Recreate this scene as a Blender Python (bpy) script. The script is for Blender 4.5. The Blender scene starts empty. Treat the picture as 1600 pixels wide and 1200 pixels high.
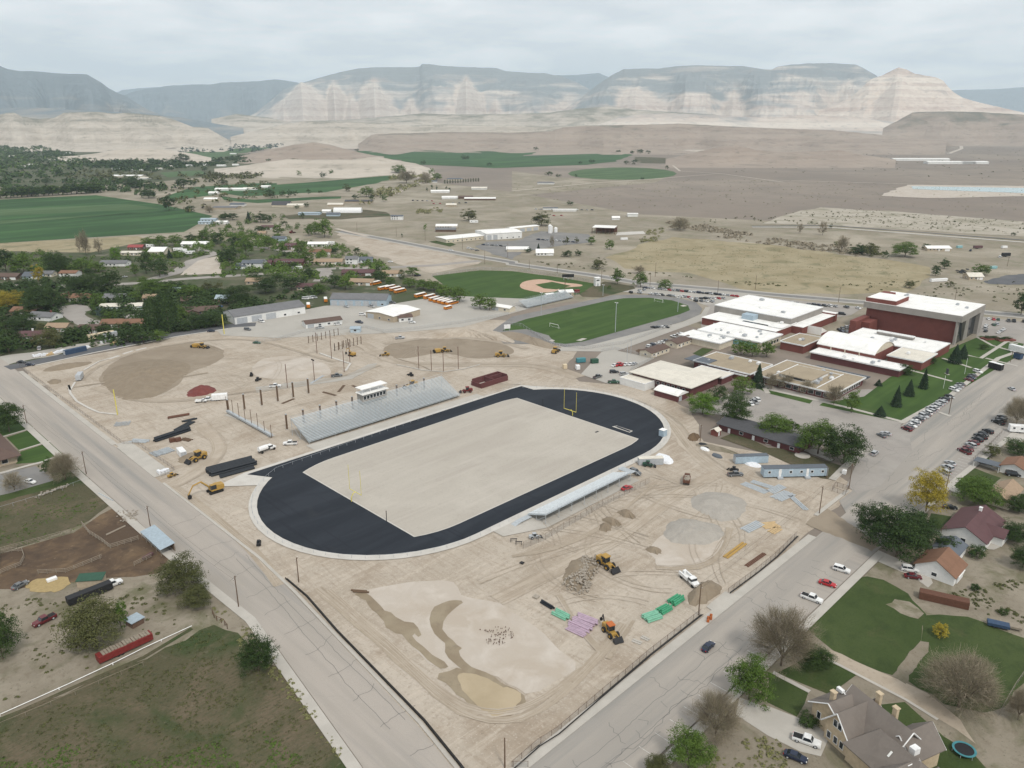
import bpy,math,random
import numpy as np
from mathutils import Vector,noise
from mathutils.geometry import tessellate_polygon
R=math.radians
SC=bpy.context.scene
COL=SC.collection
F,HZ,CAMH,AZ=1215.0,190.0,125.0,R(44.8)
PIT=math.atan((600-HZ)/F)
cd=bpy.data.cameras.new('camera');cam=bpy.data.objects.new('camera',cd);COL.objects.link(cam)
cd.sensor_width=36;cd.lens=F/1600*36;cd.clip_start=1;cd.clip_end=90000
cam.location=(0,0,CAMH);cam.rotation_euler=(math.pi/2-PIT,0,-AZ)
SC.camera=cam
SUN_EL,SUN_AZ=R(52),R(250)
w=bpy.data.worlds.new('World');SC.world=w;w.use_nodes=True
nt=w.node_tree;nt.nodes.clear()
def N(t,**k):
 n=nt.nodes.new(t)
 for a,b in k.items():setattr(n,a,b)
 return n
out=N('ShaderNodeOutputWorld');bg=N('ShaderNodeBackground');bg.inputs[1].default_value=0.1
sky=N('ShaderNodeTexSky',sky_type='NISHITA',sun_disc=False,sun_elevation=SUN_EL,sun_rotation=math.pi/2-SUN_AZ,altitude=1400,dust_density=2.0)
tc=N('ShaderNodeTexCoord');sep=N('ShaderNodeSeparateXYZ');nt.links.new(tc.outputs['Generated'],sep.inputs[0])
mx=N('ShaderNodeMath',operation='MAXIMUM');mx.inputs[1].default_value=0.0;nt.links.new(sep.outputs[2],mx.inputs[0])
ad=N('ShaderNodeMath',operation='ADD');ad.inputs[1].default_value=0.13;nt.links.new(mx.outputs[0],ad.inputs[0])
dv=N('ShaderNodeVectorMath',operation='DIVIDE');nt.links.new(tc.outputs['Generated'],dv.inputs[0])
cb=N('ShaderNodeCombineXYZ')
for i in range(3):nt.links.new(ad.outputs[0],cb.inputs[i])
nt.links.new(cb.outputs[0],dv.inputs[1])
nz=N('ShaderNodeTexNoise');nz.inputs['Scale'].default_value=1.7;nz.inputs['Detail'].default_value=7;nz.inputs['Roughness'].default_value=0.55;nz.inputs['Distortion'].default_value=0.2
nt.links.new(dv.outputs[0],nz.inputs['Vector'])
cr=N('ShaderNodeValToRGB');cr.color_ramp.elements[0].position=0.40;cr.color_ramp.elements[0].color=(10.9,11.25,11.5,1)
cr.color_ramp.elements[1].position=0.64;cr.color_ramp.elements[1].color=(14.4,14.4,14.3,1)
nt.links.new(nz.outputs[0],cr.inputs[0])
mixc=N('ShaderNodeMix',data_type='RGBA');mixc.inputs[0].default_value=0.88
nt.links.new(sky.outputs[0],mixc.inputs[6]);nt.links.new(cr.outputs[0],mixc.inputs[7])
nt.links.new(mixc.outputs[2],bg.inputs[0]);nt.links.new(bg.outputs[0],out.inputs[0])
sl=bpy.data.lights.new('sun','SUN');sl.energy=2.8;sl.angle=R(8);sl.color=(1,.95,.87)
so=bpy.data.objects.new('sun',sl);COL.objects.link(so)
sd=Vector((math.cos(SUN_EL)*math.cos(SUN_AZ),math.cos(SUN_EL)*math.sin(SUN_AZ),math.sin(SUN_EL)))
so.rotation_euler=sd.to_track_quat('Z','Y').to_euler()
SC.view_settings.view_transform='Standard';SC.view_settings.look='None';SC.view_settings.gamma=1;SC.view_settings.exposure=-0.36
SC.cycles.volume_bounces=1;SC.cycles.max_bounces=6;SC.cycles.transparent_max_bounces=16;SC.cycles.diffuse_bounces=3
SC.cycles.use_denoising=True
TI=dict(zip('abcdefghijklmnop',[(x,y)for y in(60,320,600,900)for x in(0,400,800,1200)]))
CP,SP,CA,SA=math.cos(PIT),math.sin(PIT),math.cos(AZ),math.sin(AZ)
def px(s):
 if isinstance(s,tuple):return s
 if s[0]in TI:
  o=TI[s[0]];a,b=s[1:].split(',');return(o[0]+float(a)/4,o[1]+float(b)/4)
 a,b=s.split(',');return(float(a),float(b))
def ray(u,v):
 x=(u-800)/F;y=-(v-600)/F
 dx,dy,dz=x,CP+y*SP,-SP+y*CP
 return dx*CA+dy*SA,-dx*SA+dy*CA,dz,dy
def G(s,z=0.0):
 u,v=px(s);a,b,c,_=ray(u,v);t=(z-CAMH)/c
 return Vector((a*t,b*t,z))
def FW(u,v,D):
 a,b,c,fy=ray(u,v);t=D/fy
 return Vector((a*t,b*t,CAMH+c*t))
def depth(p):
 q=p-cam.location;f=q.x*SA+q.y*CA
 return f*CP-q.z*SP
def ztop(p,v):
 f=p.x*SA+p.y*CA;y=-(v-600)/F
 return CAMH+f*(-SP+y*CP)/(CP+y*SP)
def pts(s):return[G(t)for t in s.split()]
def w2(l):return[Vector((a,b,0))for a,b in l]
MATS={}
def rgb(c):return(c[0],c[1],c[2],1)
def mat(name,col,rough=.7,metal=0.0,spec=.3):
 if name in MATS:return MATS[name]
 m=bpy.data.materials.new(name);m.use_nodes=True;b=m.node_tree.nodes['Principled BSDF']
 t=m.node_tree;tcn=t.nodes.new('ShaderNodeNewGeometry');n=t.nodes.new('ShaderNodeTexNoise');n.inputs['Scale'].default_value=1.3;n.inputs['Detail'].default_value=4
 t.links.new(tcn.outputs['Position'],n.inputs['Vector'])
 r=t.nodes.new('ShaderNodeValToRGB');r.color_ramp.elements[0].position=.3;r.color_ramp.elements[1].position=.7
 r.color_ramp.elements[0].color=rgb([c*.86 for c in col]);r.color_ramp.elements[1].color=rgb([min(1,c*1.08)for c in col])
 t.links.new(n.outputs[0],r.inputs[0]);t.links.new(r.outputs[0],b.inputs['Base Color'])
 b.inputs['Roughness'].default_value=rough;b.inputs['Metallic'].default_value=metal;b.inputs['Specular IOR Level'].default_value=spec
 MATS[name]=m;return m
def gm(name,base,layers=(),rough=.9,bump=0.0,bscale=1.0):
 """ground material: base colour, then layers (colour, scale(x,y), low, high, amount, detail, distortion)"""
 m=bpy.data.materials.new(name);m.use_nodes=True;t=m.node_tree;b=t.nodes['Principled BSDF'];L=t.links
 g=t.nodes.new('ShaderNodeNewGeometry');cur=None
 for k,(c,s,lo,hi,amt,det,dist)in enumerate(layers):
  mp=t.nodes.new('ShaderNodeMapping');sx,sy=s if isinstance(s,tuple)else(s,s)
  mp.inputs['Scale'].default_value=(sx,sy,(sx+sy)/2);mp.inputs['Location'].default_value=(k*37.3,k*11.7,k*5.1)
  L.new(g.outputs['Position'],mp.inputs[0])
  if det<0:
   n=t.nodes.new('ShaderNodeTexVoronoi');n.feature='DISTANCE_TO_EDGE';n.inputs['Scale'].default_value=1
   nn=t.nodes.new('ShaderNodeTexNoise');nn.inputs['Scale'].default_value=1.4;nn.inputs['Detail'].default_value=5;L.new(mp.outputs[0],nn.inputs['Vector'])
   va=t.nodes.new('ShaderNodeVectorMath');va.operation='MULTIPLY_ADD';va.inputs[1].default_value=(dist,dist,dist)
   L.new(nn.outputs['Color'],va.inputs[0]);L.new(mp.outputs[0],va.inputs[2]);L.new(va.outputs[0],n.inputs['Vector']);o=n.outputs['Distance']
  else:
   n=t.nodes.new('ShaderNodeTexNoise');n.inputs['Scale'].default_value=1;n.inputs['Detail'].default_value=det;n.inputs['Roughness'].default_value=.6;n.inputs['Distortion'].default_value=dist
   L.new(mp.outputs[0],n.inputs['Vector']);o=n.outputs[0]
  mr=t.nodes.new('ShaderNodeMapRange');mr.inputs['From Min'].default_value=lo;mr.inputs['From Max'].default_value=hi;mr.inputs['To Max'].default_value=amt
  if det<0:mr.inputs['To Min'].default_value=amt;mr.inputs['To Max'].default_value=0
  L.new(o,mr.inputs[0])
  x=t.nodes.new('ShaderNodeMix');x.data_type='RGBA';L.new(mr.outputs[0],x.inputs[0])
  if cur is None:x.inputs[6].default_value=rgb(base)
  else:L.new(cur,x.inputs[6])
  x.inputs[7].default_value=rgb(c);cur=x.outputs[2]
 if cur is None:b.inputs['Base Color'].default_value=rgb(base)
 else:L.new(cur,b.inputs['Base Color'])
 b.inputs['Roughness'].default_value=rough;b.inputs['Specular IOR Level'].default_value=.2
 if bump:
  n=t.nodes.new('ShaderNodeTexNoise');n.inputs['Scale'].default_value=bscale;n.inputs['Detail'].default_value=6;L.new(g.outputs['Position'],n.inputs['Vector'])
  bp=t.nodes.new('ShaderNodeBump');bp.inputs['Strength'].default_value=bump;bp.inputs['Distance'].default_value=.3;L.new(n.outputs[0],bp.inputs['Height']);L.new(bp.outputs[0],b.inputs['Normal'])
 MATS[name]=m;return m
def leafmat(name,c1,c2):
 m=bpy.data.materials.new(name);m.use_nodes=True;t=m.node_tree;b=t.nodes['Principled BSDF']
 g=t.nodes.new('ShaderNodeNewGeometry');oi=t.nodes.new('ShaderNodeObjectInfo')
 ad=t.nodes.new('ShaderNodeMath');ad.operation='MULTIPLY_ADD';ad.inputs[1].default_value=.6;t.links.new(g.outputs['Random Per Island'],ad.inputs[0])
 m2=t.nodes.new('ShaderNodeMath');m2.operation='MULTIPLY';m2.inputs[1].default_value=.4;t.links.new(oi.outputs['Random'],m2.inputs[0]);t.links.new(m2.outputs[0],ad.inputs[2])
 x=t.nodes.new('ShaderNodeMix');x.data_type='RGBA';t.links.new(ad.outputs[0],x.inputs[0]);x.inputs[6].default_value=rgb(c1);x.inputs[7].default_value=rgb(c2)
 t.links.new(x.outputs[2],b.inputs['Base Color']);b.inputs['Roughness'].default_value=.8;b.inputs['Specular IOR Level'].default_value=.15
 MATS[name]=m;return m
def meshmat(name,col,alpha):
 m=mat(name,col,.6);t=m.node_tree;o=t.nodes['Material Output'];tr=t.nodes.new('ShaderNodeBsdfTransparent');ms=t.nodes.new('ShaderNodeMixShader')
 ms.inputs[0].default_value=alpha;t.links.new(tr.outputs[0],ms.inputs[1]);t.links.new(t.nodes['Principled BSDF'].outputs[0],ms.inputs[2]);t.links.new(ms.outputs[0],o.inputs[0]);return m
class MB:
 def __init__(s):s.v=[];s.f=[];s.m=[]
 def add(s,vs,fs,m=0):
  b=len(s.v);s.v+=[tuple(q)for q in vs];s.f+=[tuple(b+i for i in f)for f in fs];s.m+=[m]*len(fs);return s
 def box(s,x0,x1,y0,y1,z0,z1,m=0):
  return s.add([(x0,y0,z0),(x1,y0,z0),(x1,y1,z0),(x0,y1,z0),(x0,y0,z1),(x1,y0,z1),(x1,y1,z1),(x0,y1,z1)],[(3,2,1,0),(4,5,6,7),(0,1,5,4),(1,2,6,5),(2,3,7,6),(3,0,4,7)],m)
 def bar(s,p,q,r,m=0,n=4,r2=None):
  p=Vector(p);q=Vector(q);d=(q-p).normalized();a=d.orthogonal().normalized();b=d.cross(a);r2=r if r2 is None else r2
  vs=[]
  for c,rr in((p,r),(q,r2)):
   for k in range(n):
    t=2*math.pi*(k+.5)/n;vs.append(c+(a*math.cos(t)+b*math.sin(t))*rr)
  return s.add(vs,[(k,(k+1)%n,n+(k+1)%n,n+k)for k in range(n)]+[tuple(range(n-1,-1,-1)),tuple(range(n,2*n))],m)
 def prism(s,poly,z0,z1,m=0,mtop=None):
  n=len(poly);vs=[(p[0],p[1],z0)for p in poly]+[(p[0],p[1],z1)for p in poly]
  s.add(vs,[(k,(k+1)%n,n+(k+1)%n,n+k)for k in range(n)],m)
  tri=tessellate_polygon([[Vector((p[0],p[1],0))for p in poly]]);s.add(vs[n:],[tuple(t)for t in tri],m if mtop is None else mtop);return s
 def loft(s,secs,m=0,caps=True):
  """secs: list of equal-length rings"""
  n=len(secs[0]);vs=[p for r in secs for p in r];fs=[]
  for i in range(len(secs)-1):
   for k in range(n):fs.append((i*n+k,i*n+(k+1)%n,(i+1)*n+(k+1)%n,(i+1)*n+k))
  if caps:fs+=[tuple(range(n-1,-1,-1)),tuple(range((len(secs)-1)*n,len(secs)*n))]
  return s.add(vs,fs,m)
 def wheel(s,x,y,z,r,w,m=0,n=12):
  vs=[]
  for yy in(y-w/2,y+w/2):
   for k in range(n):t=2*math.pi*k/n;vs.append((x+r*math.cos(t),yy,z+r*math.sin(t)))
  return s.add(vs,[(k,(k+1)%n,n+(k+1)%n,n+k)for k in range(n)]+[tuple(range(n-1,-1,-1)),tuple(range(n,2*n))],m)
 def mesh(s,name,mats):
  me=bpy.data.meshes.new(name);me.from_pydata(s.v,[],s.f)
  if not isinstance(mats,(list,tuple)):mats=[mats]
  for q in mats:me.materials.append(q if not isinstance(q,str)else MATS[q])
  if len(mats)>1:me.polygons.foreach_set('material_index',s.m)
  me.validate();me.update();return me
 def obj(s,name,mats,parent=None,loc=(0,0,0),rz=0):return link(name,s.mesh(name,mats),parent,loc,rz)
LABELS={}
def link(name,data,parent=None,loc=(0,0,0),rz=0,sc=None):
 o=bpy.data.objects.new(name,data);COL.objects.link(o);o.location=loc;o.rotation_euler=(0,0,rz);o.parent=parent
 if sc is not None:o.scale=sc if isinstance(sc,(tuple,list))else(sc,sc,sc)
 return o
def tag(o,label,cat,group=None,kind=None):
 o['label']=label;o['category']=cat
 if group:o['group']=group
 if kind:o['kind']=kind
 LABELS.setdefault(label,[]).append(group)
 return o
def thing(name,label,cat,loc=(0,0,0),rz=0,group=None,sc=None):return tag(link(name,None,None,loc,rz,sc),label,cat,group)
def struct(o,label=None):
 o['kind']='structure'
 if label:o['label']=label
 return o
def spawn(proto,label,cat,loc,rz=0,group=None,sc=None):
 """proto = (name, [(part, mesh, loc, rz, [subparts])])"""
 r=thing(proto[0],label,cat,loc,rz,group,sc)
 def kids(par,ps):
  for(nm,me,l,z,sub)in ps:kids(link(nm,me,par,l,z),sub)
 kids(r,proto[1]);return r
RND=random.Random(7)
def roughen(P_,amp,step,seed=1):
 rr=random.Random(seed);o=[]
 for i in range(len(P_)):
  a,b=P_[i],P_[(i+1)%len(P_)];n=max(1,int((b-a).length/step));d=(b-a).normalized();nn=Vector((-d.y,d.x,0))
  for k in range(n):
   p=a+(b-a)*(k/n);o.append(p+nn*(rr.uniform(-amp,amp))+d*rr.uniform(-amp,amp)*.3)
 return o
def smooth(P_,it=2):
 for _ in range(it):
  o=[]
  for i in range(len(P_)):
   a,b=P_[i],P_[(i+1)%len(P_)];o+=[a*.75+b*.25,a*.25+b*.75]
  P_=o
 return P_
ZC=[0]
def sheet(name,P_,z,m,rough=0,step=4,sm=0,thick=0):
 ZC[0]=(ZC[0]+1)%12;z+=ZC[0]*.0008
 if isinstance(P_,str):P_=pts(P_)
 elif P_ and not isinstance(P_[0],Vector):P_=w2(P_)
 if sm:P_=smooth(P_,sm)
 if rough:P_=roughen(P_,rough,step,len(name)+int(abs(P_[0].x)))
 b=MB()
 if thick:
  ar=sum(P_[i].x*P_[(i+1)%len(P_)].y-P_[(i+1)%len(P_)].x*P_[i].y for i in range(len(P_)))
  if ar<0:P_=P_[::-1]
  b.prism([(p.x,p.y)for p in P_],z-.02,z+thick)
 else:
  vs=[(p.x,p.y,z)for p in P_];tr=tessellate_polygon([[Vector((p.x,p.y,0))for p in P_]]);fs=[]
  for t in tr:
   a,c,d=[Vector(vs[i])for i in t];fs.append(tuple(t)if(c-a).cross(d-a).z>0 else tuple(t[::-1]))
  b.add(vs,fs)
 return struct(b.obj(name,m))
def ribbon(name,P_,wid,z,m,thick=0,wob=0):
 ZC[0]=(ZC[0]+1)%12;z+=ZC[0]*.0008
 if isinstance(P_,str):P_=pts(P_)
 elif not isinstance(P_[0],Vector):P_=w2(P_)
 L_,R_=[],[]
 if wob:
  q=[]
  for i in range(len(P_)-1):
   n=max(1,int((P_[i+1]-P_[i]).length/6))
   for k in range(n):q.append(P_[i].lerp(P_[i+1],k/n))
  P_=q+[P_[-1]]
  for it in range(3):P_=[P_[0]]+[(P_[i-1]+P_[i]*2+P_[i+1])/4 for i in range(1,len(P_)-1)]+[P_[-1]]
 for i,p in enumerate(P_):
  d=(P_[min(i+1,len(P_)-1)]-P_[max(i-1,0)]).normalized();nn=Vector((-d.y,d.x,0));ww=wid/2*(1+(wob*RND.uniform(-1,1)if wob else 0))
  L_.append(p+nn*ww);R_.append(p-nn*ww)
 b=MB();n=len(P_)
 if thick==0:
  b.add([(p.x,p.y,z)for p in L_+R_],[(i+n,i+n+1,i+1,i)for i in range(n-1)])
 else:
  for i in range(n-1):
   q=[L_[i],R_[i],R_[i+1],L_[i+1]];b.prism([(p.x,p.y)for p in q],z-.02,z+thick)
 return struct(b.obj(name,m))
gm('steppe',(.215,.178,.148),[((.275,.232,.19),(.0016,.0016),.4,.62,.9,8,.5),((.185,.158,.135),.008,.45,.65,.75,8,.6),((.18,.16,.125),.05,.5,.7,.5,8,.3),((.15,.14,.11),.35,.55,.75,.5,6,.2)])
gm('scrubland',(.265,.232,.182),[((.22,.19,.135),.02,.4,.6,.8,8,.4),((.16,.16,.095),.06,.5,.68,.75,8,.3),((.37,.325,.26),.012,.48,.66,.8,6,.5),((.12,.12,.08),.5,.58,.7,.6,6,.2)])
gm('site_dirt',(.375,.322,.26),[((.45,.395,.33),.022,.38,.6,.9,9,1.2),((.29,.23,.17),.045,.48,.68,.75,9,.8),((.50,.435,.36),(.04,.3),.48,.66,.6,9,1.8),((.27,.215,.16),(.4,.05),.5,.7,.5,9,1.8),((.24,.195,.15),.9,.52,.72,.5,8,.4),((.54,.48,.41),2.2,.56,.7,.6,5,0),((.2,.165,.125),1.4,.64,.72,.6,5,0)],bump=1,bscale=.35)
gm('pale_dirt',(.465,.415,.36),[((.41,.35,.285),.05,.4,.62,.8,9,1),((.55,.50,.445),.15,.5,.7,.6,8,.5),((.3,.27,.23),1.3,.64,.78,.4,6,0)],bump=.2)
gm('graded_dirt',(.245,.20,.15),[((.305,.255,.195),.07,.4,.65,.7,8,.8),((.26,.215,.165),.3,.5,.75,.5,8,.5)],bump=.4)
gm('infield_gravel',(.42,.385,.335),[((.375,.34,.295),(.012,.09),.4,.62,.8,7,.6),((.47,.435,.38),.03,.45,.65,.6,8,.8),((.34,.31,.265),1.2,.52,.7,.5,6,0),((.5,.46,.41),(.02,.4),.55,.7,.4,6,.5)])
gm('wet_mud',(.235,.185,.125),[((.30,.25,.175),.12,.4,.6,.8,7,.5),((.18,.14,.10),.4,.55,.7,.5,6,0)],rough=.45)
gm('track_asphalt',(.017,.021,.028),[((.028,.033,.042),(.02,.12),.42,.62,.8,8,.6),((.045,.045,.046),.035,.58,.75,.5,9,1.2),((.04,.043,.048),1.5,.6,.75,.5,4,0),((.012,.014,.02),(.5,.02),.58,.66,.5,4,.2)],rough=.85)
gm('road_asphalt',(.31,.285,.255),[((.37,.335,.295),(.012,.16),.42,.6,.85,6,.3),((.235,.23,.215),(.006,.22),.5,.66,.8,7,.2),((.31,.29,.265),.12,.55,.7,.5,8,.3),((.26,.245,.225),(.028,.055),0,.003,.5,-1,.35),((.28,.27,.25),2.5,.55,.8,.35,3,0)])
gm('road_asphalt_y',(.33,.30,.265),[((.385,.345,.305),(.16,.012),.42,.6,.85,6,.3),((.25,.24,.225),(.22,.006),.5,.66,.8,7,.2),((.33,.30,.27),.12,.55,.7,.5,8,.3),((.27,.255,.235),(.05,.028),0,.003,.4,-1,.35),((.28,.27,.25),2.5,.55,.8,.35,3,0)])
gm('grey_asphalt',(.19,.185,.18),[((.24,.23,.215),.05,.42,.62,.8,8,.3),((.14,.14,.14),.15,.55,.7,.6,8,.3)])
gm('dark_asphalt',(.105,.108,.115),[((.14,.14,.145),.06,.42,.62,.8,8,.3)])
gm('lot_asphalt',(.30,.275,.25),[((.35,.325,.295),.04,.42,.62,.8,8,.3),((.24,.225,.21),.1,.5,.7,.6,8,.3),((.2,.19,.18),(.03,.05),0,.006,.5,-1,.4)])
gm('concrete',(.41,.385,.345),[((.47,.44,.395),.15,.4,.6,.8,8,.2),((.40,.37,.33),.5,.5,.75,.6,8,.2)])
gm('white_concrete',(.54,.515,.475),[((.46,.435,.395),.2,.4,.65,.8,8,.2)])
gm('yard_gravel',(.37,.35,.315),[((.42,.395,.355),.03,.4,.62,.8,8,.5),((.36,.34,.305),.12,.5,.7,.6,8,.3)])
gm('lawn',(.043,.066,.018),[((.062,.084,.028),.05,.4,.62,.8,8,.5),((.030,.048,.014),.2,.5,.68,.7,8,.3),((.085,.085,.038),.09,.58,.72,.6,8,.4),((.02,.035,.01),2.5,.5,.75,.5,5,0)],bump=.3,bscale=2)
gm('sports_turf',(.040,.078,.016),[((.056,.10,.022),(.012,.16),.42,.6,.9,4,.2),((.032,.062,.013),.06,.5,.7,.6,8,.3),((.10,.12,.05),.04,.6,.75,.5,7,.3)])
gm('wash_dirt',(.36,.32,.26),[((.42,.38,.32),.012,.42,.6,.9,9,1),((.25,.23,.17),.03,.5,.62,.8,9,.8),((.17,.17,.11),.12,.56,.66,.7,8,.4)]);gm('crop',(.026,.066,.020),[((.05,.12,.036),(.004,.03),.42,.6,.9,5,.2),((.022,.066,.02),.02,.5,.7,.6,8,.3)])
gm('crop_pale',(.055,.098,.036),[((.085,.14,.06),(.004,.03),.42,.6,.9,5,.2),((.045,.09,.03),.02,.5,.7,.6,8,.3)])
gm('pasture',(.085,.076,.043),[((.036,.060,.018),.028,.49,.60,.92,9,.9),((.135,.105,.07),.045,.47,.6,.85,9,.8),((.065,.07,.033),(.5,2.0),.45,.62,.55,5,.4),((.19,.165,.12),.8,.6,.78,.5,8,.3),((.02,.03,.012),1.4,.55,.72,.6,6,.2)],bump=.6,bscale=1.2)
gm('dry_yard',(.22,.19,.145),[((.29,.255,.2),.06,.42,.62,.8,9,.6),((.11,.11,.055),.10,.5,.65,.75,9,.6),((.17,.14,.10),.5,.52,.7,.6,8,.3),((.07,.07,.04),1.5,.6,.72,.6,6,.2)],bump=.6,bscale=1)
gm('corral_dirt',(.088,.060,.040),[((.17,.115,.068),.10,.45,.65,.85,9,.6),((.055,.040,.030),.16,.52,.7,.7,8,.4),((.26,.19,.12),.7,.6,.75,.5,8,.2)],bump=.4)
gm('dry_grass',(.27,.225,.135),[((.34,.29,.19),.03,.4,.58,.8,9,.6),((.13,.13,.065),.05,.52,.68,.7,9,.5),((.22,.19,.12),.6,.5,.7,.6,7,.2)],bump=.5)
gm('pile_dirt',(.225,.18,.13),[((.275,.225,.165),.3,.4,.65,.7,8,.3),((.22,.19,.15),1.2,.52,.72,.6,8,.2)],bump=.8)
gm('pile_gravel',(.33,.305,.27),[((.39,.36,.32),.3,.4,.65,.7,8,.3),((.27,.26,.24),1.5,.52,.72,.6,8,.2)],bump=.5)
gm('red_clay',(.15,.045,.04),[((.20,.065,.055),.5,.4,.65,.7,8,.3)])
gm('clay_infield',(.48,.32,.235),[((.54,.38,.29),.2,.4,.65,.7,8,.3)])
gm('suburb_ground',(.065,.075,.038),[((.13,.12,.08),.03,.45,.62,.9,9,.6),((.045,.07,.022),.05,.5,.65,.8,8,.5),((.26,.235,.19),.07,.62,.72,.7,6,.4)])
gm('water',(.30,.42,.43),[((.36,.46,.46),.02,.4,.65,.6,4,.2)],rough=.15)
for n_,c_,r_ in[('white',(.78,.78,.77),.5),('roof_white',(.82,.81,.78),.7),('roof_cream',(.66,.62,.54),.8),('roof_tan',(.34,.28,.20),.9),('roof_grey',(.17,.17,.175),.85),('roof_dark',(.075,.075,.08),.85),('roof_rust',(.215,.12,.078),.85),('roof_brown',(.125,.085,.07),.85),('roof_maroon',(.115,.062,.065),.6),('roof_red',(.30,.07,.07),.7),('roof_tan_shingle',(.33,.24,.165),.9),('roof_slate',(.12,.135,.155),.8),('roof_shingle',(.19,.165,.145),.9),('bleacher_seat',(.62,.66,.68),.45),('roof_blue',(.34,.41,.46),.5),('brick',(.19,.066,.054),.9),('brick_maroon',(.13,.05,.05),.9),('yellow_brick',(.52,.42,.29),.9),('wall_white',(.72,.72,.70),.8),('wall_cream',(.60,.54,.43),.8),('wall_blue',(.45,.54,.60),.8),('wall_brown',(.14,.09,.065),.85),('wall_tan',(.42,.35,.26),.85),('grey_concrete',(.30,.28,.255),.85),('dark',(.02,.02,.022),.6),('rubber',(.02,.02,.02),.8),('steel',(.42,.44,.46),.45),('galv',(.40,.43,.45),.5),('rust_steel',(.12,.055,.035),.8),('wood',(.13,.085,.055),.9),('old_wood',(.27,.23,.18),.9),('lumber',(.55,.40,.22),.8),('machine_yellow',(.40,.245,.06),.5),('bus_yellow',(.62,.21,.02),.5),('orange',(.48,.14,.04),.6),('pipe_black',(.018,.022,.028),.5),('pipe_green',(.06,.30,.16),.5),('pipe_mint',(.20,.45,.32),.5),('pipe_lilac',(.45,.34,.42),.5),('post_yellow',(.66,.58,.12),.5),('container_blue',(.035,.065,.12),.6),('trailer_blue',(.36,.45,.52),.6),('cloth_white',(.75,.76,.78),.9),('bark',(.11,.085,.065),.95),('teal',(.06,.22,.25),.6),('red_paint',(.18,.025,.022),.6),('rubble',(.34,.30,.25),.9),('bleacher',(.42,.46,.48),.5),('bleacher_dark',(.30,.34,.36),.6),('hay',(.36,.27,.13),.9),('green_paint',(.03,.085,.055),.6),('tan_canvas',(.60,.50,.35),.8),('silver',(.45,.46,.47),.35)]:mat(n_,c_,r_)
for n_ in('roof_white','roof_cream','roof_tan','roof_grey','roof_slate','grey_concrete','brick','brick_maroon','wall_white','roof_shingle','roof_maroon','roof_rust','roof_brown'):
 c_=tuple(MATS[n_].node_tree.nodes['Color Ramp'].color_ramp.elements[0].color)[:3];c_=[q/.86 for q in c_];sc_=1 if 'roof' in n_ else.8
 gm(n_,c_,[([q*.86 for q in c_],.16,.45,.62,.8,8,.6),([q*.80 for q in c_],(.5,.04),.54,.68,.6*sc_,6,.1),([q*.82 for q in c_],(.04,.5),.56,.68,.6*sc_,6,.1),([min(1,q*1.1)for q in c_],1.5,.5,.75,.6,6,0),([q*.6 for q in c_],.7,.66,.75,.5 if n_!='roof_white' else.3,7,0)],rough=.8)
for n_,c_ in[('white',(.74,.74,.73)),('silver',(.42,.43,.44)),('grey',(.13,.135,.14)),('black',(.012,.013,.016)),('red',(.42,.02,.025)),('maroon',(.12,.015,.02)),('blue',(.04,.10,.22)),('navy',(.014,.022,.05)),('tan',(.42,.36,.27)),('green',(.03,.09,.05))]:mat('car_'+n_,c_,.3,0,.5)
mat('glass',(.02,.026,.032),.12,0,.6);mat('lamp_clear',(.7,.7,.66),.2);mat('lamp_red',(.4,.02,.02),.3);mat('teal_glass',(.25,.45,.47),.3)
meshmat('chain_link',(.30,.30,.30),.22);meshmat('silt_cloth',(.022,.02,.018),.93);meshmat('twig_haze',(.2,.17,.14),.5)
leafmat('leaf_green',(.040,.080,.013),(.115,.175,.034));leafmat('leaf_dark',(.018,.038,.010),(.056,.090,.025));leafmat('leaf_olive',(.05,.058,.02),(.115,.118,.045))
leafmat('leaf_bright',(.06,.13,.012),(.13,.22,.035));leafmat('leaf_yellow',(.20,.16,.02),(.40,.32,.045));leafmat('needle',(.010,.024,.013),(.03,.05,.026));leafmat('twig',(.15,.125,.085),(.36,.31,.23));leafmat('bud',(.12,.125,.045),(.26,.245,.12))
leafmat('leaf_blue',(.03,.055,.045),(.07,.10,.085))
b=MB();S_=600
b.add([(-3000,-3000,0),(26000,-3000,0),(26000,26000,0),(-3000,26000,0)],[(0,1,2,3)]);struct(b.obj('ground','steppe'))
sheet('valley_scrub','0,245 250,250 600,275 800,300 1000,335 1200,345 1400,350 1600,352 1640,640 1300,560 900,470 600,520 400,500 0,520',.5-.45,'scrubland')
sheet('valley_ground','a-200,640 a300,640 a700,720 a1000,735 a1600,720 b300,740 b0,800 a1500,850 a900,900 a500,930 a-200,930',.09,'suburb_ground',rough=25,step=120)
sheet('town_ground',[(-60,480),(-60,990),(205,985),(280,940),(380,860),(400,700),(370,640),(400,560),(395,440),(330,446),(290,479),(100,470)],.07,'suburb_ground',rough=3,step=20)
sheet('dirt_clearing','f500,170 f720,190 f1400,350 f1380,370 f1100,430 f1000,400 f940,380 f700,300 f560,240',.08,'site_dirt',rough=4,step=12)
sheet('vacant_lot','e1130,440 e1190,350 e1370,320 e1390,430',.1,'pale_dirt',rough=.8,step=6)
sheet('dry_field','g600,330 g800,250 g1000,200 h0,250 h700,340 h900,365 h1010,390 h1000,450 h830,560 h0,560 g1100,430 g700,400',.09,'dry_grass',rough=5,step=20)
sheet('crop_field','-160,330 0,312 a600,980 a1020,1040 a1330,1110 e1150,170 e800,190 0,380 -160,410',.12,'crop')
sheet('crop_field','a0,1110 a0,1070 a800,1035 a1000,1065',.2,'crop_pale');sheet('crop_field','a0,1160 a0,1140 a900,1090 a1010,1078',.2,'crop_pale')
sheet('pasture_strip','e-100,290 e0,240 e880,195 e900,230 e560,300 e100,290',.16,'dry_grass',rough=3,step=20)
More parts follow.
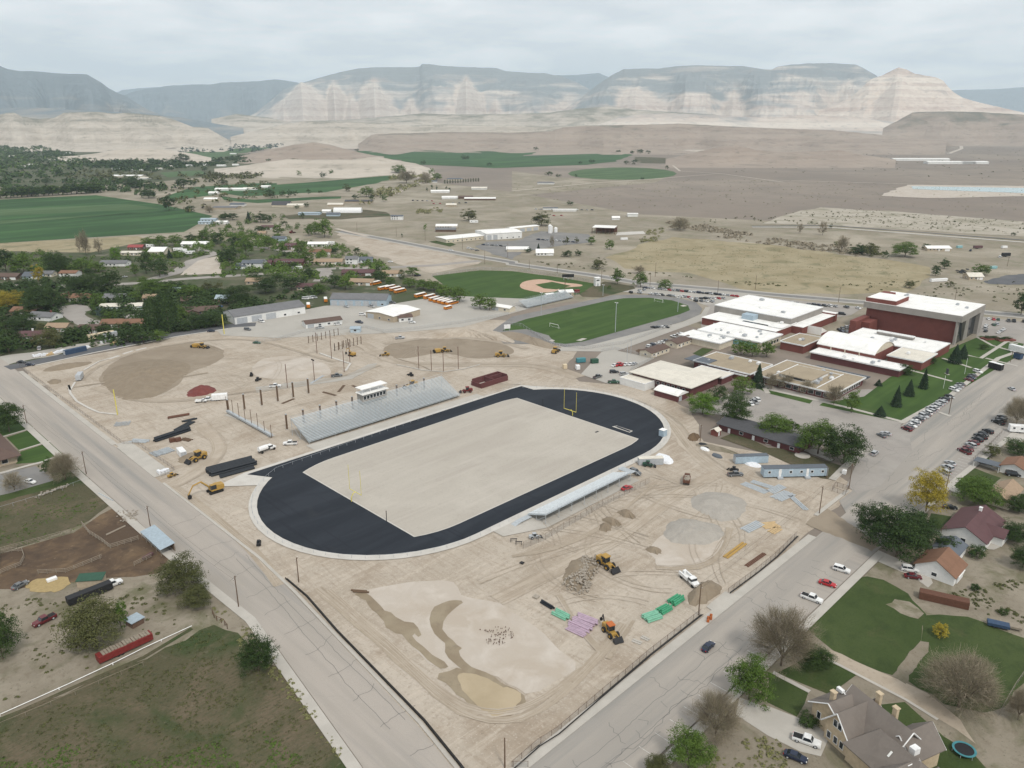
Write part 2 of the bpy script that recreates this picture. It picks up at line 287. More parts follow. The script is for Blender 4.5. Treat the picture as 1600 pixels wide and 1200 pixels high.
sheet('crop_field','b120,905 b860,845 b900,870 b640,930 b520,1000 b0,1030 b-200,1010 b-250,960 b0,905',.14,'crop',rough=6,step=40)
sheet('crop_field','a1000,1000 a1200,930 a1600,905 b0,915 b-40,950 a1100,1010',.14,'crop')
sheet('crop_field','a400,680 a560,655 a900,660 a860,680 a500,690',.3,'crop');sheet('crop_field','a1050,720 a1600,680 b250,620 b250,650 b0,700 a1300,760',.3,'crop_pale',rough=15,step=90)
sheet('crop_field','b560,745 b640,705 b1100,690 b1600,700 c120,700 c160,715 c60,735 c640,718 c760,725 c650,770 c450,790 b1500,810 b1000,790 b900,760',.3,'crop',rough=12,step=80)
sheet('crop_field','c760,740 c1180,755 c1260,765 c1150,785 c800,780',.3,'pasture',rough=10,step=60)
sheet('crop_field',[tuple(G('c%g,%g'%(690+340*math.cos(t*.35),846+39*math.sin(t*.35)))[:2])for t in range(18)],.3,'crop_pale')
sheet('crop_field','a1000,840 a1250,825 a1300,850 a1050,870',.3,'crop_pale');sheet('crop_field','b560,1060 b820,1085 b840,1110 b540,1130 b200,1130 b160,1110',.14,'pasture',rough=4,step=20)
sheet('bare_strip','b-250,960 b-100,985 b0,985 b420,962 b640,925 b900,890 b900,925 b760,960 b640,985 b420,990 b0,1008 b-250,985',.32,'scrubland',rough=8,step=40)
sheet('bare_strip','b130,905 b300,892 b850,850 b860,856 b300,903 b130,915',.33,'scrubland')
sheet('bare_field','c0,830 c300,870 c800,880 c1000,850 c900,900 c0,990',.25,'scrubland')
sheet('badland_flat','b420,640 b1600,640 c600,650 c1600,560 d800,580 d800,640 c1500,720 c900,700 b1600,685 b500,690',.25,'pale_dirt',rough=20,step=90)
sheet('reservoir_bank','d700,985 d870,915 d1700,925 d1700,985 d1000,1000',.35,'pale_dirt',rough=4,step=30)
sheet('reservoir','d895,925 d1700,938 d1700,972 d905,943',.5,'water')
sheet('wash_ground','d100,1105 d320,1055 d900,1090 d1640,1150 h1640,200 h400,130 h0,120',.2,'wash_dirt',rough=8,step=30)
for s_,wd in[('c0,955 c500,905 c900,878 c1300,845 c1700,900',7),('c1000,790 c1050,830 c1300,845',6),('d0,885 d900,912',7),('d1160,620 d1200,640 d1210,690 d1130,720',16),('b870,975 b960,925 b1060,900',9),('f500,150 f700,200',6)]:ribbon('dirt_road',s_,wd,.4,'pale_dirt')
ribbon('canal','d-100,1175 h380,130 h1640,225',5,.35,'dark_asphalt');ribbon('canal_bank','d-100,1180 h380,142 h1640,238',6,.3,'white_concrete')
sheet('truck_lot','f1370,262 f1440,232 f1600,226 g60,215 g180,165 g480,185 g490,235 g250,262 g60,300 f1600,345 f1480,310',.17,'grey_asphalt',rough=1.5,step=10);sheet('loading_slab','g660,172 g820,166 g835,182 g650,192',.18,'white_concrete');sheet('lawn','f1090,235 f1180,222 f1240,250 f1215,262',.19,'lawn')
ribbon('highway','f520,165 f800,215 f1300,310 f1600,360 g0,370 g500,440 g800,490 g1400,540 h0,560 h600,610 h1100,650 h1640,700',8,.22,'grey_asphalt')
ribbon('highway_shoulder','f520,165 f800,215 f1300,310 f1600,360 g0,370 g500,440 g800,490 g1400,540 h0,560 h600,610 h1100,650 h1640,700',16,.19,'yard_gravel')
ribbon('suburb_street','e930,470 e1090,430 e1200,350 e1340,310 e1180,250',11,.16,'lot_asphalt')
ribbon('suburb_street','e0,500 e400,510 e900,490 e1130,465 e1600,435 f100,430 f440,400 f760,395 f1100,380 f1400,350',10,.17,'lot_asphalt')
ribbon('suburb_street','f420,400 f440,430 f400,480',12,.175,'lot_asphalt');ribbon('suburb_street','f250,300 f60,270 f0,260',8,.16,'lot_asphalt')
sheet('cul_de_sac','e350,660 e380,630 e480,620 e570,640 e580,670 e520,680 e560,710 e640,730 e780,690 e900,680 e910,705 e700,720 e640,770 e500,760 e440,730',.16,'lot_asphalt',sm=1)
for s_ in['e310,700 e380,700 e440,740 e350,765','e530,670 e600,655 e640,680 e620,715','e700,680 e830,660 e845,675 e730,695','e370,630 e480,605 e490,620 e390,635','e380,475 e440,460 e450,485 e390,495','e1390,415 e1480,405 e1480,428 e1385,430','f20,400 f130,370 f120,410 f20,415','f640,370 f790,355 f790,380 f650,382','e1100,340 e1180,320 e1260,300 e1090,290','f530,370 f590,365 f585,388 f520,385','e800,465 e850,450 e860,470 e805,478','f1080,230 f1180,220 f1250,250 f1210,262']:sheet('lawn',s_,.2,'lawn')
sheet('bus_yard',[(205,478),(290,481),(330,452),(372,448),(420,378),(385,372),(318,366),(280,385),(222,425),(200,455)],.12,'yard_gravel')
ribbon('north_road',[(88,472),(130,476),(180,478),(215,474),(228,466)],10,.14,'dark_asphalt')
ribbon('north_road_kerb',[(100,466.2),(130,470),(180,472),(210,468)],1.2,.14,'white_concrete',thick=.12)
sheet('laydown_yard',[(88,479),(150,484),(195,487),(190,499),(120,495),(85,500)],.11,'yard_gravel',rough=1.5,step=5)
sheet('ball_field_turf','f1100,445 f1400,410 g0,415 g300,455 g500,490 g560,510 g420,560 g180,590 g0,640 f1600,640 f1300,600',.12,'sports_turf')
sheet('ball_infield','g45,505 g70,480 g150,466 g220,468 g300,485 g440,498 g440,510 g380,514 g300,520 g290,540 g200,552 g120,540 g60,525',.15,'clay_infield',sm=1)
sheet('ball_infield_grass','g145,500 g250,482 g370,508 g280,530 g200,524',.18,'sports_turf')
sheet('verge','g420,560 g500,510 g580,480 g760,510 g770,525 g690,545 g560,580 g440,575',.13,'pasture')
sheet('grass_track_lane','g0,700 g640,565 g760,562 g900,565 g1040,583 g1150,610 g1190,650 g1170,690 g1050,735 g480,880 g330,890 g250,872 g-50,870 g-140,800',.14,'grey_asphalt')
sheet('grass_track_turf','g0,745 g90,715 g600,600 g700,585 g860,582 g1000,598 g1100,630 g1112,660 g1050,685 g450,855 g330,872 g270,865 g230,820 g90,780 g0,785 g-60,790',.17,'sports_turf')
sheet('grass_track_pad','g0,785 g90,778 g235,820 g170,845 g20,815',.2,'grey_asphalt')
sheet('grass_track_apron','g230,870 g450,885 g1060,735 g1180,685 g1210,640 g1240,640 g1200,720 g700,900 g640,920 g300,915',.13,'yard_gravel')
sheet('grass_pad','g400,850 g440,835 g470,838 g430,853',.2,'concrete');sheet('grass_pad','g230,850 g250,843 g270,850 g250,858',.2,'concrete');sheet('grass_pad','g1050,632 g1075,626 g1095,634 g1070,638',.2,'concrete')
sheet('site_ground','840,1260 680,1240 400,880 34,575 60,568 180,548 345,510 430,512 560,497 600,520 700,500 790,500 860,515 905,545 880,575 905,595 1010,605 1080,640 1100,690 1180,705 1300,735 1340,765 1250,845',.03,'site_dirt',rough=1.2,step=6)
sheet('graded_pad','e610,1080 e680,1000 e820,920 e1050,870 e1300,860 e1420,920 e1350,1000 e1180,1040 e1120,1120 e1000,1190 i820,110 i700,60 e640,1140',.06,'graded_dirt',sm=2,rough=.8)
sheet('graded_pad','f780,895 f900,850 f1150,838 f1400,840 f1600,885 g20,930 f1500,955 f1350,965 f1240,935 f1130,925 f1010,950 f900,965 f830,940',.07,'graded_dirt',sm=2,rough=.3)
sheet('pale_pad','n620,100 n900,50 n1150,20 n1250,50 n1300,140 n1500,160 o0,210 o260,420 o440,580 o300,640 o120,750 n1600,690 n1480,620 n1300,560 n1120,590 n960,420',.06,'pale_dirt',sm=1,rough=.5)
sheet('pale_pad','f0,960 f250,940 f450,990 f480,1080 f200,1090 f-40,1080',.06,'pale_dirt',sm=2,rough=.5)
sheet('pale_pad','k850,1000 k1000,920 k1200,900 k1350,960 k1300,1100 k1050,1180 k900,1150',.055,'pale_dirt',sm=2,rough=1)
sheet('wet_patch','n610,105 n700,108 n780,190 n900,280 n1010,300 n1030,390 n990,350 n975,385 n1080,470 n1200,560 n1170,590 n1100,550 n1000,450 n930,380 n850,350 n740,230 n690,160 n640,140',.085,'wet_mud',sm=1,rough=.45,step=2)
sheet('wet_patch','n1270,155 n1300,175 n1200,230 n1160,310 n1215,400 n1280,440 n1270,480 n1310,560 n1480,620 n1530,680 o0,690 o120,770 o0,860 n1520,915 n1440,880 n1250,740 n1110,615 n1240,580 n1290,585 n1180,490 n1190,440 n1130,390 n1090,290 n1100,210 n1180,160',.09,'wet_mud',sm=1,rough=.5,step=2)
gm('puddle_clay',(.36,.29,.19),[((.43,.35,.24),.08,.4,.6,.8,6,.3)],rough=.35)
sheet('puddle','n1240,630 n1330,600 n1460,640 n1520,700 n1590,700 o80,760 o0,830 n1520,890 n1430,850 n1330,760',.11,'puddle_clay',sm=2,rough=.4,step=3)
TRK=[]
gm('packed_dirt',(.43,.37,.30),[((.37,.31,.245),.05,.42,.6,.9,9,1),((.50,.44,.37),.2,.5,.7,.6,8,.5),((.3,.25,.2),1.2,.56,.7,.5,6,0)]);gm('rut_dirt',(.345,.288,.222),[((.40,.34,.27),.09,.4,.6,.9,9,1),((.25,.205,.155),.8,.55,.7,.6,6,0)])
for i_,(s_,wd,mm)in enumerate([('k1600,700 k1300,560 k1180,470 k1080,380 k1020,250 k800,120 k300,40 j1500,10',7,'pale_dirt'),('k1280,560 k1000,700 k700,950 k300,1150 n1500,150',5,'pale_dirt'),('n380,80 n700,350 n1000,620 n1250,880 n1450,1000 o100,940 o500,560 o700,300',2.2,'graded_dirt'),('n460,90 n760,360 n1060,640 n1300,850 n1480,960 o60,880 o440,580',1.6,'pale_dirt'),('e480,1100 e600,1000 e900,900 e1200,850 e1500,830 f100,860 f500,980',5,'pale_dirt'),('i600,20 i900,110 i1200,100 i1400,60 f100,1150 f500,1080 f760,1000',5,'pale_dirt'),('i1250,250 i1400,400 i1300,520 i1060,640',6,'pale_dirt'),('f560,800 f700,900 f900,1000 g200,1000 g420,1080',8,'pale_dirt'),('f800,870 f1150,820 f1500,850 g100,900',4,'pale_dirt'),('i1080,640 i1250,760 i1480,960 i1600,1040 n150,60',3,'graded_dirt'),('k1100,400 k1050,320 k960,220',1,'graded_dirt'),('k900,1150 k1200,1180 k1350,1020 k1360,900',2,'graded_dirt'),('o290,120 o350,230 o420,380 o560,480',1.5,'graded_dirt'),('o600,520 o660,440 o720,340 o760,280',1.2,'graded_dirt'),('k0,1080 k300,1040 k560,900 k900,620',1.5,'graded_dirt'),('e420,1150 e700,1100 e1000,1100 e1300,1050',2,'graded_dirt')]):ribbon('wheel_track',s_,wd,.10+i_*.003,{'pale_dirt':'packed_dirt','graded_dirt':'rut_dirt'}[mm],wob=.3);TRK.append((pts(s_),wd))
def sm_path(P_,it=3):
 q=[]
 for i in range(len(P_)-1):
  n=max(1,int((P_[i+1]-P_[i]).length/4));q+=[P_[i].lerp(P_[i+1],k/n)for k in range(n)]
 q.append(P_[-1])
 for _ in range(it*3):q=[q[0]]+[(q[i-1]+q[i]*2+q[i+1])/4 for i in range(1,len(q)-1)]+[q[-1]]
 return q
RT=[MB(),MB()];rq=random.Random(12)
def rut(P_,off,w_,which,z):
 b=RT[which];V=[]
 for i,p in enumerate(P_):
  d=(P_[min(i+1,len(P_)-1)]-P_[max(i-1,0)]).normalized();nn=Vector((-d.y,d.x,0));c=p+nn*(off+.12*math.sin(i*.9+off));ww=w_*(.35+.65*abs(noise.noise(Vector((c.x*.08,c.y*.08,off))))*2.2);V.append((c+nn*ww,c-nn*ww))
 n=len(V);b.add([(q.x,q.y,z)for v in V for q in v],[(2*i+1,2*i+3,2*i+2,2*i)for i in range(n-1)])
zr_=.15
for P_,wd in TRK:
 q=sm_path(P_)
 for k in range(int(4+wd)):zr_+=.0004;rut(q,rq.uniform(-.6,.6)*wd,rq.uniform(.12,.22),k%2,zr_)
for k in range(56):
 if k%2:x,y=rq.uniform(150,225),rq.uniform(95,150)
 else:x,y=rq.uniform(97,300),rq.uniform(300,455)
 a=rq.choice((0,1.57,.8,2.4))+rq.gauss(0,.4);kv=rq.gauss(0,.025);P_=[]
 for i in range(rq.randint(8,26)):
  if(k%2 and not(128<x<235 and 92<y<156))or(not k%2 and not(95<x<310 and 290<y<462))or y+x*.55>545:break
  P_.append(Vector((x,y,0)));x+=3*math.cos(a);y+=3*math.sin(a);a+=kv*3
 if len(P_)>3:
  for o in(-.95,.95):zr_+=.0003;rut(P_,o,.12,k//2%2,zr_)
struct(RT[0].obj('tyre_ruts','rut_dirt'));struct(RT[1].obj('tyre_ruts','packed_dirt'))
CX0,CX1,CY=147.4,236.6,210.3
def stadium(r,x0=CX0,x1=CX1,n=28,cy=CY):
 return[(x1+r*math.sin(t),cy-r*math.cos(t))for t in[math.pi*k/n for k in range(n+1)]]+[(x0-r*math.sin(t),cy+r*math.cos(t))for t in[math.pi*k/n for k in range(n+1)]]
ring=[(x,y)for x,y in stadium(48.8)];sheet('track_kerb',ring,.22,'white_concrete')
sheet('track_kerb',[(103,255.6),(118,243),(150,240),(240,240),(272,243),(262.8,258.4),(116,259.3)],.225,'white_concrete')
sheet('running_track',stadium(46.0),.25,'track_asphalt');sheet('running_track',[(116,257.2),(121.8,247.5),(130,240),(240,240),(262,247),(261.5,256.6),(255,257.2)],.262,'track_asphalt')
xa,xb=131.6,247.6
def clipx(P_):
 o=[]
 for i in range(len(P_)):
  a,c=P_[i],P_[(i+1)%len(P_)]
  for x_ in(xa,xb):pass
  if xa<=a[0]<=xb:o.append(a)
  for x_ in sorted((xa,xb),key=lambda q:abs(q-a[0])):
   if(a[0]-x_)*(c[0]-x_)<0:t=(x_-a[0])/(c[0]-a[0]);o.append((x_,a[1]+t*(c[1]-a[1])))
 return o
sheet('infield_edge',clipx(stadium(37.3)),.28,'white_concrete');xa+=.5;xb-=.5
sheet('infield_ground',clipx(stadium(36.9)),.30,'infield_gravel')
sheet('jump_pit','k625,270 k655,265 k755,298 k735,308',.33,'white_concrete');sheet('jump_pit','k640,270 k660,268 k745,298 k733,304',.345,'track_asphalt')
sheet('stand_apron',[(146,259),(146,266),(238,264),(238,257.5)],.20,'concrete');sheet('stand_apron',[(152,157),(152,165),(216,165),(216,151),(166,151)],.20,'concrete')
sheet('backfield_slab','f0,1140 f560,1070 f700,1000 f760,990 f740,1015 f600,1090 f0,1175',.12,'yard_gravel',rough=.4)
sheet('north_south_road',[(73.2,520),(73.2,300),(73.6,223),(75.5,173),(73,154),(67,112),(55,40),(68,40),(77,88),(79.6,97),(82,112),(86.2,153),(88.5,175),(90.4,200),(90.6,268),(90.6,380),(90.4,520)],.12,'road_asphalt_y')
ribbon('west_footpath',[(71.6,520),(71.6,300),(72.2,223),(74.2,173),(71.5,154),(65.5,112),(53.5,40)],2.6,.12,'concrete',thick=.12)
ribbon('east_kerb',[(91.4,460),(91.2,322)],2.2,.12,'concrete',thick=.12);ribbon('east_kerb',[(91.0,272),(90.9,200),(89.2,176),(86.8,153),(82.8,112),(80.3,97),(78,88),(68.6,40)],.9,.12,'concrete',thick=.12)
ribbon('east_footpath',[(94.2,322),(94.2,279)],5.5,.12,'concrete',thick=.1)
ribbon('east_kerb',[(91.3,318),(91,279)],1.2,.12,'concrete',thick=.12)
sheet('main_street',[(20,86.2),(245,87),(252,92.4),(263,92.4),(338,103.6),(560,108.6),(640,109),(640,69),(372,67.6),(280,70.2),(226,70.0),(20,69.4)],.13,'road_asphalt')
sheet('parking_bays',[(118,69.5),(118,73.8),(222,74.2),(222,70)],.15,'road_asphalt_y');sheet('parking_bays',[(278,70.4),(278,75.4),(372,73),(372,67.8)],.15,'lot_asphalt')
sheet('driveway_apron',[(226,70.5),(232,70.5),(244,93),(228,93)],.14,'graded_dirt',rough=.6,step=2)
ribbon('north_footpath',[(60,87.6),(222,88)],2.6,.13,'concrete',thick=.12);ribbon('south_footpath',[(112,67.8),(226,68.6)],2.4,.13,'concrete',thick=.12)
ribbon('south_footpath',[(262,69.0),(300,69.2),(370,66.4)],2.0,.13,'concrete',thick=.12);ribbon('north_footpath',[(236,93.4),(262,93.6)],1.4,.13,'concrete',thick=.12)
sheet('access_pad','o1215,195 o1330,100 o1430,130 o1280,240',.16,'concrete',thick=.06)
gm('road_paint',(.62,.60,.56),[((.42,.40,.37),1.2,.45,.6,.9,6,0)])
mb_=MB()
for k in range(14):
 x_=100+k*5.6
 if not 124<x_<128:mb_.add([(x_,69.8,.17),(x_+.14,69.8,.17),(x_+.14,74,.17),(x_,74,.17)],[(0,1,2,3)])
for k in range(30):
 x_=280+k*3.1;mb_.add([(x_,70.4,.17),(x_+.14,70.4,.17),(x_+.14,75,.17),(x_,75,.17)],[(0,1,2,3)])
struct(mb_.obj('bay_markings','road_paint'))
gm('tar',(.19,.183,.172));mb_=MB();rr=random.Random(3)
def crack(p,d,n,st,jit):
 for k in range(n):
  a=math.atan2(d[1],d[0])+rr.gauss(0,jit);q=(p[0]+st*math.cos(a),p[1]+st*math.sin(a));nx,ny=-math.sin(a)*.06,math.cos(a)*.06
  mb_.add([(p[0]-nx,p[1]-ny,.152),(q[0]-nx,q[1]-ny,.152),(q[0]+nx,q[1]+ny,.152),(p[0]+nx,p[1]+ny,.152)],[(0,1,2,3)]);p=q
for y_ in(74.4,75.3,76.6,79.5):crack((84,y_),(1,0),60,1.2,.28 if y_<76 else.12)
for k in range(26):crack((84+k*5+rr.uniform(-1.5,1.5),74.5+rr.choice((0,2,5))),(0,1),rr.randint(2,7),1.1,.6)
for k in range(14):crack((75+k*.4,95+k*11),(1,.15),rr.randint(4,10),1.1,.35)
for x_ in(81,85):crack((x_-4,115),(.1,1),60,1.5,.08)
for k in range(18):crack((300+rr.uniform(-40,90),80+rr.uniform(-4,12)),(1,rr.uniform(-.2,.2)),rr.randint(8,22),1.3,.3)
struct(mb_.obj('road_cracks','tar'))
sheet('junction_patch','l560,690 l490,640 l590,412 l650,395 l825,262 l880,300 l900,420 l700,640',.165,'lot_asphalt')
sheet('school_lot',[(296,122),(300,160),(290,178),(345,178),(372,140),(380,133),(395,108),(340,104),(263,94),(300,98)],.125,'lot_asphalt')
sheet('school_lot','l0,90 h0,1180 g1500,1090 l-60,60 l-100,170 l-40,190 l0,140 l200,230 l300,320 l590,410 l640,400 l830,260',.135,'lot_asphalt')
sheet('staff_lot','g430,1060 g560,920 g640,910 g890,960 g740,1040 g700,1110 g600,1120',.12,'yard_gravel')
sheet('school_yard','g640,915 g1050,735 g1180,720 g1190,860 g1250,900 h0,860 h80,760 h520,690 h600,640 h0,580 g1400,540 g800,490 g760,530 g1150,590 g1230,640 g1190,700',.11,'lot_asphalt')
sheet('car_park','g690,545 g780,520 g1400,545 g1600,590 g1300,620 g1200,625 g1100,590 g900,560',.125,'yard_gravel')
sheet('car_park','h1340,700 h1640,740 h1640,860 h1560,850 h1330,820 h1300,830',.12,'lot_asphalt')
sheet('school_lawn','h1140,900 h1330,820 h1600,870 h1540,960 h1130,1200 l830,240 l320,135 l340,120 l600,80 h760,1080 h900,1020',.15,'sports_turf')
sheet('school_lawn','l0,30 l280,105 l260,125 l0,60 g1500,1130 g1560,1120',.15,'sports_turf');sheet('school_lawn','g1130,930 g1190,895 g1260,905 g1180,950',.15,'lawn');sheet('school_lawn','k1300,340 k1400,300 l0,400 l160,410 l330,470 l480,520 l400,600 l330,590 l0,440 k1500,410',.15,'pasture')
for s_,wd in[('l0,35 l270,95 l560,165 l830,235',2.2),('h1600,905 h1440,960 h1130,1200 l830,245',2.4),('h890,1035 h1150,1105',1.8),('h1240,940 h1330,960 h1500,850',2),('h1090,960 h1270,1020',1.8),('h1310,830 h1400,880 h1540,920',1.8),('h1360,960 h1560,1010',1.8),('h1440,845 h1560,870',1.8),('l40,350 l200,400 l400,480',2.2),('g1500,1000 g1580,1150 l0,60',2.4),('l590,410 l400,600',2.6)]:ribbon('school_footpath',s_,wd,.17,'concrete',thick=.05)
for k,(x_,y_)in enumerate([(l_,m_)for l_,m_ in((215,450),(130,400),(300,430),(20,370))]):
 c_=G('l%g,%g'%(x_,y_));sheet('tree_ring_bed',[(c_.x+3*math.cos(t),c_.y+3*math.sin(t))for t in[k2*.5 for k2 in range(12)]],.19,'concrete',thick=.15)
sheet('yards',[(60,66.4),(226,67.2),(262,68),(370,66),(640,68),(640,-60),(60,-60)],.05,'dry_yard')
sheet('lawn','p545,15 p620,0 p720,25 p870,110 p985,240 p950,400 p860,530 p775,625 p560,560 p390,460 p245,335',.08,'lawn',rough=.3,step=3)
sheet('lawn','p870,650 p1005,480 p1005,410 p950,405 p955,330 p990,245 p1250,260 p1640,400 p1640,620 p1480,820 p1340,860 p1100,800',.085,'lawn',rough=.6,step=3)
sheet('lawn','p850,790 p1100,1000 p1290,1120 p1360,1200 p1360,1300 p1000,1300 p700,800',.08,'lawn',rough=.4);sheet('lawn','p0,600 p260,720 p180,880 p0,790',.08,'lawn',rough=.3);sheet('lawn','p250,500 p370,530 p560,620 p380,740 p60,610',.08,'lawn',rough=.3)
sheet('lawn','l1020,810 l1150,830 l1080,910 l1000,880',.1,'lawn',rough=.3);sheet('lawn','l1270,460 l1400,520 l1360,400 l1300,430',.1,'lawn',rough=.3);sheet('lawn','l1130,640 l1240,510 l1460,590 l1330,700',.1,'lawn',rough=.3)
sheet('earth_strip','p735,180 p790,148 p880,165 p985,240 p940,270 p830,235',.11,'dry_yard',rough=.5,step=2);sheet('earth_strip','p930,430 p990,420 p1000,470 p880,620 p860,680 p780,630',.11,'dry_yard',rough=.5,step=2)
sheet('garden_path','p385,460 p700,600 p850,660 p1000,740 p1200,900 p1300,1050 p1180,960 p820,760 p380,530',.1,'rut_dirt',rough=.3,step=3)
ribbon('garden_path','p30,605 p260,725',1.2,.13,'concrete',thick=.05);ribbon('garden_path','p380,525 p860,775 p1060,900',.8,.13,'concrete',thick=.05)
sheet('driveway','o1420,760 o1580,820 p0,815 p180,885 p400,970 p330,1130 p200,1100 p0,1000 o1400,870',.12,'concrete')
sheet('driveway','l690,1040 l640,1090 l820,1170 l900,1200 p1000,75 p1030,45 l1010,1195 l880,1125',.12,'concrete');sheet('driveway','l1260,480 l1470,560 l1450,545 l1420,530 l1300,470',.12,'concrete');sheet('patio','l1300,980 l1490,960 l1440,1040 l1330,1030',.12,'concrete',sm=1)
sheet('driveway','l1440,330 l1530,270 l1640,320 l1560,380',.12,'concrete');ribbon('driveway','l1000,895 l1110,960',3,.13,'concrete');ribbon('driveway','l1130,640 l1200,680',4,.13,'concrete')
sheet('west_plots',[(70.3,520),(70.3,300),(71,223),(73,173),(70,154),(64,112),(52,40),(-160,40),(-160,520)],.05,'dry_yard')
sheet('pasture','m-200,1000 m0,880 m400,740 m800,570 m1150,400 m1350,300 m1500,350 m1600,540 n160,560 n640,1240 m0,1400 m-400,1300',.08,'pasture',rough=1,step=4)
sheet('paddock','i-100,700 i0,700 i300,620 i560,590 i680,760 i560,860 i300,960 i0,1060 i-100,1080',.08,'pasture',rough=.6,step=4)
sheet('corral_ground','i-100,1080 i0,1060 i450,930 i560,860 i700,780 i880,870 i940,960 i1060,1060 i1000,1180 i850,1200 m0,90 m-100,80',.09,'corral_dirt',rough=.6,step=4)
sheet('hay_litter','m150,60 m240,10 m420,0 m440,60 m330,110 m200,100',.12,'hay',sm=2,rough=.6,step=1.5)
for s_ in['i-100,100 i0,85 i210,275 i30,325 i-100,330','i40,335 i210,280 i310,355 i120,415','i130,425 i320,362 i400,440 i260,490 i100,500']:sheet('lawn',s_,.09,'sports_turf')
sheet('lawn','i0,690 i330,600 i330,570 i270,510 i400,445 i560,560 i440,620 i0,740',.1,'lawn',rough=.4,step=3)
sheet('west_car_park','i-100,580 i0,560 i220,515 i320,580 i335,605 i60,685 i-100,720',.13,'grey_asphalt')
for s_,wd in[('i20,330 i210,275',1.1),('i120,418 i315,358',1.1),('i0,560 i180,510 i270,488',1.6),('i280,480 i400,442',1)]:ribbon('garden_path',s_,wd,.14,'concrete',thick=.05)
ribbon('ditch','m0,905 m500,680 m900,510 m1200,330',1.2,.13,'pasture',thick=0)
def rockmat(name,shale,band,shrub,zlo,zhi,thr=.5,fs=.0012,flat=.06):  # on the cliffs, shale and shrub colours also carry painted sun and shade
 m=bpy.data.materials.new(name);m.use_nodes=True;t=m.node_tree;L=t.links;b=t.nodes['Principled BSDF'];b.inputs['Roughness'].default_value=.95;b.inputs['Specular IOR Level'].default_value=.1
 g=t.nodes.new('ShaderNodeNewGeometry');sp=t.nodes.new('ShaderNodeSeparateXYZ');L.new(g.outputs['Position'],sp.inputs[0])
 def nz(s,det,vec=None,dist=0):
  n=t.nodes.new('ShaderNodeTexNoise');n.inputs['Scale'].default_value=s;n.inputs['Detail'].default_value=det;n.inputs['Roughness'].default_value=.62;n.inputs['Distortion'].default_value=dist
  L.new(vec or g.outputs['Position'],n.inputs['Vector']);return n.outputs[0]
 def ma(op,a,b_,c=None):
  n=t.nodes.new('ShaderNodeMath');n.operation=op
  for i,q in enumerate((a,b_,c)):
   if q is None:continue
   if isinstance(q,(int,float)):n.inputs[i].default_value=q
   else:L.new(q,n.inputs[i])
  return n.outputs[0]
 def mr(x,a,b_,c=0,d=1):
  n=t.nodes.new('ShaderNodeMapRange');L.new(x,n.inputs[0])
  for i,q in enumerate((a,b_,c,d)):n.inputs[i+1].default_value=q
  return n.outputs[0]
 def mix(f,a,b_):
  n=t.nodes.new('ShaderNodeMix');n.data_type='RGBA';L.new(f,n.inputs[0])
  for i,q in((6,a),(7,b_)):
   if isinstance(q,tuple):n.inputs[i].default_value=rgb(q)
   else:L.new(q,n.inputs[i])
  return n.outputs[2]
 zz=ma('MULTIPLY_ADD',nz(.0015,3),(zhi-zlo)*.02,sp.outputs[2]);cbn=t.nodes.new('ShaderNodeCombineXYZ');L.new(ma('MULTIPLY',zz,(11.0 if zhi>250 else 5.0)/(zhi-zlo)),cbn.inputs[2])
 st=mr(nz(1.0,5,cbn.outputs[0]),.44,.56)
 vm=t.nodes.new('ShaderNodeVectorMath');vm.operation='MULTIPLY';vm.inputs[1].default_value=(1,1,4.5);L.new(g.outputs['Position'],vm.inputs[0])
 c=mix(st,shale,band);c=mix(mr(nz(.006,8,vm.outputs[0]),.4,.65,0,.6),c,tuple(q*1.12 for q in shale))
 hf=mr(sp.outputs[2],zlo,zhi)
 f=ma('ADD',nz(fs,8,vm.outputs[0],.8),ma('MULTIPLY_ADD',hf,.42,-.23));atn=t.nodes.new('ShaderNodeAttribute');atn.attribute_name='bare';f=ma('MULTIPLY_ADD',atn.outputs['Fac'],-.30,f)  # bare mask: exposed rock plus sun patches painted on the spurs
 sn=t.nodes.new('ShaderNodeSeparateXYZ');L.new(g.outputs['True Normal'],sn.inputs[0])
 if zhi<250:f=ma('ADD',f,mr(sn.outputs[2],.975,.999,-.04,flat))
 else:f=ma('ADD',f,mr(nz(1.0,3,cbn.outputs[0]),.35,.65,-.05,.07))
 f=mr(f,thr-.10,thr+.12,0,.9)
 c=mix(f,c,shrub);c=mix(mr(nz(.02,6,vm.outputs[0]),.55,.7,0,.5),c,tuple(q*.8 for q in shrub))
 L.new(c,b.inputs['Base Color']);MATS[name]=m
rockmat('cliff_rock_sun_shade',(.57,.51,.445),(.41,.33,.285),(.19,.22,.235),100,950,.40)  # shale tone includes painted sunlight, bluish shrub tone includes shade and haze
rockmat('cliff_rock_bare_sunlit',(.62,.545,.465),(.44,.34,.285),(.22,.21,.20),80,850,.52)  # pale bare rock with sunlight painted into its tone
rockmat('cliff_rock_shrub_shade',(.34,.31,.27),(.26,.24,.22),(.15,.185,.21),80,700,.27)  # shrub cover with bluish shade and haze painted into its colour
rockmat('badland_rock',(.47,.42,.36),(.33,.29,.24),(.17,.165,.13),0,190,.60,.004,.10)
rockmat('badland_brown',(.32,.265,.22),(.25,.20,.165),(.14,.135,.105),0,200,.56,.004)
def fb(x,y,z,o=4):return noise.fractal(Vector((x,y,z)),.9,2.1,o)
def prof(s,cl):
 if s<cl:return.52*(s/cl)**1.5
 q=(s-cl)/(1-cl);k=4;i=math.floor(q*k);f_=q*k-i;return.52+.48*min(1,(i+min(1,f_*2.2)*.7+f_*.3)/k)
def prof_b(s,cl):
 return float(np.interp(s,(0,.12,.26,.40,.5,.66,.76,.90,1),(0,.06,.15,.38,.44,.70,.76,.97,1)))
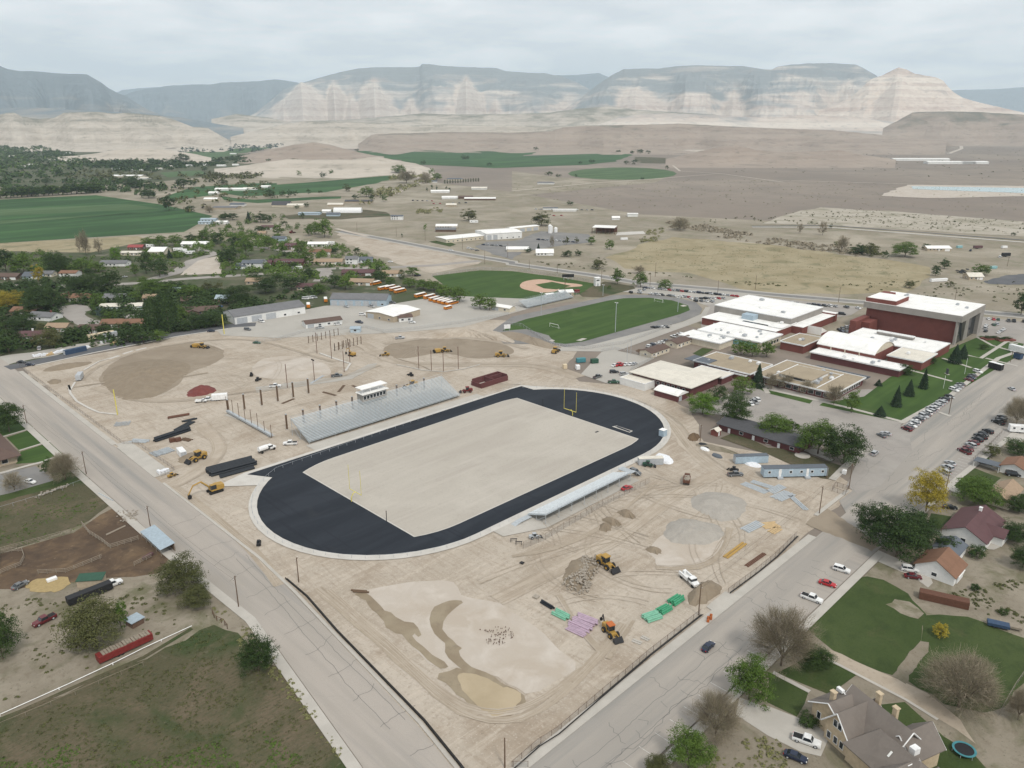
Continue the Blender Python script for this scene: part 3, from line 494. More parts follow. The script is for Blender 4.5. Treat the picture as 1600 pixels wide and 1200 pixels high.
def range_(name,sil,D,W_,m,nu=420,nr=46,wmin=.3,sc=1.0,seed=0,cl=.62,gul=.09,back=.5,spurs=(),bare_lit0=.0):
 us=[s[0]for s in sil];vs_=[s[1]for s in sil];P_=[];rows=nr+7;A_=[];bench=name=='badlands';pf=prof_b if bench else prof
 for i in range(nu+1):
  u=us[0]+(us[-1]-us[0])*i/nu;v=float(np.interp(u,us,vs_));top=FW(u,v+.5*noise.noise(Vector((u*.09,seed,0))),D)
  zt=top.z;sp_=.5+1.2*fb(u*(.008 if bench else.016)*sc+seed,seed*1.7,0,1);sp_=min(1,max(0,sp_));wc0=wmin+(1-wmin)*sp_
  for j in range(rows):
   bare=bare_lit0
   if j<=nr:
    t_=j/nr;Dj=D-W_*(1-t_)
    q0=FW(u,v,Dj);lam=W_*.34/sc
    n1=noise.noise(Vector((q0.x/lam,q0.y/lam,seed)))
    wc=min(1,wc0*1);s=max(0,1-(1-t_)/wc)
    h=pf(s,cl);a_=abs(n1);b_=abs(noise.noise(Vector((q0.x/lam*2.6,q0.y/lam*2.6,seed+5))));c_=abs(noise.noise(Vector((u*.10*sc,t_*8,seed))))
    g_=-gul*(a_*1.6+b_*1.2+c_*.5-.6)*min(1,s*3)*min(1,(1-s)*5+.1)*(.22 if bench else.8)
    for(u0,hw,hs,t0)in spurs:
     x_=(u-u0)/hw;lat=abs(x_)**1.15
     hh=hs*max(0,min(1,(t_-t0)/(.80-t0)))**1.25-lat*hs*.95
     rg=math.sin(x_*16+2*n1)*.022*hs*min(1,2*lat)
     hh+=rg
     bare=max(bare,min(1,max(0,.75+(hh-h)*5)));g_*=.3 if hh>h else 1;h=(h+hh+math.sqrt((h-hh)**2+.003))/2 if hh>0 else h  # spur faces go pale: bare rock and painted sun patches together
    z=zt*min(.982,max(0,h+g_))if h>0 else 0
    if j==nr:z=zt
    if h<=0:z=zt*.05*(.5-a_)*t_
   else:
    q=(j-nr)/7;Dj=D+W_*back*q;z=zt*(1-q**2)
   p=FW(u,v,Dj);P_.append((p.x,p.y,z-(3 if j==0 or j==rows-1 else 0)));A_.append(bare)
 fs=[(i*rows+j,(i+1)*rows+j,(i+1)*rows+j+1,i*rows+j+1)for i in range(nu)for j in range(rows-1)]
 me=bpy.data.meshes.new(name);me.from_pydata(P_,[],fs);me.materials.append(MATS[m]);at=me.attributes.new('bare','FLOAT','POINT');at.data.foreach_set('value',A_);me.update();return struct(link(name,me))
range_('mountains',[(1440,150),(1480,141),(1520,140),(1560,139),(1600,136),(1640,134),(1700,136)],19000,3000,'cliff_rock_shrub_shade',90,24,seed=9)
range_('mountains',[(150,160),(190,141),(215,138),(245,136),(290,140),(330,150)],19500,2500,'cliff_rock_shrub_shade',60,20,seed=4)
range_('mountains',[(820,130),(860,118),(900,117),(935,114),(950,120),(990,132)],16500,2500,'cliff_rock_shrub_shade',70,20,seed=6)
range_('mountains',[(170,182),(190,150),(212,142),(262,134),(300,132),(330,132),(345,129),(400,127),(430,124),(448,126),(470,130),(500,140),(560,165)],13500,3200,'cliff_rock_shrub_shade',220,36,seed=2,sc=1.2)
range_('mountains',[(370,190),(400,176),(420,160),(442,140),(470,130),(490,124),(515,117),(535,112),(560,107),(590,105),(640,105),(655,104),(660,100),(672,100),(690,103),(735,105),(775,106),(790,111),(830,114),(850,114),(880,120),(900,128),(940,150),(960,175)],11500,4600,'cliff_rock_sun_shade',560,64,seed=11.3,sc=.8,wmin=.4,cl=.6,spurs=[(583,58,.72,.05),(728,52,.78,.1),(545,40,.5,.1),(640,34,.42,.12),(700,40,.45,.08),(775,36,.42,.1),(470,70,.95,.02),(440,40,.6,0),(820,40,.3,.1),(520,40,.78,.2)])
range_('mountains',[(-60,96),(-30,98),(0,103),(12,108),(30,111),(50,111),(98,115),(136,116),(144,121),(157,128),(170,138),(183,145),(200,152),(215,162),(232,172),(260,182)],8800,2600,'cliff_rock_shrub_shade',300,50,seed=3.3,wmin=.3)
range_('mountains',[(880,172),(905,155),(930,135),(955,118),(975,108),(1000,107),(1030,107),(1060,103),(1090,102),(1130,103),(1160,103),(1185,107),(1205,109),(1215,104),(1235,101),(1265,99),(1300,98.5),(1338,101),(1350,107),(1368,117),(1385,130),(1410,165)],9800,3300,'cliff_rock_sun_shade',620,64,seed=7.9,sc=.95,wmin=.4,spurs=[(995,115,.66,0),(930,60,.4,0),(1065,50,.4,.1),(1150,60,.5,.08),(1255,95,.62,.02),(1330,75,.6,.02),(1205,45,.4,.1)])
range_('mountains',[(1250,181),(1290,170),(1330,152),(1360,124),(1380,117),(1392,111),(1404,105),(1416,108.5),(1430,115),(1446,118),(1462,120.5),(1474,126),(1482,136),(1490,144),(1505,153),(1530,160),(1560,167),(1600,176),(1650,182),(1700,184)],8300,1900,'cliff_rock_bare_sunlit',480,60,seed=21.2,sc=1.1,wmin=.62,cl=.7,gul=.06,bare_lit0=.35,spurs=[(1413,110,.8,0),(1500,90,.5,.05),(1320,80,.4,.1)])
range_('badlands',[(-60,172),(0,168),(60,168),(120,172),(200,176),(280,183),(330,192),(380,200)],6600,900,'cliff_rock_shrub_shade',160,20,seed=14)
range_('badlands',[(-60,180),(0,179),(10,176.5),(22,176),(34,182),(60,186),(85,184),(100,176),(150,174.5),(176,177),(200,176),(250,181),(275,188),(300,198),(325,200),(345,212),(362,222)],5000,1500,'badland_rock',420,44,seed=5.1,sc=2,wmin=.35,cl=.5,gul=.16)
range_('badlands',[(900,205),(930,196),(965,184),(1000,178.5),(1050,177),(1120,180),(1200,184),(1260,180),(1330,182),(1390,190),(1440,200)],6100,900,'cliff_rock_sun_shade',200,20,seed=44.1,wmin=.9,sc=1.4)
range_('badlands',[(330,186),(370,178),(420,184),(450,190),(520,188),(560,186),(620,181),(660,177),(700,179),(800,178),(860,176),(900,170),(950,166),(1000,172),(1100,178),(1200,186),(1300,190)],7300,1400,'badland_rock',560,36,seed=15.1,sc=1.6,wmin=.3,cl=.5,gul=.16)
range_('badlands',[(360,214),(400,204),(440,195),(478,189),(560,191),(610,192),(640,196),(700,194),(760,196),(800,196),(850,198),(920,196),(980,204)],5200,1300,'badland_rock',420,36,seed=25.1,sc=2,wmin=.3,cl=.45,gul=.16)
range_('badlands',[(560,226),(580,211),(590,209),(640,208),(700,206),(800,207),(860,205),(880,199),(925,196),(1000,195),(1060,193),(1100,195),(1150,198),(1220,201),(1300,203),(1350,208),(1420,214),(1480,220)],4300,1100,'badland_brown',520,36,seed=31.7,sc=1.8,wmin=.35,cl=.5,gul=.16)
range_('badlands',[(1380,200),(1400,190),(1425,176),(1440,174.5),(1478,174),(1530,175),(1560,177),(1620,180),(1680,182)],5200,900,'badland_brown',220,30,seed=41.7,sc=1.8,wmin=.5,cl=.6,gul=.15)
range_('badlands',[(1040,250),(1090,237),(1130,228),(1150,226),(1180,234),(1230,238),(1290,236),(1310,234),(1350,243),(1400,250)],2700,420,'badland_brown',220,20,seed=51.7,sc=1.8,wmin=.5,cl=.6,gul=.15)
range_('badlands',[(370,246),(430,232),(460,226),(490,222),(515,226),(560,238),(600,247)],2900,420,'badland_brown',200,20,seed=61.7,sc=1.8,wmin=.5,cl=.6,gul=.15)
range_('badlands',[(330,268),(400,256),(450,249),(500,250),(550,250),(575,246),(592,245),(615,250),(650,256),(690,272)],2150,300,'badland_rock',260,20,seed=71.7,sc=1.6,wmin=.6,cl=.6,gul=.12)
range_('badlands',[(90,246),(150,240),(180,234),(210,232),(250,233),(300,240),(330,247)],2800,260,'badland_rock',160,16,seed=81.7,sc=1.6,wmin=.6,cl=.6,gul=.12)
def haze_box():
 m=bpy.data.materials.new('haze_air');m.use_nodes=True;t=m.node_tree
 for n in list(t.nodes):
  if n.type!='OUTPUT_MATERIAL':t.nodes.remove(n)
 v=t.nodes.new('ShaderNodeVolumePrincipled');v.inputs['Color'].default_value=(.74,.89,1,1);v.inputs['Density'].default_value=HAZE;v.inputs['Anisotropy'].default_value=.2
 t.links.new(v.outputs[0],t.nodes['Material Output'].inputs['Volume'])
 b=MB();b.box(-3200,26500,-3200,26500,-5,1750);o=b.obj('haze',m);o['kind']='stuff'
HAZE=4.9e-5
haze_box()
def rect(l,r,z):
 a,b=G(l,z),G(r,z);return a.x,b.x,b.y,a.y
def windows_row(parent,axis,fixed,a0,a1,n,z0,z1,wfrac=.6,frame='white',glass='glass',name='window',proud=.06):
 """axis 'x': facade at y = fixed facing -Y; axis 'y': facade at x = fixed facing -X"""
 st=(a1-a0)/n
 for k in range(n):
  c=a0+st*(k+.5);hw=st*wfrac/2;f=MB();g=MB();t=.09
  def bx(mb,p,q,zz0,zz1,d0,d1):
   if axis=='x':mb.box(p,q,fixed-d1,fixed-d0,zz0,zz1)
   else:mb.box(fixed-d1,fixed-d0,p,q,zz0,zz1)
  bx(f,c-hw-t,c+hw+t,z0-t,z0,0,proud+.05);bx(f,c-hw-t,c+hw+t,z1,z1+t,0,proud+.05);bx(f,c-hw-t,c-hw,z0,z1,0,proud+.05);bx(f,c+hw,c+hw+t,z0,z1,0,proud+.05)
  o=f.obj(name,frame,parent);bx(g,c-hw,c+hw,z0,z1,.0,proud);g.obj('pane',glass,o)
def flat_building(name,label,x0,x1,y0,y1,h,wall,roof,units=0,cat='building',parapet=.35,z0=0,over=0,seed=1,trim='white'):
 r=thing(name,label,cat,(x0,y0,z0));X,Y=x1-x0,y1-y0
 MB().box(0,X,0,Y,0,h).obj('wall',wall,r)
 b=MB();b.box(-over-.05,X+over+.05,-over-.05,Y+over+.05,h,h+.18);rf=b.obj('roof',roof,r)
 e=MB();t=.3;o_=over+.08
 for q in((-o_,X+o_,-o_,-o_+t),(-o_,X+o_,Y+o_-t,Y+o_),(-o_,-o_+t,-o_+t,Y+o_-t),(X+o_-t,X+o_,-o_+t,Y+o_-t)):e.box(q[0],q[1],q[2],q[3],h-(.0 if over==0 else.15),h+.18+parapet)
 e.obj('parapet',trim,r)
 rr=random.Random(seed)
 for k in range(units):
  cx,cy=rr.uniform(.15,.85)*X,rr.uniform(.15,.85)*Y;u=MB();w_=rr.uniform(.6,1.4);u.box(cx-w_,cx+w_,cy-w_*.7,cy+w_*.7,h+.3,h+.3+w_*.9);u.box(cx-w_*.6,cx+w_*.6,cy-w_*.4,cy+w_*.4,h+.3+w_*.9,h+.5+w_*.9);u.box(cx-w_*.8,cx+w_*.8,cy-w_*.5,cy+w_*.5,h+.18,h+.3);u.obj('roof_unit','steel' if k%3 else 'white',rf)
 return r
def gable(b,L,D,h,rise,ov=.4,m=0,axis='x',hip=0,t=.22):
 """roof slabs on a body from 0..L x 0..D"""
 if axis=='y':
  tmp=MB();gable(tmp,D,L,h,rise,ov,m,'x',hip,t);b.add([(v[1],v[0],v[2])for v in tmp.v],[f[::-1]for f in tmp.f],m);return
 s=rise/(D/2);z0=h-ov*s;zt=h+rise;x0,x1=-ov,L+ov;r0,r1=x0+hip,x1-hip
 vs=[(x0,-ov,z0),(x1,-ov,z0),(x1,D+ov,z0),(x0,D+ov,z0),(r0,D/2,zt),(r1,D/2,zt)]
 vs+=[(a,c,e+t)for a,c,e in vs]
 b.add(vs,[(6,7,11,10),(8,9,10,11),(1,0,4,5),(3,2,5,4),(0,1,7,6),(2,3,9,8)]+([(7,8,11),(9,6,10),(0,3,4),(2,1,5),(1,2,8,7),(3,0,6,9)]if hip else[(0,6,10,4),(4,10,9,3),(1,5,11,7),(5,2,8,11)]),m)
def gable_wall(b,L,D,h,rise,m=0,axis='x',hip=0):
 if axis=='y':
  tmp=MB();gable_wall(tmp,D,L,h,rise,m,'x',hip);b.add([(v[1],v[0],v[2])for v in tmp.v],[f[::-1]for f in tmp.f],m);return
 if hip:b.box(0,L,0,D,0,h,m);return
 b.add([(0,0,0),(L,0,0),(L,D,0),(0,D,0),(0,0,h),(L,0,h),(L,D,h),(0,D,h),(0,D/2,h+rise),(L,D/2,h+rise)],[(0,1,5,4),(2,3,7,6),(0,4,8,7,3),(1,2,6,9,5),(3,2,1,0)],m)
def add_window(parent,x,y,z,w_,h_,side,glass='glass',frame='white',name='window'):
 """side: 'f' faces -y, 'b' +y, 'l' -x, 'r' +x"""
 f,g=MB(),MB();t=.1
 def bx(mb,a0,a1,zz0,zz1,d):
  if side=='f':mb.box(x+a0,x+a1,y-d,y+.02,zz0,zz1)
  elif side=='b':mb.box(x+a0,x+a1,y-.02,y+d,zz0,zz1)
  elif side=='l':mb.box(x-d,x+.02,y+a0,y+a1,zz0,zz1)
  else:mb.box(x-.02,x+d,y+a0,y+a1,zz0,zz1)
 w2_=w_/2
 bx(f,-w2_-t,w2_+t,z-t,z,.1);bx(f,-w2_-t,w2_+t,z+h_,z+h_+t,.1);bx(f,-w2_-t,-w2_,z,z+h_,.1);bx(f,w2_,w2_+t,z,z+h_,.1)
 o=f.obj(name,frame,parent);bx(g,-w2_,w2_,z,z+h_,.05);g.obj('pane',glass,o)
def add_door(parent,x,y,w_,h_,side,m='white',name='door',z=0):
 b=MB()
 if side=='f':b.box(x-w_/2,x+w_/2,y-.09,y+.02,z+.05,z+h_)
 elif side=='b':b.box(x-w_/2,x+w_/2,y-.02,y+.09,z+.05,z+h_)
 elif side=='l':b.box(x-.09,x+.02,y-w_/2,y+w_/2,z+.05,z+h_)
 else:b.box(x-.02,x+.09,y-w_/2,y+w_/2,z+.05,z+h_)
 b.obj(name,m,parent)
CAMROT=-AZ
def house(s,L,D,roof,wall,label,rot=0,h=2.8,rise=1.9,hip=0,wing=None,garage=True,chimney=None,cat='house',name='house',world=False,detail=2,det_door='white',metal=False,group=None):
 """s: photo point of the middle of the front foot; rot degrees against the picture plane (0 = front faces the camera)"""
 p=s if isinstance(s,Vector)else G(s);rz=R(rot)if world else CAMROT+R(rot);r=thing(name,label,cat,(p.x,p.y,0),rz,group);ox=-L/2
 b=MB();gable_wall(b,L,D,h,rise,0,'x',hip);b.v=[(a+ox,c,e)for a,c,e in b.v]
 if wing:
  wx,wl,wd=wing;t_=MB();gable_wall(t_,wl,wd+D*.5,h,wl*.22,0,'y');b.add([(a+wx,c-wd,e)for a,c,e in t_.v],t_.f)
 b.obj('wall',wall,r)
 b=MB();gable(b,L,D,h,rise,.5,0,'x',hip);b.v=[(a+ox,c,e)for a,c,e in b.v]
 if wing:t_=MB();gable(t_,wl,wd+D*.5,h,wl*.22,.4,0,'y');b.add([(a+wx,c-wd,e+.01)for a,c,e in t_.v],t_.f)
 ro=b.obj('roof',roof,r)
 if detail:
  gx=ox+L*.84 if garage else None
  if garage:add_door(r,gx,0,min(5,L*.24),2.2,'f','white','garage_door')
  n=max(2,int(L/5));lim=ox+L*(.68 if garage else.95)
  for k in range(n):
   x_=ox+L*.06+(lim-ox-L*.08)*(k+.5)/n
   if wing and wx-.9<x_<wx+wl+.9:continue
   if k==n//2:add_door(r,x_+1.3,0,1,2.1,'f',det_door)
   add_window(r,x_-.4,0,1.0 if h<4 else 3.6,1.5,1.15,'f')
   if h>=4:add_window(r,x_-.4,0,.9,1.5,1.2,'f')
  if wing:add_window(r,wx+wl/2,-wd,1,1.8,1.2,'f')
  add_window(r,ox,D*.5,1,1.4,1.1,'l');add_window(r,-ox,D*.5,1,1.4,1.1,'r')
 if chimney is not None:
  c=MB();cx=ox+L*chimney;c.box(cx-.45,cx+.45,D*.5-.4,D*.5+.4,h,h+rise+1.2);c.box(cx-.55,cx+.55,D*.5-.5,D*.5+.5,h+rise+1.2,h+rise+1.35);c.obj('chimney','brick' if metal is False else 'white',ro)
 return r
x0,x1,y0,y1=496.5,541,128,185
r=thing('auditorium','tall windowless red brick auditorium with a grey concrete band under its white roof','building',(x0,y0,0))
X,Y=x1-x0,y1-y0
b=MB();b.box(3.5,X-2,2.5,Y-1,0,14);b.obj('wall','brick',r)
b=MB()
b.prism([(0,-.0),(X,0),(X,Y),(0,Y)],13.9,17.6);b.obj('fascia','grey_concrete',r)
b=MB();b.box(.4,X-.4,.4,Y-.4,17.62,17.8);rf=b.obj('roof','roof_white',r)
b=MB();b.box(1,22,Y-19,Y-.6,17.8,20.2);b.box(22,30,Y-8,Y-.6,17.8,20.0);tw=b.obj('fly_tower','brick',r)
b=MB();b.box(1.5,21.5,Y-18.5,Y-1.1,20.2,20.4);b.obj('roof','roof_white',tw)
for(a,c)in((30,12),(24,5),(34,44),(37,44)):u=MB();u.box(a-1,a+1,c-.8,c+.8,17.8,18.7);u.box(a-.7,a+.7,c-.5,c+.5,18.7,18.95);u.obj('roof_vent','steel',rf)
MB().box(.3,3.5,2,3.1,0,13.9).obj('buttress','grey_concrete',r);MB().box(X-8,X,.2,2.45,0,13.9).obj('buttress','grey_concrete',r);b=MB()
b.add([(8,-.1,13.9),(14,-.1,13.9),(22,1.6,0),(14,1.6,0),(8,2.4,13.9),(14,2.4,13.9),(22,2.4,0),(14,2.4,0)],[(0,3,2,1),(4,5,6,7),(0,1,5,4),(1,2,6,5),(3,7,6,2),(0,4,7,3)]);b.obj('buttress','grey_concrete',r)
b=MB();b.box(3.6,X-8.2,2.3,2.48,.1,13.6);b.obj('entrance_glass','glass',r)
b=MB();b.box(-18,3.4,Y-4,Y,0,8.5);b.box(-10,3.4,Y-9,Y-4.05,0,7);b.obj('stair_block','brick',r)
r=flat_building('gymnasium','large gymnasium with a broad white roof and grey upper walls over low brick wings',455,500,212,266,8.6,'grey_concrete','roof_white',6,seed=4)
b=MB();b.box(-21,0,-1,50,0,4.6);b.box(0,46,-8,-.05,0,4.6);b.box(45.1,50,-8,20,0,5.4);b.obj('lower_wing','brick',r)
b=MB();b.box(-21.4,-.05,-1.4,50.4,4.6,4.85);b.box(-.0,46,-8.4,-.1,4.6,4.83);b.box(46.05,50.4,-8.4,20.3,5.4,5.65);b.obj('lower_roof','roof_white',r)
windows_row(r,'y',-21,2,36,14,2.2,3.6,.6);add_door(r,-21,40,3,2.6,'l');b=MB();b.box(-12.5,-10.5,6,26,4.86,5.1);b.obj('skylight','glass',r)
b=MB();b.box(-6.5,-.1,22,30,4.85,8);b.obj('stair_block','trailer_blue',r)
flat_building('entrance_block','low brick entry block with a white roof in front of the gymnasium corner',*rect('h0,760','h180,740',5),5,'brick','roof_white',1,seed=5)
r=flat_building('classroom_block','low white-roofed school block with turquoise window wall',405,430,205,246,4.6,'wall_cream','roof_white',9,seed=8,over=.6)
windows_row(r,'y',0,2,18,7,.8,3.6,.86,'teal','teal_glass');windows_row(r,'x',0,2,22,6,1.2,3,.7)
flat_building('classroom_block','low white-roofed school block stepping down toward the grass track',389,404,222,249,3.8,'wall_cream','roof_white',5,seed=9,over=.6)
x0,x1,y0,y1=rect('h310,870','h785,880',6)
r=thing('vaulted_gym','white barrel-vaulted roof over a red brick hall in the middle of the school','building',(x0,y0,0));X,Y=x1-x0,y1-y0
MB().box(0,X,0,Y,0,6.2).obj('wall','brick',r);secs=[]
for k in range(13):
 t=k/12;xx=-.4+(X+.8)*t;zz=6.2+4.3*math.sin(math.pi*t)**.8;secs.append([(xx,-.4,zz+.25),(xx,Y+.4,zz+.25),(xx,Y+.4,zz if 0<k<12 else 6.0),(xx,-.4,zz if 0<k<12 else 6.0)])
b=MB();b.loft(secs);b.obj('roof','roof_white',r)
ed=[(X*k/12,6.2+4.3*math.sin(math.pi*k/12)**.8)for k in range(13)];[MB().add([(a,y,c)for a,c in ed],[tuple(range(12,-1,-1))]).obj('end_wall','wall_cream',r)for y in(.02,Y-.02)]
for k in range(3):b=MB();b.box(-.5,0,Y*(.25+.25*k)-.2,Y*(.25+.25*k)+.2,0,6.1);b.obj('pilaster','wall_cream',r)
flat_building('cafeteria_wing','broad flat white-roofed wing between the barrel vault and the auditorium',452,479.6,127.5,177,4.6,'brick','roof_white',5,seed=11)
b=flat_building('roof_monitor','raised white roof box on the wing beside the auditorium',*rect('h680,790','h920,825',6.6),1.2,'grey_concrete','roof_white',0,z0=5.25)
flat_building('library_wing','square brick wing with a cream roof facing the spruce lawn',429.6,451.6,125.9,143.3,4.7,'brick','roof_cream',1,seed=12,over=.5)
flat_building('covered_walk','long low white roof running in front of the barrel-vaulted hall',409.4,420,130,177,3.8,'brick_maroon','roof_white',4,seed=13,over=.5)
r=flat_building('old_school_wing','sprawling tan gravel-roofed school wing with white edging and many roof units',351,384,138,178,3.8,'brick_maroon','roof_tan',16,seed=14,over=1.0)
windows_row(r,'x',0,2,30,10,1,2.8,.75);windows_row(r,'y',0,2,36,9,1,2.8,.7)
b=MB();b.box(5,24,14,30,3.98,5.6);q=b.obj('clerestory','wall_white',r);b=MB();b.box(4.6,24.4,13.6,30.4,5.6,5.8);b.obj('roof','roof_tan',q);b=MB();b.box(4.94,4.99,17,27,4.4,5.3);b.obj('window_band','glass',q)
b=MB()
for q in((1,31,9,9.35),(1,31,33,33.35),(29,29.4,9.4,33)):b.box(*q,3.98,4.3)
b.obj('expansion_curb','white',r)
b=MB();b.add([(31,-.9,4.4),(34.6,-.9,4.4),(40,-1,3.2),(40,26,3.2),(34.6,26,4.4)],[(0,1,2),(1,4,3,2)]);b.box(34.1,40,-1,26,2.9,3.15);b.obj('canopy','roof_slate',r)
r=flat_building('old_school_wing','tan-roofed brick wing behind the young trees, west of the clerestory',*rect('g1140,975','h20,1000',4),3.8,'brick_maroon','roof_tan',4,seed=15,over=.6)
windows_row(r,'y',0,2,r_:=30,9,1,2.6,.7)
b=MB();b.box(-1.2,9,24,38,4.02,4.3);b.obj('dark_roof_patch','roof_slate',r)
flat_building('old_school_wing','small tan-roofed brick block between the teal-glass wing and the barrel vault',*rect('h80,850','h340,830',5),4.6,'brick','roof_tan',2,seed=16,over=.4)
flat_building('entry_canopy','small white-roofed brick porch beside the dark cone-shaped conifer',*rect('g1360,1045','g1480,1060',3),2.8,'brick','roof_white',0,over=.5)
b=thing('ramp_shed','white sloping shed roof against the gymnasium wing','building',tuple(G('h300,800')));q=MB();q.add([(-4,-5,0),(4,-5,0),(4,5,0),(-4,5,0),(-4,-5,5),(4,-5,1.4),(4,5,1.4),(-4,5,5)],[(3,2,1,0),(4,5,6,7),(0,1,5,4),(1,2,6,5),(2,3,7,6),(3,0,4,7)]);q.obj('roof','roof_white',b);q=MB();q.box(-3.8,3.8,-5.2,-5.02,0,1.2);q.obj('wall','brick',b)
x0,x1,y0,y1=307.2,333.8,188.4,224.2
r=thing('shop_building','square brick workshop with a wide cream pyramid roof beside the staff lot','building',(x0,y0,0));X,Y=x1-x0,y1-y0
MB().box(.8,X-.8,.8,Y-.8,0,4.6).obj('wall','brick_maroon',r)
b=MB();b.add([(-.6,-.6,4.6),(X+.6,-.6,4.6),(X+.6,Y+.6,4.6),(-.6,Y+.6,4.6),(-.6,-.6,4.95),(X+.6,-.6,4.95),(X+.6,Y+.6,4.95),(-.6,Y+.6,4.95),(X/2,Y/2,6.3)],[(3,2,1,0),(4,5,8),(5,6,8),(6,7,8),(7,4,8),(0,1,5,4),(1,2,6,5),(2,3,7,6),(3,0,4,7)]);b.obj('roof','roof_cream',r)
windows_row(r,'y',.8,3,Y-3,10,2,3.3,.5)
flat_building('shop_annex','low cream-roofed annex on the east side of the pyramid-roofed workshop',334.5,345,188,206,3.4,'brick_maroon','roof_cream',0,over=.4)
r=flat_building('storage_shed','white-walled storage shed with a pale lean-to roof beside the pyramid-roofed workshop',*rect('g675,1085','g905,1100',3),3.2,'wall_white','roof_cream',0)
x0,x1,y0,y1=rect('g890,1150','g1100,1165',3.4)
r=thing('round_top_shed','brick shed with a rounded white metal roof by the bright green tree','building',(x0,y0,0));X,Y=x1-x0,y1-y0
MB().box(0,X,0,Y,0,3).obj('wall','brick_maroon',r);b=MB();b.loft([[(-.3+(X+.6)*k/8,-.3,3.05+1.3*math.sin(math.pi*k/8)),(-.3+(X+.6)*k/8,Y+.3,3.05+1.3*math.sin(math.pi*k/8)),(-.3+(X+.6)*k/8,Y+.3,2.85),(-.3+(X+.6)*k/8,-.3,2.85)]for k in range(9)]);b.obj('roof','roof_white',r);add_door(r,2.2,0,2.4,2.3,'f','steel')
for s_,lb in(('g870,960','brown-roofed white classroom hut nearer the log pile'),('g1030,900','brown-roofed white classroom hut behind its twin, next to the white school roofs')):
 p=G(s_);r=thing('portable_classroom',lb,'building',(p.x,p.y,0),0,'classroom huts');b=MB();gable_wall(b,17.5,8,2.9,1.2,0,'x');b.obj('wall','wall_cream',r);b=MB();gable(b,17.5,8,2.9,1.2,.4);b.obj('roof','roof_brown',r)
 for k in range(4):add_window(r,2.5+4*k,0,1.1,1.2,1,'f')
 add_door(r,4.6,0,1,2.1,'f');add_window(r,0,4,1.1,1.2,1,'l')
p=G('l60,360');r=thing('brick_office','low brick hall with a dark roof half hidden under the big trees by the junction','building',(p.x-6,p.y-2,0));b=MB();gable_wall(b,12,36,3,1.2,0,'y');b.v=[(v[0],v[1]-10,v[2])for v in b.v];b.obj('wall','brick_maroon',r);b=MB();gable(b,12,36,3,1.2,.9,0,'y');b.v=[(v[0],v[1]-10,v[2])for v in b.v];b.obj('roof','roof_dark',r)
for k in range(6):add_door(r,0,-7+5.6*k,1.1,2.1,'l')if k%2 else add_window(r,0,-7+5.6*k,1,1.6,1.1,'l')
p=G('k1280,330');r=thing('brick_shed','tiny brick garden shed with a pale roof beside the dirt lane','shed',(p.x,p.y,0));b=MB();gable_wall(b,3,3,2.2,.9);b.obj('wall','brick',r);b=MB();gable(b,3,3,2.2,.9,.25);b.obj('roof','roof_cream',r);add_door(r,1.5,0,.9,1.9,'f')
def shed(name,label,l,r_,z,h,rise,axis,roof,wall,doors=0,dside='f',win=0,cat='building',vault=False):
 x0,x1,y0,y1=rect(l,r_,z);r=thing(name,label,cat,(x0,y0,0));X,Y=x1-x0,y1-y0
 b=MB();gable_wall(b,X,Y,h,rise,0,axis);b.obj('wall',wall,r);b=MB();gable(b,X,Y,h,rise,.4,0,axis);b.obj('roof',roof,r)
 n=doors+win
 for k in range(n):
  c=(k+.5)/n
  if dside=='l':(add_door(r,0,Y*c,3.4,3.4,'l','steel','roller_door')if k<doors else add_window(r,0,Y*c,1,1.5,1,'l'))
  else:(add_door(r,X*c,0,3.4,3.4,'f','steel','roller_door')if k<doors else add_window(r,X*c,0,1,1.5,1,'f'))
 return r
def shedp(name,label,x0,y0,rz,X,Y,h,rise,axis,roof,wall,doors=0,win=0,cat='building'):
 r=thing(name,label,cat,(x0,y0,0),rz);b=MB();gable_wall(b,X,Y,h,rise,0,axis);b.obj('wall',wall,r);b=MB();gable(b,X,Y,h,rise,.4,0,axis);b.obj('roof',roof,r);n=doors+win
 for k in range(n):
  c=X*(k+.5)/n
  if k<doors:add_door(r,c,0,X/n*.7,h*.78,'f','steel','roller_door')
  else:add_window(r,c,0,1,1.6,1.1,'f')
 return r
def span(a,c):p,q=G(a),G(c);d=q-p;return p,d.length,math.atan2(d.y,d.x)
p,L_,a_=span('f-130,750','f310,680');shedp('warehouse','long white warehouse with a dark grey gable roof, west end of the bus yard',p.x,p.y,a_,L_,20,5.2,2.6,'x','roof_grey','wall_white',3,2)
p,L_,a_=span('f465,630','f815,636');shedp('bus_garage','dark-roofed bus garage with pale blue roller doors facing the yard',p.x,p.y,a_,L_,17,4.8,2.6,'x','roof_grey','trailer_blue',6,1)
p,L_,a_=span('f690,705','f860,738');r=shedp('depot_office','tan-fronted depot with a big white low-pitched roof in the middle of the bus yard',p.x,p.y,a_,L_,26,4.2,1.0,'y','roof_white','wall_tan',1,2)
p,L_,a_=span('f895,735','f1000,725');shedp('depot_annex','small white annex with a brown roof stuck to the front of the white-roofed depot',p.x,p.y,a_,L_*.8,7,3,1.3,'x','roof_brown','wall_white',0,2)
p,L_,a_=span('f315,775','f540,745');shedp('yard_office','narrow white building with a maroon-brown roof beside the bare fence frames',p.x,p.y,a_,L_,8.5,3,1.4,'x','roof_brown','wall_white',1,3)
p,L_,a_=span('f590,800','f650,800');shedp('tool_shed','little pale blue shed beside the blue truck near the fence frames',p.x,p.y,a_,L_,5,2.6,.8,'x','roof_blue','wall_blue',0,1)
p,L_,a_=span('f1465,655','f1585,675');shedp('ticket_shed','white shed at the tip of the bus yard beside the hedge of round trees',p.x,p.y,a_,L_,7,3,1,'x','roof_white','wall_cream',1,1)
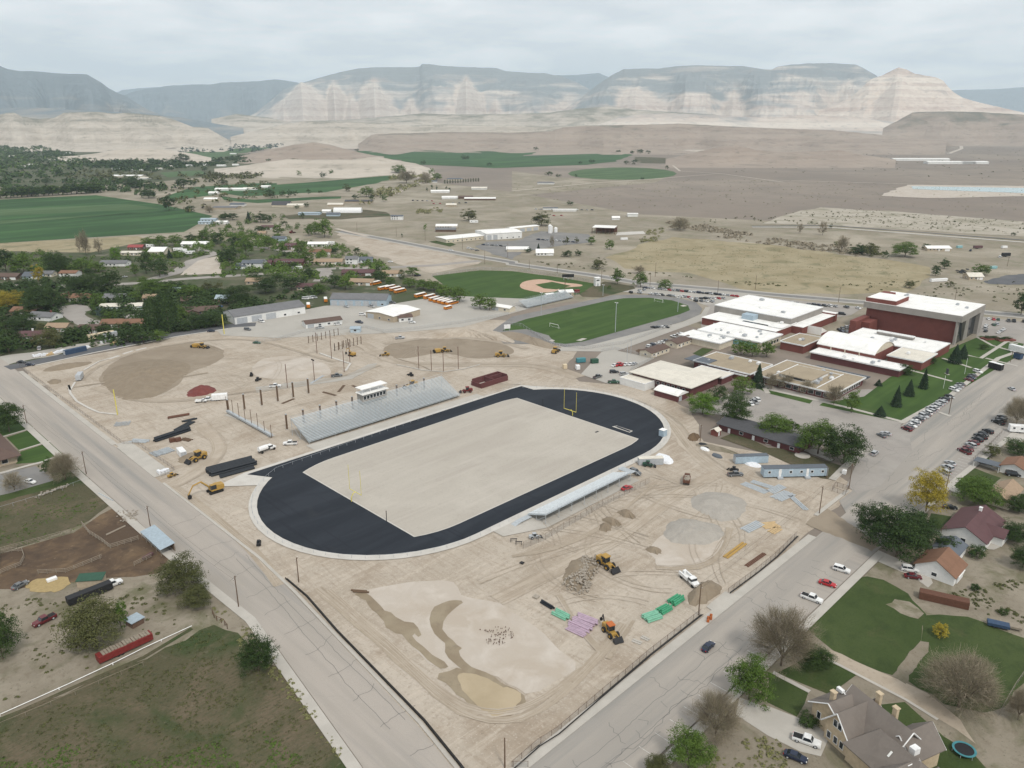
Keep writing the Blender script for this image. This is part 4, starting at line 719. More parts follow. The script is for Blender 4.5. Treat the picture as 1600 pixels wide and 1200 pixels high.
p,L_,a_=span('g300,575','g385,570');shedp('concession_stand','white-roofed concession stand above the old bleachers by the ball field',p.x,p.y,a_,L_,7,3,1.4,'x','roof_white','wall_tan',0,2)
p,L_,a_=span('g215,585','g262,580');shedp('ball_field_press_box','small white scorer hut left of the concession stand',p.x,p.y,a_,L_,3.5,2.8,.5,'x','roof_white','wall_white',0,3)
p,L_,a_=span('g522,510','g555,508');r=thing('scoreboard_tower','tall narrow white tower behind the ball field','tower',(p.x,p.y,0),a_);MB().box(0,4.2,0,4,0,6.5).obj('wall','white',r);MB().box(-.2,4.4,-.2,4.2,6.5,6.8).obj('roof','roof_white',r);add_door(r,2,0,1.2,2.2,'f','steel');add_window(r,2,0,4.4,2.6,1,'f')
x0,x1,y0,y1=rect('f1345,1110','f1575,1080',1.5)
r=thing('roofless_brick_building','roofless maroon brick building shell under construction behind the big bleachers','building',(x0,y0,0));X,Y=x1-x0,y1-y0;t=.5
def wl(q,h0):b=MB();b.box(*q,0,h0);b.obj('wall','brick_maroon',r)
wl((0,X,0,t),2.6);wl((0,t,t,Y),2.2);wl((X-t,X,t,Y),3.3);wl((t,X-t,Y-t,Y),3.3);wl((X*.45,X*.45+t,t,Y-t),3.0);wl((X*.46+t,X-t,Y*.5,Y*.5+t),3.3);MB().box(t,X-t,t,Y-t,.04,.12).obj('floor_slab','concrete',r)
def bleachers(label,x0,y0,X,rows,rise,run,z0,side=1):
 """rows climb towards +Y (side=1) or -Y (side=-1)"""
 r=thing('bleachers',label,'bleachers',(x0,y0,0));Yd=rows*run
 tr=MB();st=MB()
 for k in range(rows):
  a=k*run*side;z=z0+k*rise;lo,hi=sorted((a,a+run*side*.98));tr.box(0,X,lo,hi,z-.05,z);lo,hi=sorted((a+run*side*.45,a+run*side*.85));st.box(.2,X-.2,lo,hi,z+.38,z+.45)
 tr.obj('tread','bleacher',r);st.obj('seat_row','bleacher_seat',r)
 n=int(X/6)
 for k in range(n+1):
  xx=.3+(X-.6)*k/n;m_=MB();ytop=Yd*side
  m_.bar((xx,ytop,0),(xx,ytop,z0+rows*rise),.11);m_.bar((xx,ytop*.5,0),(xx,ytop*.5,z0+rows*rise*.5-.1),.09);m_.bar((xx,.2*side,z0-.1),(xx,ytop,z0+rows*rise-.15),.1);m_.bar((xx,ytop*.5,.1),(xx,ytop,z0+rows*rise*.7),.06);m_.bar((xx,.3*side,0),(xx,.3*side,z0),.08);m_.obj('support_frame','galv',r)
 rl=MB();ztp=z0+rows*rise+1.1
 for zz in(ztp,ztp-.5):rl.bar((0,Yd*side,zz),(X,Yd*side,zz),.035)
 for e_ in(0,X):rl.bar((e_,0,z0+1.0),(e_,Yd*side,ztp),.035)
 for k in range(int(X/2)+1):rl.bar((X*k/int(X/2),Yd*side,ztp-1.2),(X*k/int(X/2),Yd*side,ztp),.025)
 for k in range(int(X/2)+1):rl.bar((X*k/int(X/2),0,z0),(X*k/int(X/2),0,z0+1),.025)
 rl.bar((0,0,z0+1),(X,0,z0+1),.035);rl.obj('railing','galv',r);return r
r=bleachers('long silver bleachers with a press box, between the track and the fence-post frame',147.5,266,82,19,.34,.72,1.2)
x_,y_=182,277.5;r=thing('press_box','white two-level press box on top of the long silver bleachers','press box',(x_,y_,0));MB().box(0,13,0,4.2,5.4,10.2).obj('wall','grey_concrete',r);MB().box(-.6,13.6,-1.2,4.6,10.2,10.45).obj('roof','roof_white',r);windows_row(r,'x',0,.4,12.6,7,7.6,9.2,.8,'white','glass')
b=MB();b.box(.2,12.8,.2,4,10.46,10.6)
for px_ in(0,4.3,8.6,12.9):
 for py_ in(0,4):b.box(px_-.08,px_+.08,py_-.08,py_+.08,10.45,12.6)
b.obj('roof_deck_posts','white',r);MB().box(-.5,13.4,-.5,4.6,12.6,12.8).obj('upper_roof','roof_white',r)
for px_ in(.2,6.5,12.8):b=MB();b.bar((px_,4,0),(px_,4,5.4),.14);b.bar((px_,.3,0),(px_,.3,5.4),.14);b.obj('column','steel',r)
r=bleachers('shorter silver bleachers on tall supports, on the near side of the track',167,161,46,11,.26,.74,.9,-1)
b=MB();b.box(-4.5,0,-2.2,0,.6,.75);b.add([(-4.5,-2.2,.75),(-9,-2.2,0),(-9,0,0),(-4.5,0,.75)],[(0,1,2,3)]);b.box(46,49,-8,-2,3,3.15)
for k in range(12):b.box(49+k*.3,49.3+k*.3,-8,-6.4,3-k*.26,3.12-k*.26)
b.obj('stair_ramp','galv',r)
x_,y_=G('g70,650').x,G('g70,650').y
r=bleachers('old weathered grandstand beside the upper grass field',x_+2,y_-2,50,9,.42,.95,.8)
p,L_,a_=span('f1190,240','f1440,215');shedp('office_block','low cream office with many dark windows, west end of the white metal complex',p.x,p.y,a_,L_,24,4,.4,'x','roof_white','wall_cream',0,9)
p,L_,a_=span('f1440,222','g62,208');shedp('metal_hall','big white metal hall with one dark doorway in the roadside complex',p.x,p.y,a_,L_,34,7,1.2,'x','roof_white','wall_white',2,4)
p,L_,a_=span('g0,175','g170,158');shedp('open_shed','long open-fronted white shed behind the metal hall',p.x,p.y,a_,L_,12,5,.6,'x','roof_white','wall_cream',4,0)
r=thing('silo_group','cluster of white storage silos beside the open-fronted shed','silos',tuple(G('g255,175')))
for k in range(3):b=MB();b.bar((k*5-5,k%2*3,0),(k*5-5,k%2*3,9-k*2),2.2,n=14);b.bar((k*5-5,k%2*3,9-k*2),(k*5-5,k%2*3,10.4-k*2),2.2,n=14,r2=.4);b.obj('silo','white',r)
p,L_,a_=span('g500,180','g640,185');r=thing('steel_frame_shed','dark red steel frame shed with a partly laid pale roof','building',(p.x,p.y,0),a_)
for k in range(6):b=MB();b.bar((L_*k/5,0,0),(L_*k/5,0,7),.3);b.bar((L_*k/5,22,0),(L_*k/5,22,7),.3);b.bar((L_*k/5,0,7),(L_*k/5,22,7),.3);b.obj('frame','rust_steel',r)
MB().box(0,L_,0,22,7.1,7.5).obj('roof','roof_white',r);MB().box(1,L_,21,21.6,0,5).obj('wall','rust_steel',r)
H=[('e455,605',25,11,'roof_rust','wall_cream','long cream house with a rust-orange roof at the head of the cul-de-sac',dict(wing=(3,5,2),chimney=.3)),('e145,690',17,11,'roof_rust','wall_brown','brown house with a tall white chimney west of the cul-de-sac',dict(chimney=.9,metal=True)),('e245,725',18,11,'roof_grey','wall_white','white house with a weathered grey roof beside the cul-de-sac lawn',dict(rot=-12,chimney=.8)),('e755,660',29,11,'roof_cream','wall_blue','long pale blue house with a nearly white roof inside the street bend',dict(rot=6,rise=1)),('e705,605',15,11,'roof_grey','wall_white','white house with a grey roof behind the long pale blue house',{}),('e690,770',12,10,'roof_rust','wall_cream','small cream house with a rust roof near the dark roadside trees',dict(rot=5)),('e815,770',15,10,'roof_rust','brick','small brick house with a rust roof and a white end wall',dict(rot=5)),('e190,850',19,12,'roof_maroon','wall_brown','dark brown house with a maroon roof above the laydown yard',dict(rot=10,chimney=.5,metal=True)),('e550,805',13,9,'roof_brown','wall_brown','brown house squeezed between dark trees above the white trailers',{}),('e350,795',13,9,'roof_tan_shingle','wall_tan','small house with a tan shingle roof behind the olive trees',{}),('e425,465',14,10,'roof_rust','wall_white','two-storey white house with a rust roof behind the dark clump of trees',dict(h=5,rise=1.5)),('e30,470',20,12,'roof_brown','wall_brown','dark brown house at the western edge by the street',{}),('e190,465',13,10,'roof_slate','wall_blue','pale blue gabled house beside the yellow-green tree',dict(rise=2.4)),('e295,452',9,8,'roof_grey','wall_cream','small grey cottage half hidden by the yellow-green tree',dict(garage=False)),('e705,385',24,11,'roof_grey','wall_white','white house with a long grey roof north of the dark clump of trees',{}),('e975,315',15,20,'roof_white','wall_cream','cream gabled barn with a white roof near the red shed roof',dict(h=3.5,rise=3)),('e845,282',15,8,'roof_red','wall_brown','farm shed with a red metal roof beside the dry pasture',dict(garage=False)),('e815,318',20,9,'roof_cream','wall_cream','long low cream shed in front of the red-roofed shed',dict(garage=False,rise=1)),('e1215,262',28,12,'roof_white','wall_white','long white house with a white roof at the top of the winding street',{}),('e1300,105',20,10,'roof_blue','wall_blue','blue metal barn at the corner of the green crop field',dict(garage=False,rise=1.2)),('e1278,122',16,8,'roof_blue','wall_blue','lower blue lean-to barn in front of the blue metal barn',dict(garage=False,rise=.8)),('e1385,122',14,9,'roof_white','wall_white','white shed with a dark doorway right of the blue barns',dict(rise=1.2)),('e1575,400',18,10,'roof_slate','wall_white','two-storey white house with a blue-grey roof at the street bend',dict(h=5)),('e1505,402',9,8,'roof_slate','wall_blue','double garage beside the two-storey white house',{}),('e1240,690',24,13,'roof_brown','wall_brown','wide brown-roofed house just above the new dark road',dict(rot=10,wing=(-6,7,3))),('e1200,620',14,10,'roof_brown','wall_brown','brown-grey roofed house behind the wide brown-roofed house',dict(rot=20)),('e930,605',9,8,'roof_tan_shingle','wall_cream','small cream house between two dark trees',{}),('e1090,560',9,7,'roof_blue','wall_white','little white shed with a pale blue roof behind the tall evergreens',dict(garage=False)),('e1385,610',9,8,'roof_blue','brick','small house with a turquoise-grey roof left of the warehouse',{}),('e1590,500',14,9,'roof_tan_shingle','wall_tan','tan house below the street bend beside the big green tree',{}),('f140,240',14,10,'roof_slate','wall_blue','blue-grey two-storey house beside the dark round tree',dict(h=5)),('f215,280',11,9,'roof_maroon','wall_brown','maroon house behind the small round bush',dict(h=4)),('f385,262',21,10,'roof_white','wall_white','long white shed on the edge of the dirt clearing',dict(garage=False,rise=1.6)),('f400,312',21,10,'roof_rust','wall_tan','house with a rust roof just below the long white shed',{}),('f10,395',12,10,'roof_grey','wall_white','tall white house on the green corner lawn',dict(h=5)),('f65,382',9,8,'roof_maroon','brick','small maroon brick house between two white houses',{}),('f205,385',26,11,'roof_maroon','brick_maroon','wide purple-brown brick house behind the parked white camper',dict(h=4)),('f450,375',26,10,'roof_tan_shingle','wall_cream','long house with a tan roof and cream walls by the curved street',{}),('f597,372',11,10,'roof_grey','wall_white','two-storey white house left of the white ranch house',dict(h=5)),('f665,362',17,10,'roof_slate','wall_blue','white and blue ranch house with a green front lawn',{}),('f635,445',27,11,'roof_maroon','wall_brown','long maroon-roofed house with a line of dark windows by the hedge',{}),('f850,450',17,9,'roof_tan_shingle','wall_cream','pale single-storey house at the east end of the street',{}),('f655,505',19,10,'roof_tan_shingle','wall_tan','tan-roofed house directly behind the bus garage',dict(rot=-8)),('f315,535',15,9,'roof_maroon','wall_tan','dark roofed house among trees left of the bus garage',{}),('f70,155',15,9,'roof_maroon','wall_brown','purple-roofed house near the red tractor',{}),('f35,200',9,8,'roof_tan_shingle','wall_tan','narrow tan house west of the blue-grey two-storey house',dict(h=4)),('b155,1052',28,14,'roof_dark','wall_cream','dark-gabled farmhouse below the far green fields',dict(detail=0,rise=5)),('b250,1055',28,14,'roof_cream','wall_cream','pale roofed farmhouse right of the dark-gabled one',dict(detail=0)),('b330,1105',30,14,'roof_blue','wall_blue','flat sky-blue roofed shop in the far paddock',dict(detail=0,rise=.6)),('b495,1050',24,12,'roof_cream','wall_tan','tan-roofed farm building left of the dark long roof',dict(detail=0)),('b640,1030',44,14,'roof_dark','wall_tan','long dark-roofed farm building behind the white arched shed',dict(detail=0)),('b880,1135',16,9,'roof_slate','wall_white','boxy white house alone on the dry slope',dict(h=5,rise=1)),('b1190,1188',26,12,'roof_white','wall_cream','white-roofed house beside the back road',{}),('b1150,965',34,12,'roof_white','wall_white','white ranch house among pointed conifers',dict(detail=0)),('b1400,1012',52,16,'roof_white','wall_brown','long barn with a bright white roof in the far farmyard',dict(detail=0,rise=1.5)),('b1210,1005',26,12,'roof_white','wall_white','low white shed west of the long white-roofed barn',dict(detail=0)),('b1395,945',30,12,'roof_cream','wall_white','white farm building beyond the long white-roofed barn',dict(detail=0)),('b1240,888',36,16,'roof_slate','wall_cream','green-grey roofed house beside the far row of cypress',dict(detail=0,hip=5)),('c212,912',36,18,'roof_grey','wall_white','white house with a grey hip roof alone before the round green field',dict(detail=0,hip=6)),('b1110,902',14,8,'roof_slate','wall_white','little grey shed beside the far cottonwoods',dict(detail=0)),('a140,985',34,14,'roof_slate','wall_tan','grey-roofed barn in front of the dark tree belt beyond the crop field',dict(detail=0)),('a790,868',70,30,'roof_white','wall_cream','large white building among the valley trees',dict(detail=0,rise=2)),('a1440,952',60,16,'roof_white','wall_white','long white sheds between the narrow green fields',dict(detail=0)),('a1330,975',16,12,'roof_white','wall_white','small white shed left of the long white sheds',dict(detail=0)),('a1315,1015',22,12,'roof_white','wall_cream','white shed beside the tree at the field edge',dict(detail=0)),('a1480,1050',22,12,'roof_slate','wall_white','white house by the sandy bank',dict(detail=0)),('a1400,1070',36,26,'roof_grey','wall_tan','wide grey-roofed building near the crop field corner',dict(detail=0,rise=1)),('g205,318',17,10,'roof_white','wall_white','small white cottage between the dark bushes and the highway',dict(rise=3)),('g35,295',22,10,'roof_white','wall_cream','low pale shed beside the small white cottage',dict(detail=0)),('h1070,290',24,12,'roof_white','wall_tan','tan farmhouse with a white roof beside the round dark tree',{}),('h1300,470',12,10,'roof_cream','wall_tan','tan hut beside the black scrap yard',dict(rise=2.4)),('b625,735',14,8,'roof_white','wall_white','white hut below the far green fields',dict(detail=0)),('c755,1115',14,9,'roof_white','wall_white','lone white box shed on the desert edge',dict(h=4,rise=.6,detail=0)),('c650,1135',10,7,'roof_white','wall_white','smaller white box shed near the lone white one',dict(detail=0)),('f1185,170',24,11,'roof_grey','wall_brown','brown shed beside the back road bend',dict(detail=0)),('b1310,1003',24,12,'roof_brown','wall_brown','brown barn between the white shed and the long white-roofed barn',dict(detail=0)),('b440,1092',12,7,'roof_white','wall_white','tiny white shed right of the sky-blue roofed shop',dict(detail=0)),('b480,1112',18,9,'roof_slate','wall_blue','slate-roofed shed below the tiny white one',dict(detail=0)),('c330,1082',34,6,'roof_white','wall_white','long white trailer shed in the far scrap yard, right one',dict(detail=0,rise=.6)),('c240,1072',22,6,'roof_slate','wall_white','long grey trailer shed in the far scrap yard, left one',dict(detail=0,rise=.6)),('b1220,1052',16,9,'roof_cream','wall_tan','tan tent-roofed store in the far farmyard',dict(detail=0)),('a1560,948',26,10,'roof_cream','wall_white','cream-roofed shed at the right end of the long white sheds',dict(detail=0)),('b60,935',18,9,'roof_white','wall_white','white shed on the strip between two green fields',dict(detail=0))]
for s_,L_,D_,ro_,wa_,lb_,kw in H:house(s_,L_,D_,ro_,wa_,lb_,**kw)
FWL=['far white roof %s the photo'%q if 'photo' not in q else 'far white roof '+q for q in('in the valley tree belt, left of a pair, in','in the valley tree belt, right of a pair, in','above the village gap, left of that pair, in','in the village, third from the left edge of','in the village, nearest the left edge of','just behind the large white valley building in','right of the large white valley building in','left of the large white valley building in','on the field below the pale cliffs, left one, in','on the field below the pale cliffs, right one, in','below the sandy bank, fourth of five from the left, in','below the sandy bank, second of five from the left, in','below the sandy bank, first of five from the left, in','below the sandy bank, last but one to the right, in','at the near foot of the sandy bank in','in front of the large white valley building in','beside the far river fields in','at the top of the village in','highest up at the left edge of')]
for k,(s_,sz)in enumerate([('a%d,%d'%(x_,y_),z_)for x_,y_,z_ in((320,765,40),(430,770,30),(200,795,34),(120,805,40),(40,800,30),(850,830,40),(990,820,24),(720,820,26),(580,670,60),(610,672,40),(1290,795,34),(1170,800,34),(1050,805,30),(1380,800,36),(1470,795,26),(880,880,50),(1455,725,34),(420,720,30),(70,740,26))]):
 house(s_,sz*.7,sz*.35,'roof_white' if k%3 else 'roof_cream','wall_white',FWL[k],detail=0,rise=1.5,h=3,group='far white roofs in the valley')
for s_,L_,lb in(('d1150,785',150,'long pale industrial shed on the far plain'),('d960,765',190,'far row of white sheds left of the pale industrial shed'),('d1320,785',60,'short white shed at the right end of the far plant'),('d1255,785',40,'low bluish shed between two far white ones')):house(s_,L_,30,'roof_white','wall_white',lb,detail=0,rise=2,h=6)
r=thing('arched_shed','white arched fabric shed in the far paddock','building',tuple(G('b575,1088')),CAMROT);b=MB();b.loft([[(-20,6*math.cos(t),7*math.sin(t))for t in[math.pi*k/10 for k in range(11)]],[(20,6*math.cos(t),7*math.sin(t))for t in[math.pi*k/10 for k in range(11)]]]);b.obj('cover','white',r);MB().box(-20.2,-20.05,-2,2,0,4).obj('door','dark',r)
def plan(poly_roofs,name,label,wall,roof,px_,rz,**kw):
 pass
def ghouse(l,r_,z,roof,wall,label,rise,wing=None,hip=0,**kw):
 x0,x1,y0,y1=rect(l,r_,z);return house(Vector(((x0+x1)/2,y0,0)),x1-x0,y1-y0,roof,wall,label,world=True,rise=rise,h=z-.1,wing=wing,hip=hip,**kw)
ghouse('l1090,905','l1478,855',3,'roof_maroon','wall_white','large house with a dark maroon metal roof behind the big roadside tree',3.2,wing=(-3,7,3),garage=False,chimney=.75,metal=True)
ghouse('l922,1118','l1238,1125',3,'roof_rust','wall_white','white house with a rust-brown shingle roof next to the driveway with two cars',3.2,garage=False)
p=G('l1180,1120');r=thing('garage','garage with a blue-grey roof joined behind the rust-roofed white house','garage',(p.x,p.y,0));b=MB();gable_wall(b,8,7,2.7,1.6);b.obj('wall','wall_white',r);b=MB();gable(b,8,7,2.7,1.6,.4);b.obj('roof','roof_slate',r);add_door(r,4,0,3,2.2,'f','white','garage_door')
ghouse('l1370,700','l1590,650',2.9,'roof_tan_shingle','wall_cream','cream house with a broad tan roof behind the round green tree',2.2,garage=False)
ghouse('l1455,505','l1660,500',2.9,'roof_rust','wall_white','house with a terracotta roof at the right edge behind the black car',1.8,garage=False)
p=G('l1440,560');r=thing('carport','low carport with a blue-grey roof beside the terracotta-roofed house','carport',(p.x,p.y,0));MB().box(0,5,0,9,2.4,2.6).obj('roof','roof_slate',r);[MB().box(x,x+.2,y,y+.2,0,2.4).obj('post','wall_white',r)for x in(.2,4.6)for y in(.2,8.6)]
p=G('p1180,50');r=thing('small_garage','little white-roofed garage below the rust-roofed white house','garage',(p.x,p.y,0));b=MB();gable_wall(b,5,6,2.3,1);b.obj('wall','wall_white',r);b=MB();gable(b,5,6,2.3,1,.3);b.obj('roof','roof_white',r);add_door(r,0,3,2.6,2,'l','steel','garage_door')
x0,x1,y0,y1=33,57,290,322
c_=G('i120,440',3.2);r=thing('church_hall','brown hip-roofed hall at the left edge beside green lawns','building',(c_.x-26,c_.y-.5,0));b=MB();b.box(1,25,1,31,0,3);b.obj('wall','wall_tan',r);b=MB();gable(b,26,32,3,3.4,.5,0,'x',9);b.obj('roof','roof_brown',r);windows_row(r,'x',1,3,23,5,.9,2.4,.5)
hp=G('p330,900');rz=CAMROT+R(-27)
def brick_house():
 ang=math.atan2(*(G('p830,970')-G('p400,1130')).yx);return ang
r=thing('brick_mansion','large yellow-brick house with steep brown shingle gables, three chimneys and white trim','house',(0,0,0));a0=G('p265,900');a1=G('p395,985')
e1=(G('p570,1150')-G('p265,880')).normalized();r.location=(a0.x,a0.y,0);ang=math.atan2(e1.y,e1.x);r.rotation_euler=(0,0,ang)
def MWing(x,y,L,D,h,rise,axis,nm='wing',hip=0):
 b=MB();gable_wall(b,L,D,h,rise,0,axis,hip);b.v=[(v[0]+x,v[1]+y,v[2])for v in b.v];w_=b.obj(nm,'yellow_brick',r);b=MB();gable(b,L,D,h,rise,.7,0,axis,hip);b.v=[(v[0]+x,v[1]+y,v[2])for v in b.v];rf_=b.obj('roof','roof_shingle',w_)
 if not hip:
  b=MB();o_=.72
  if axis=='y':
   for sx in(-1,1):b.bar((x+L/2+sx*(L/2+.7),y-o_,h-.7*rise/(L/2)),(x+L/2,y-o_,h+rise),.16);b.bar((x+L/2+sx*(L/2+.7),y+D+o_,h-.7*rise/(L/2)),(x+L/2,y+D+o_,h+rise),.16)
  else:
   for sx in(-1,1):b.bar((x-o_,y+D/2+sx*(D/2+.7),h-.7*rise/(D/2)),(x-o_,y+D/2,h+rise),.16);b.bar((x+L+o_,y+D/2+sx*(D/2+.7),h-.7*rise/(D/2)),(x+L+o_,y+D/2,h+rise),.16)
  b.obj('white_trim','white',w_)
 return w_
MWing(0,0,9,7,5.2,3,'y');MWing(5,-1.2,6,10,5.2,3.6,'y');MWing(4,3,14,8.5,5.2,4.2,'x');MWing(11.5,-2,16,9,4.6,4.2,'x','wing',4);MWing(14,6,6.5,8,5,3.2,'y');MWing(19,-6,8,9,4.6,3.6,'y');MWing(24,0,8,9,4.4,3,'x','wing',3)
for(x_,y_,z_)in((6.2,-1.2,1),(8,-1.2,1),(9.6,-1.2,1),(7.4,-1.2,4.9),(8.6,-1.2,4.9),(2,0,2.2),(21,-6,1),(23.5,-6,1),(22.6,-6,4.9),(25.5,-6,1.2)):add_window(r,x_,y_,z_,.9,1.6,'f')
for(x_,y_)in((0,3.5),(4,8)):add_window(r,x_,y_,1.2,1,1.5,'l')
for(x_,y_,z_)in((3.5,1.6,9.6),(9,8.6,11),(13.5,8.2,11)):b=MB();b.box(x_-.5,x_+.5,y_-.4,y_+.4,5,z_);b.box(x_-.65,x_+.65,y_-.55,y_+.55,z_,z_+.25);b.obj('chimney','yellow_brick',r)
b=MB();b.add([(22,.4,6.2),(24.6,.4,6.2),(23.3,.4,8.2),(22,3.5,6.4),(24.6,3.5,6.4),(23.3,3.5,8.2)],[(0,1,2),(0,3,5,2)[::-1],(1,2,5,4)[::-1],(3,4,5)]);dm=b.obj('dormer','white',r);add_window(dm,23.3,.4,6.3,1.2,.9,'f')
for(x_,y_)in((19,1),(19.8,1.4)):b=MB();b.add([(x_,y_-1,6.9),(x_+.45,y_-1,6.9),(x_+.45,y_,7.75),(x_,y_,7.75)],[(0,1,2,3)]);b.obj('skylight','lamp_clear',r)
MB().box(-2.4,.4,3.4,6,.02,.5).obj('porch_step','concrete',r)
b=MB();b.box(1.4,3,4.8,5.6,7.6,8.3);b.bar((3,5.2,8),(4.2,5.2,7.6),.15);b.obj('roof_cooler','white',r);MB().box(20.5,21.8,4,5.6,7.6,9).obj('roof_cooler','white',r)
b=MB();b.box(27,34,9.4,14,.02,.35);b.obj('rear_porch','concrete',r)
def ring(x,wb,zb,wm,zm,wt,zt):return[(x,-wb,zb),(x,-wm,zm),(x,-wt,zt),(x,wt,zt),(x,wm,zm),(x,wb,zb)]
CARS={'sedan':dict(L=4.7,w=.9,body=[(-2.35,.62,.80),(-2.2,.9,.92),(-1.5,.97,1.0),(-1.0,1,1.0),(.75,1,.98),(1.9,.95,.82),(2.25,.9,.74),(2.38,.62,.58)],gh=(-1.75,-1.05,.25,1.0),roof=1.44,wx=1.42,wr=.33),'suv':dict(L=4.8,w=.95,body=[(-2.4,.8,.95),(-2.3,.97,1.08),(-1.5,1,1.1),(.9,1,1.1),(2.0,.96,1.0),(2.35,.92,.88),(2.42,.7,.66)],gh=(-2.3,-2.05,.35,1.05),roof=1.76,wx=1.45,wr=.38),'van':dict(L=5.1,w=.98,body=[(-2.55,.85,.95),(-2.5,.97,1.1),(-1.5,1,1.12),(1.3,1,1.08),(2.2,.95,.92),(2.52,.8,.66)],gh=(-2.5,-2.4,.9,1.6),roof=1.9,wx=1.5,wr=.36),'pickup':dict(L=5.8,w=1.0,body=[(.0-2.9,.95,1.1),(-2.85,1,1.12),(-.85,1,1.12),(.95,1,1.12),(2.2,.97,1.05),(2.8,.93,.96),(2.9,.75,.68)],gh=(-.8,-.65,.75,1.25),roof=1.86,wx=1.85,wr=.42)}
PROTO={}
def car_proto(kind,colr,mini=False):
 k_=(kind,colr,mini)
 if k_ in PROTO:return PROTO[k_]
 c=CARS[kind];w_=c['w'];paint=MATS['car_'+colr];b=MB();secs=[]
 for(x,f,z)in c['body']:secs.append(ring(x,w_*.88*f,.26,w_*f,(.26+z)*.56,w_*.93*f,z))
 b.loft(secs)
 if kind=='pickup':b.v=[v for v in b.v]
 g0,g1,g2,g3=c['gh'];zb=max(q[2]for q in c['body'])-.02;zr=c['roof'];gl=MB();rf=MB()
 def q4(x,hw,z):return[(x,-hw,z),(x,hw,z)]
 ins=.16;lo=[(g0,-w_*.92,zb),(g3,-w_*.92,zb),(g3,w_*.92,zb),(g0,w_*.92,zb)];hi=[(g1,-w_*.92+ins,zr-.05),(g2,-w_*.92+ins,zr-.05),(g2,w_*.92-ins,zr-.05),(g1,w_*.92-ins,zr-.05)]
 gl.add(lo+hi,[(0,1,5,4),(1,2,6,5),(2,3,7,6),(3,0,4,7)])
 e=.04;b.box(g1-e,g2+e,-w_*.92+ins-e,w_*.92-ins+e,zr-.055,zr)
 for sx,(p0,p1)in enumerate(((lo[0],hi[0]),(lo[1],hi[1]),(lo[2],hi[2]),(lo[3],hi[3]))):b.bar(p0,p1,.05)
 if kind in('suv','van','sedan'):
  for s_ in(-1,1):xm=(g1+g2)/2-.1;b.bar((xm,s_*w_*.925,zb),(xm,s_*(w_*.925-ins),zr-.04),.05)
 parts=[]
 if kind=='pickup':
  bed=MB();bed.box(-2.78,-.92,-.82,.82,1.125,1.14)
 wh=[(x,s_*(w_-.13))for x in(-c['wx'],c['wx'])for s_ in(-1,1)]
 x1=c['L']/2-.05;lz=.68 if kind!='pickup' else.82
 if mini:
  m=MB();m.v,m.f,m.m=list(b.v),list(b.f),[0]*len(b.f);m.add(gl.v,gl.f,1)
  if kind=='pickup':m.add(bed.v,bed.f,2)
  for(x,y)in wh:m.wheel(x,y,c['wr'],c['wr'],.22,2,8)
  P_=('parked_car',m.mesh('car',[paint,'glass','rubber']));PROTO[k_]=P_;return P_
 wm=MB().wheel(0,0,0,c['wr'],.22);wmesh=PROTO.setdefault(('wheel',kind),wm.mesh('wheel','rubber'));hub=PROTO.setdefault(('hub',kind),MB().wheel(0,0,0,c['wr']*.6,.25).mesh('rim','silver'))
 for(x,y)in wh:parts.append(('wheel',wmesh,(x,y,c['wr']),0,[('rim',hub,(0,0,0),0,[])]))
 parts.insert(0,('body',b.mesh('body',paint),(0,0,0),0,[]));parts.insert(1,('window_glass',gl.mesh('window_glass','glass'),(0,0,0),0,[]))
 if kind=='pickup':parts.append(('cargo_bed',bed.mesh('cargo_bed','rubber'),(0,0,0),0,[]))
 hl=PROTO.setdefault(('hl',),MB().box(-.07,.1,-.17,.17,-.08,.08).mesh('headlight','lamp_clear'));tl=PROTO.setdefault(('tl',),MB().box(-.1,.05,-.14,.14,-.12,.12).mesh('tail_light','lamp_red'))
 zt_=c['body'][0][2]-.1
 for s_ in(-1,1):parts.append(('headlight',hl,(x1-.06,s_*w_*.62,lz),0,[]));parts.append(('tail_light',tl,(-x1-.0,s_*w_*.62,zt_),0,[]))
 PROTO[k_]=(kind if kind!='suv' else 'suv',parts);PROTO[k_]=({'sedan':'sedan','suv':'suv','van':'van','pickup':'pickup_truck'}[kind],parts);return PROTO[k_]
CAT={'sedan':'car','suv':'car','van':'van','pickup':'pickup truck'};NOUN={'sedan':'sedan','suv':'SUV','van':'van','pickup':'pickup truck'}
def car(kind,colr,s,heading,label,group=None,mini=False,z=0.13):
 p=G(s)if isinstance(s,str)else Vector((s[0],s[1],0));loc=(p.x,p.y,z)
 P_=car_proto(kind,colr,mini)
 if mini:o=link(P_[0],P_[1],None,loc,R(heading));return tag(o,label,CAT[kind],group)
 return spawn(P_,label,CAT[kind],loc,R(heading),group)
ORD=['first','second','third','fourth','fifth','sixth','seventh','eighth','ninth','tenth','eleventh','twelfth','thirteenth','fourteenth','fifteenth','sixteenth','seventeenth','eighteenth','nineteenth','twentieth','twenty-first','twenty-second','twenty-third','twenty-fourth','twenty-fifth','twenty-sixth','twenty-seventh','twenty-eighth','twenty-ninth','thirtieth']
CC=dict(w='white',s='silver',g='grey',k='black',r='red',m='maroon',b='blue',n='navy',t='tan',e='green');KK=dict(c='sedan',u='suv',v='van',p='pickup')
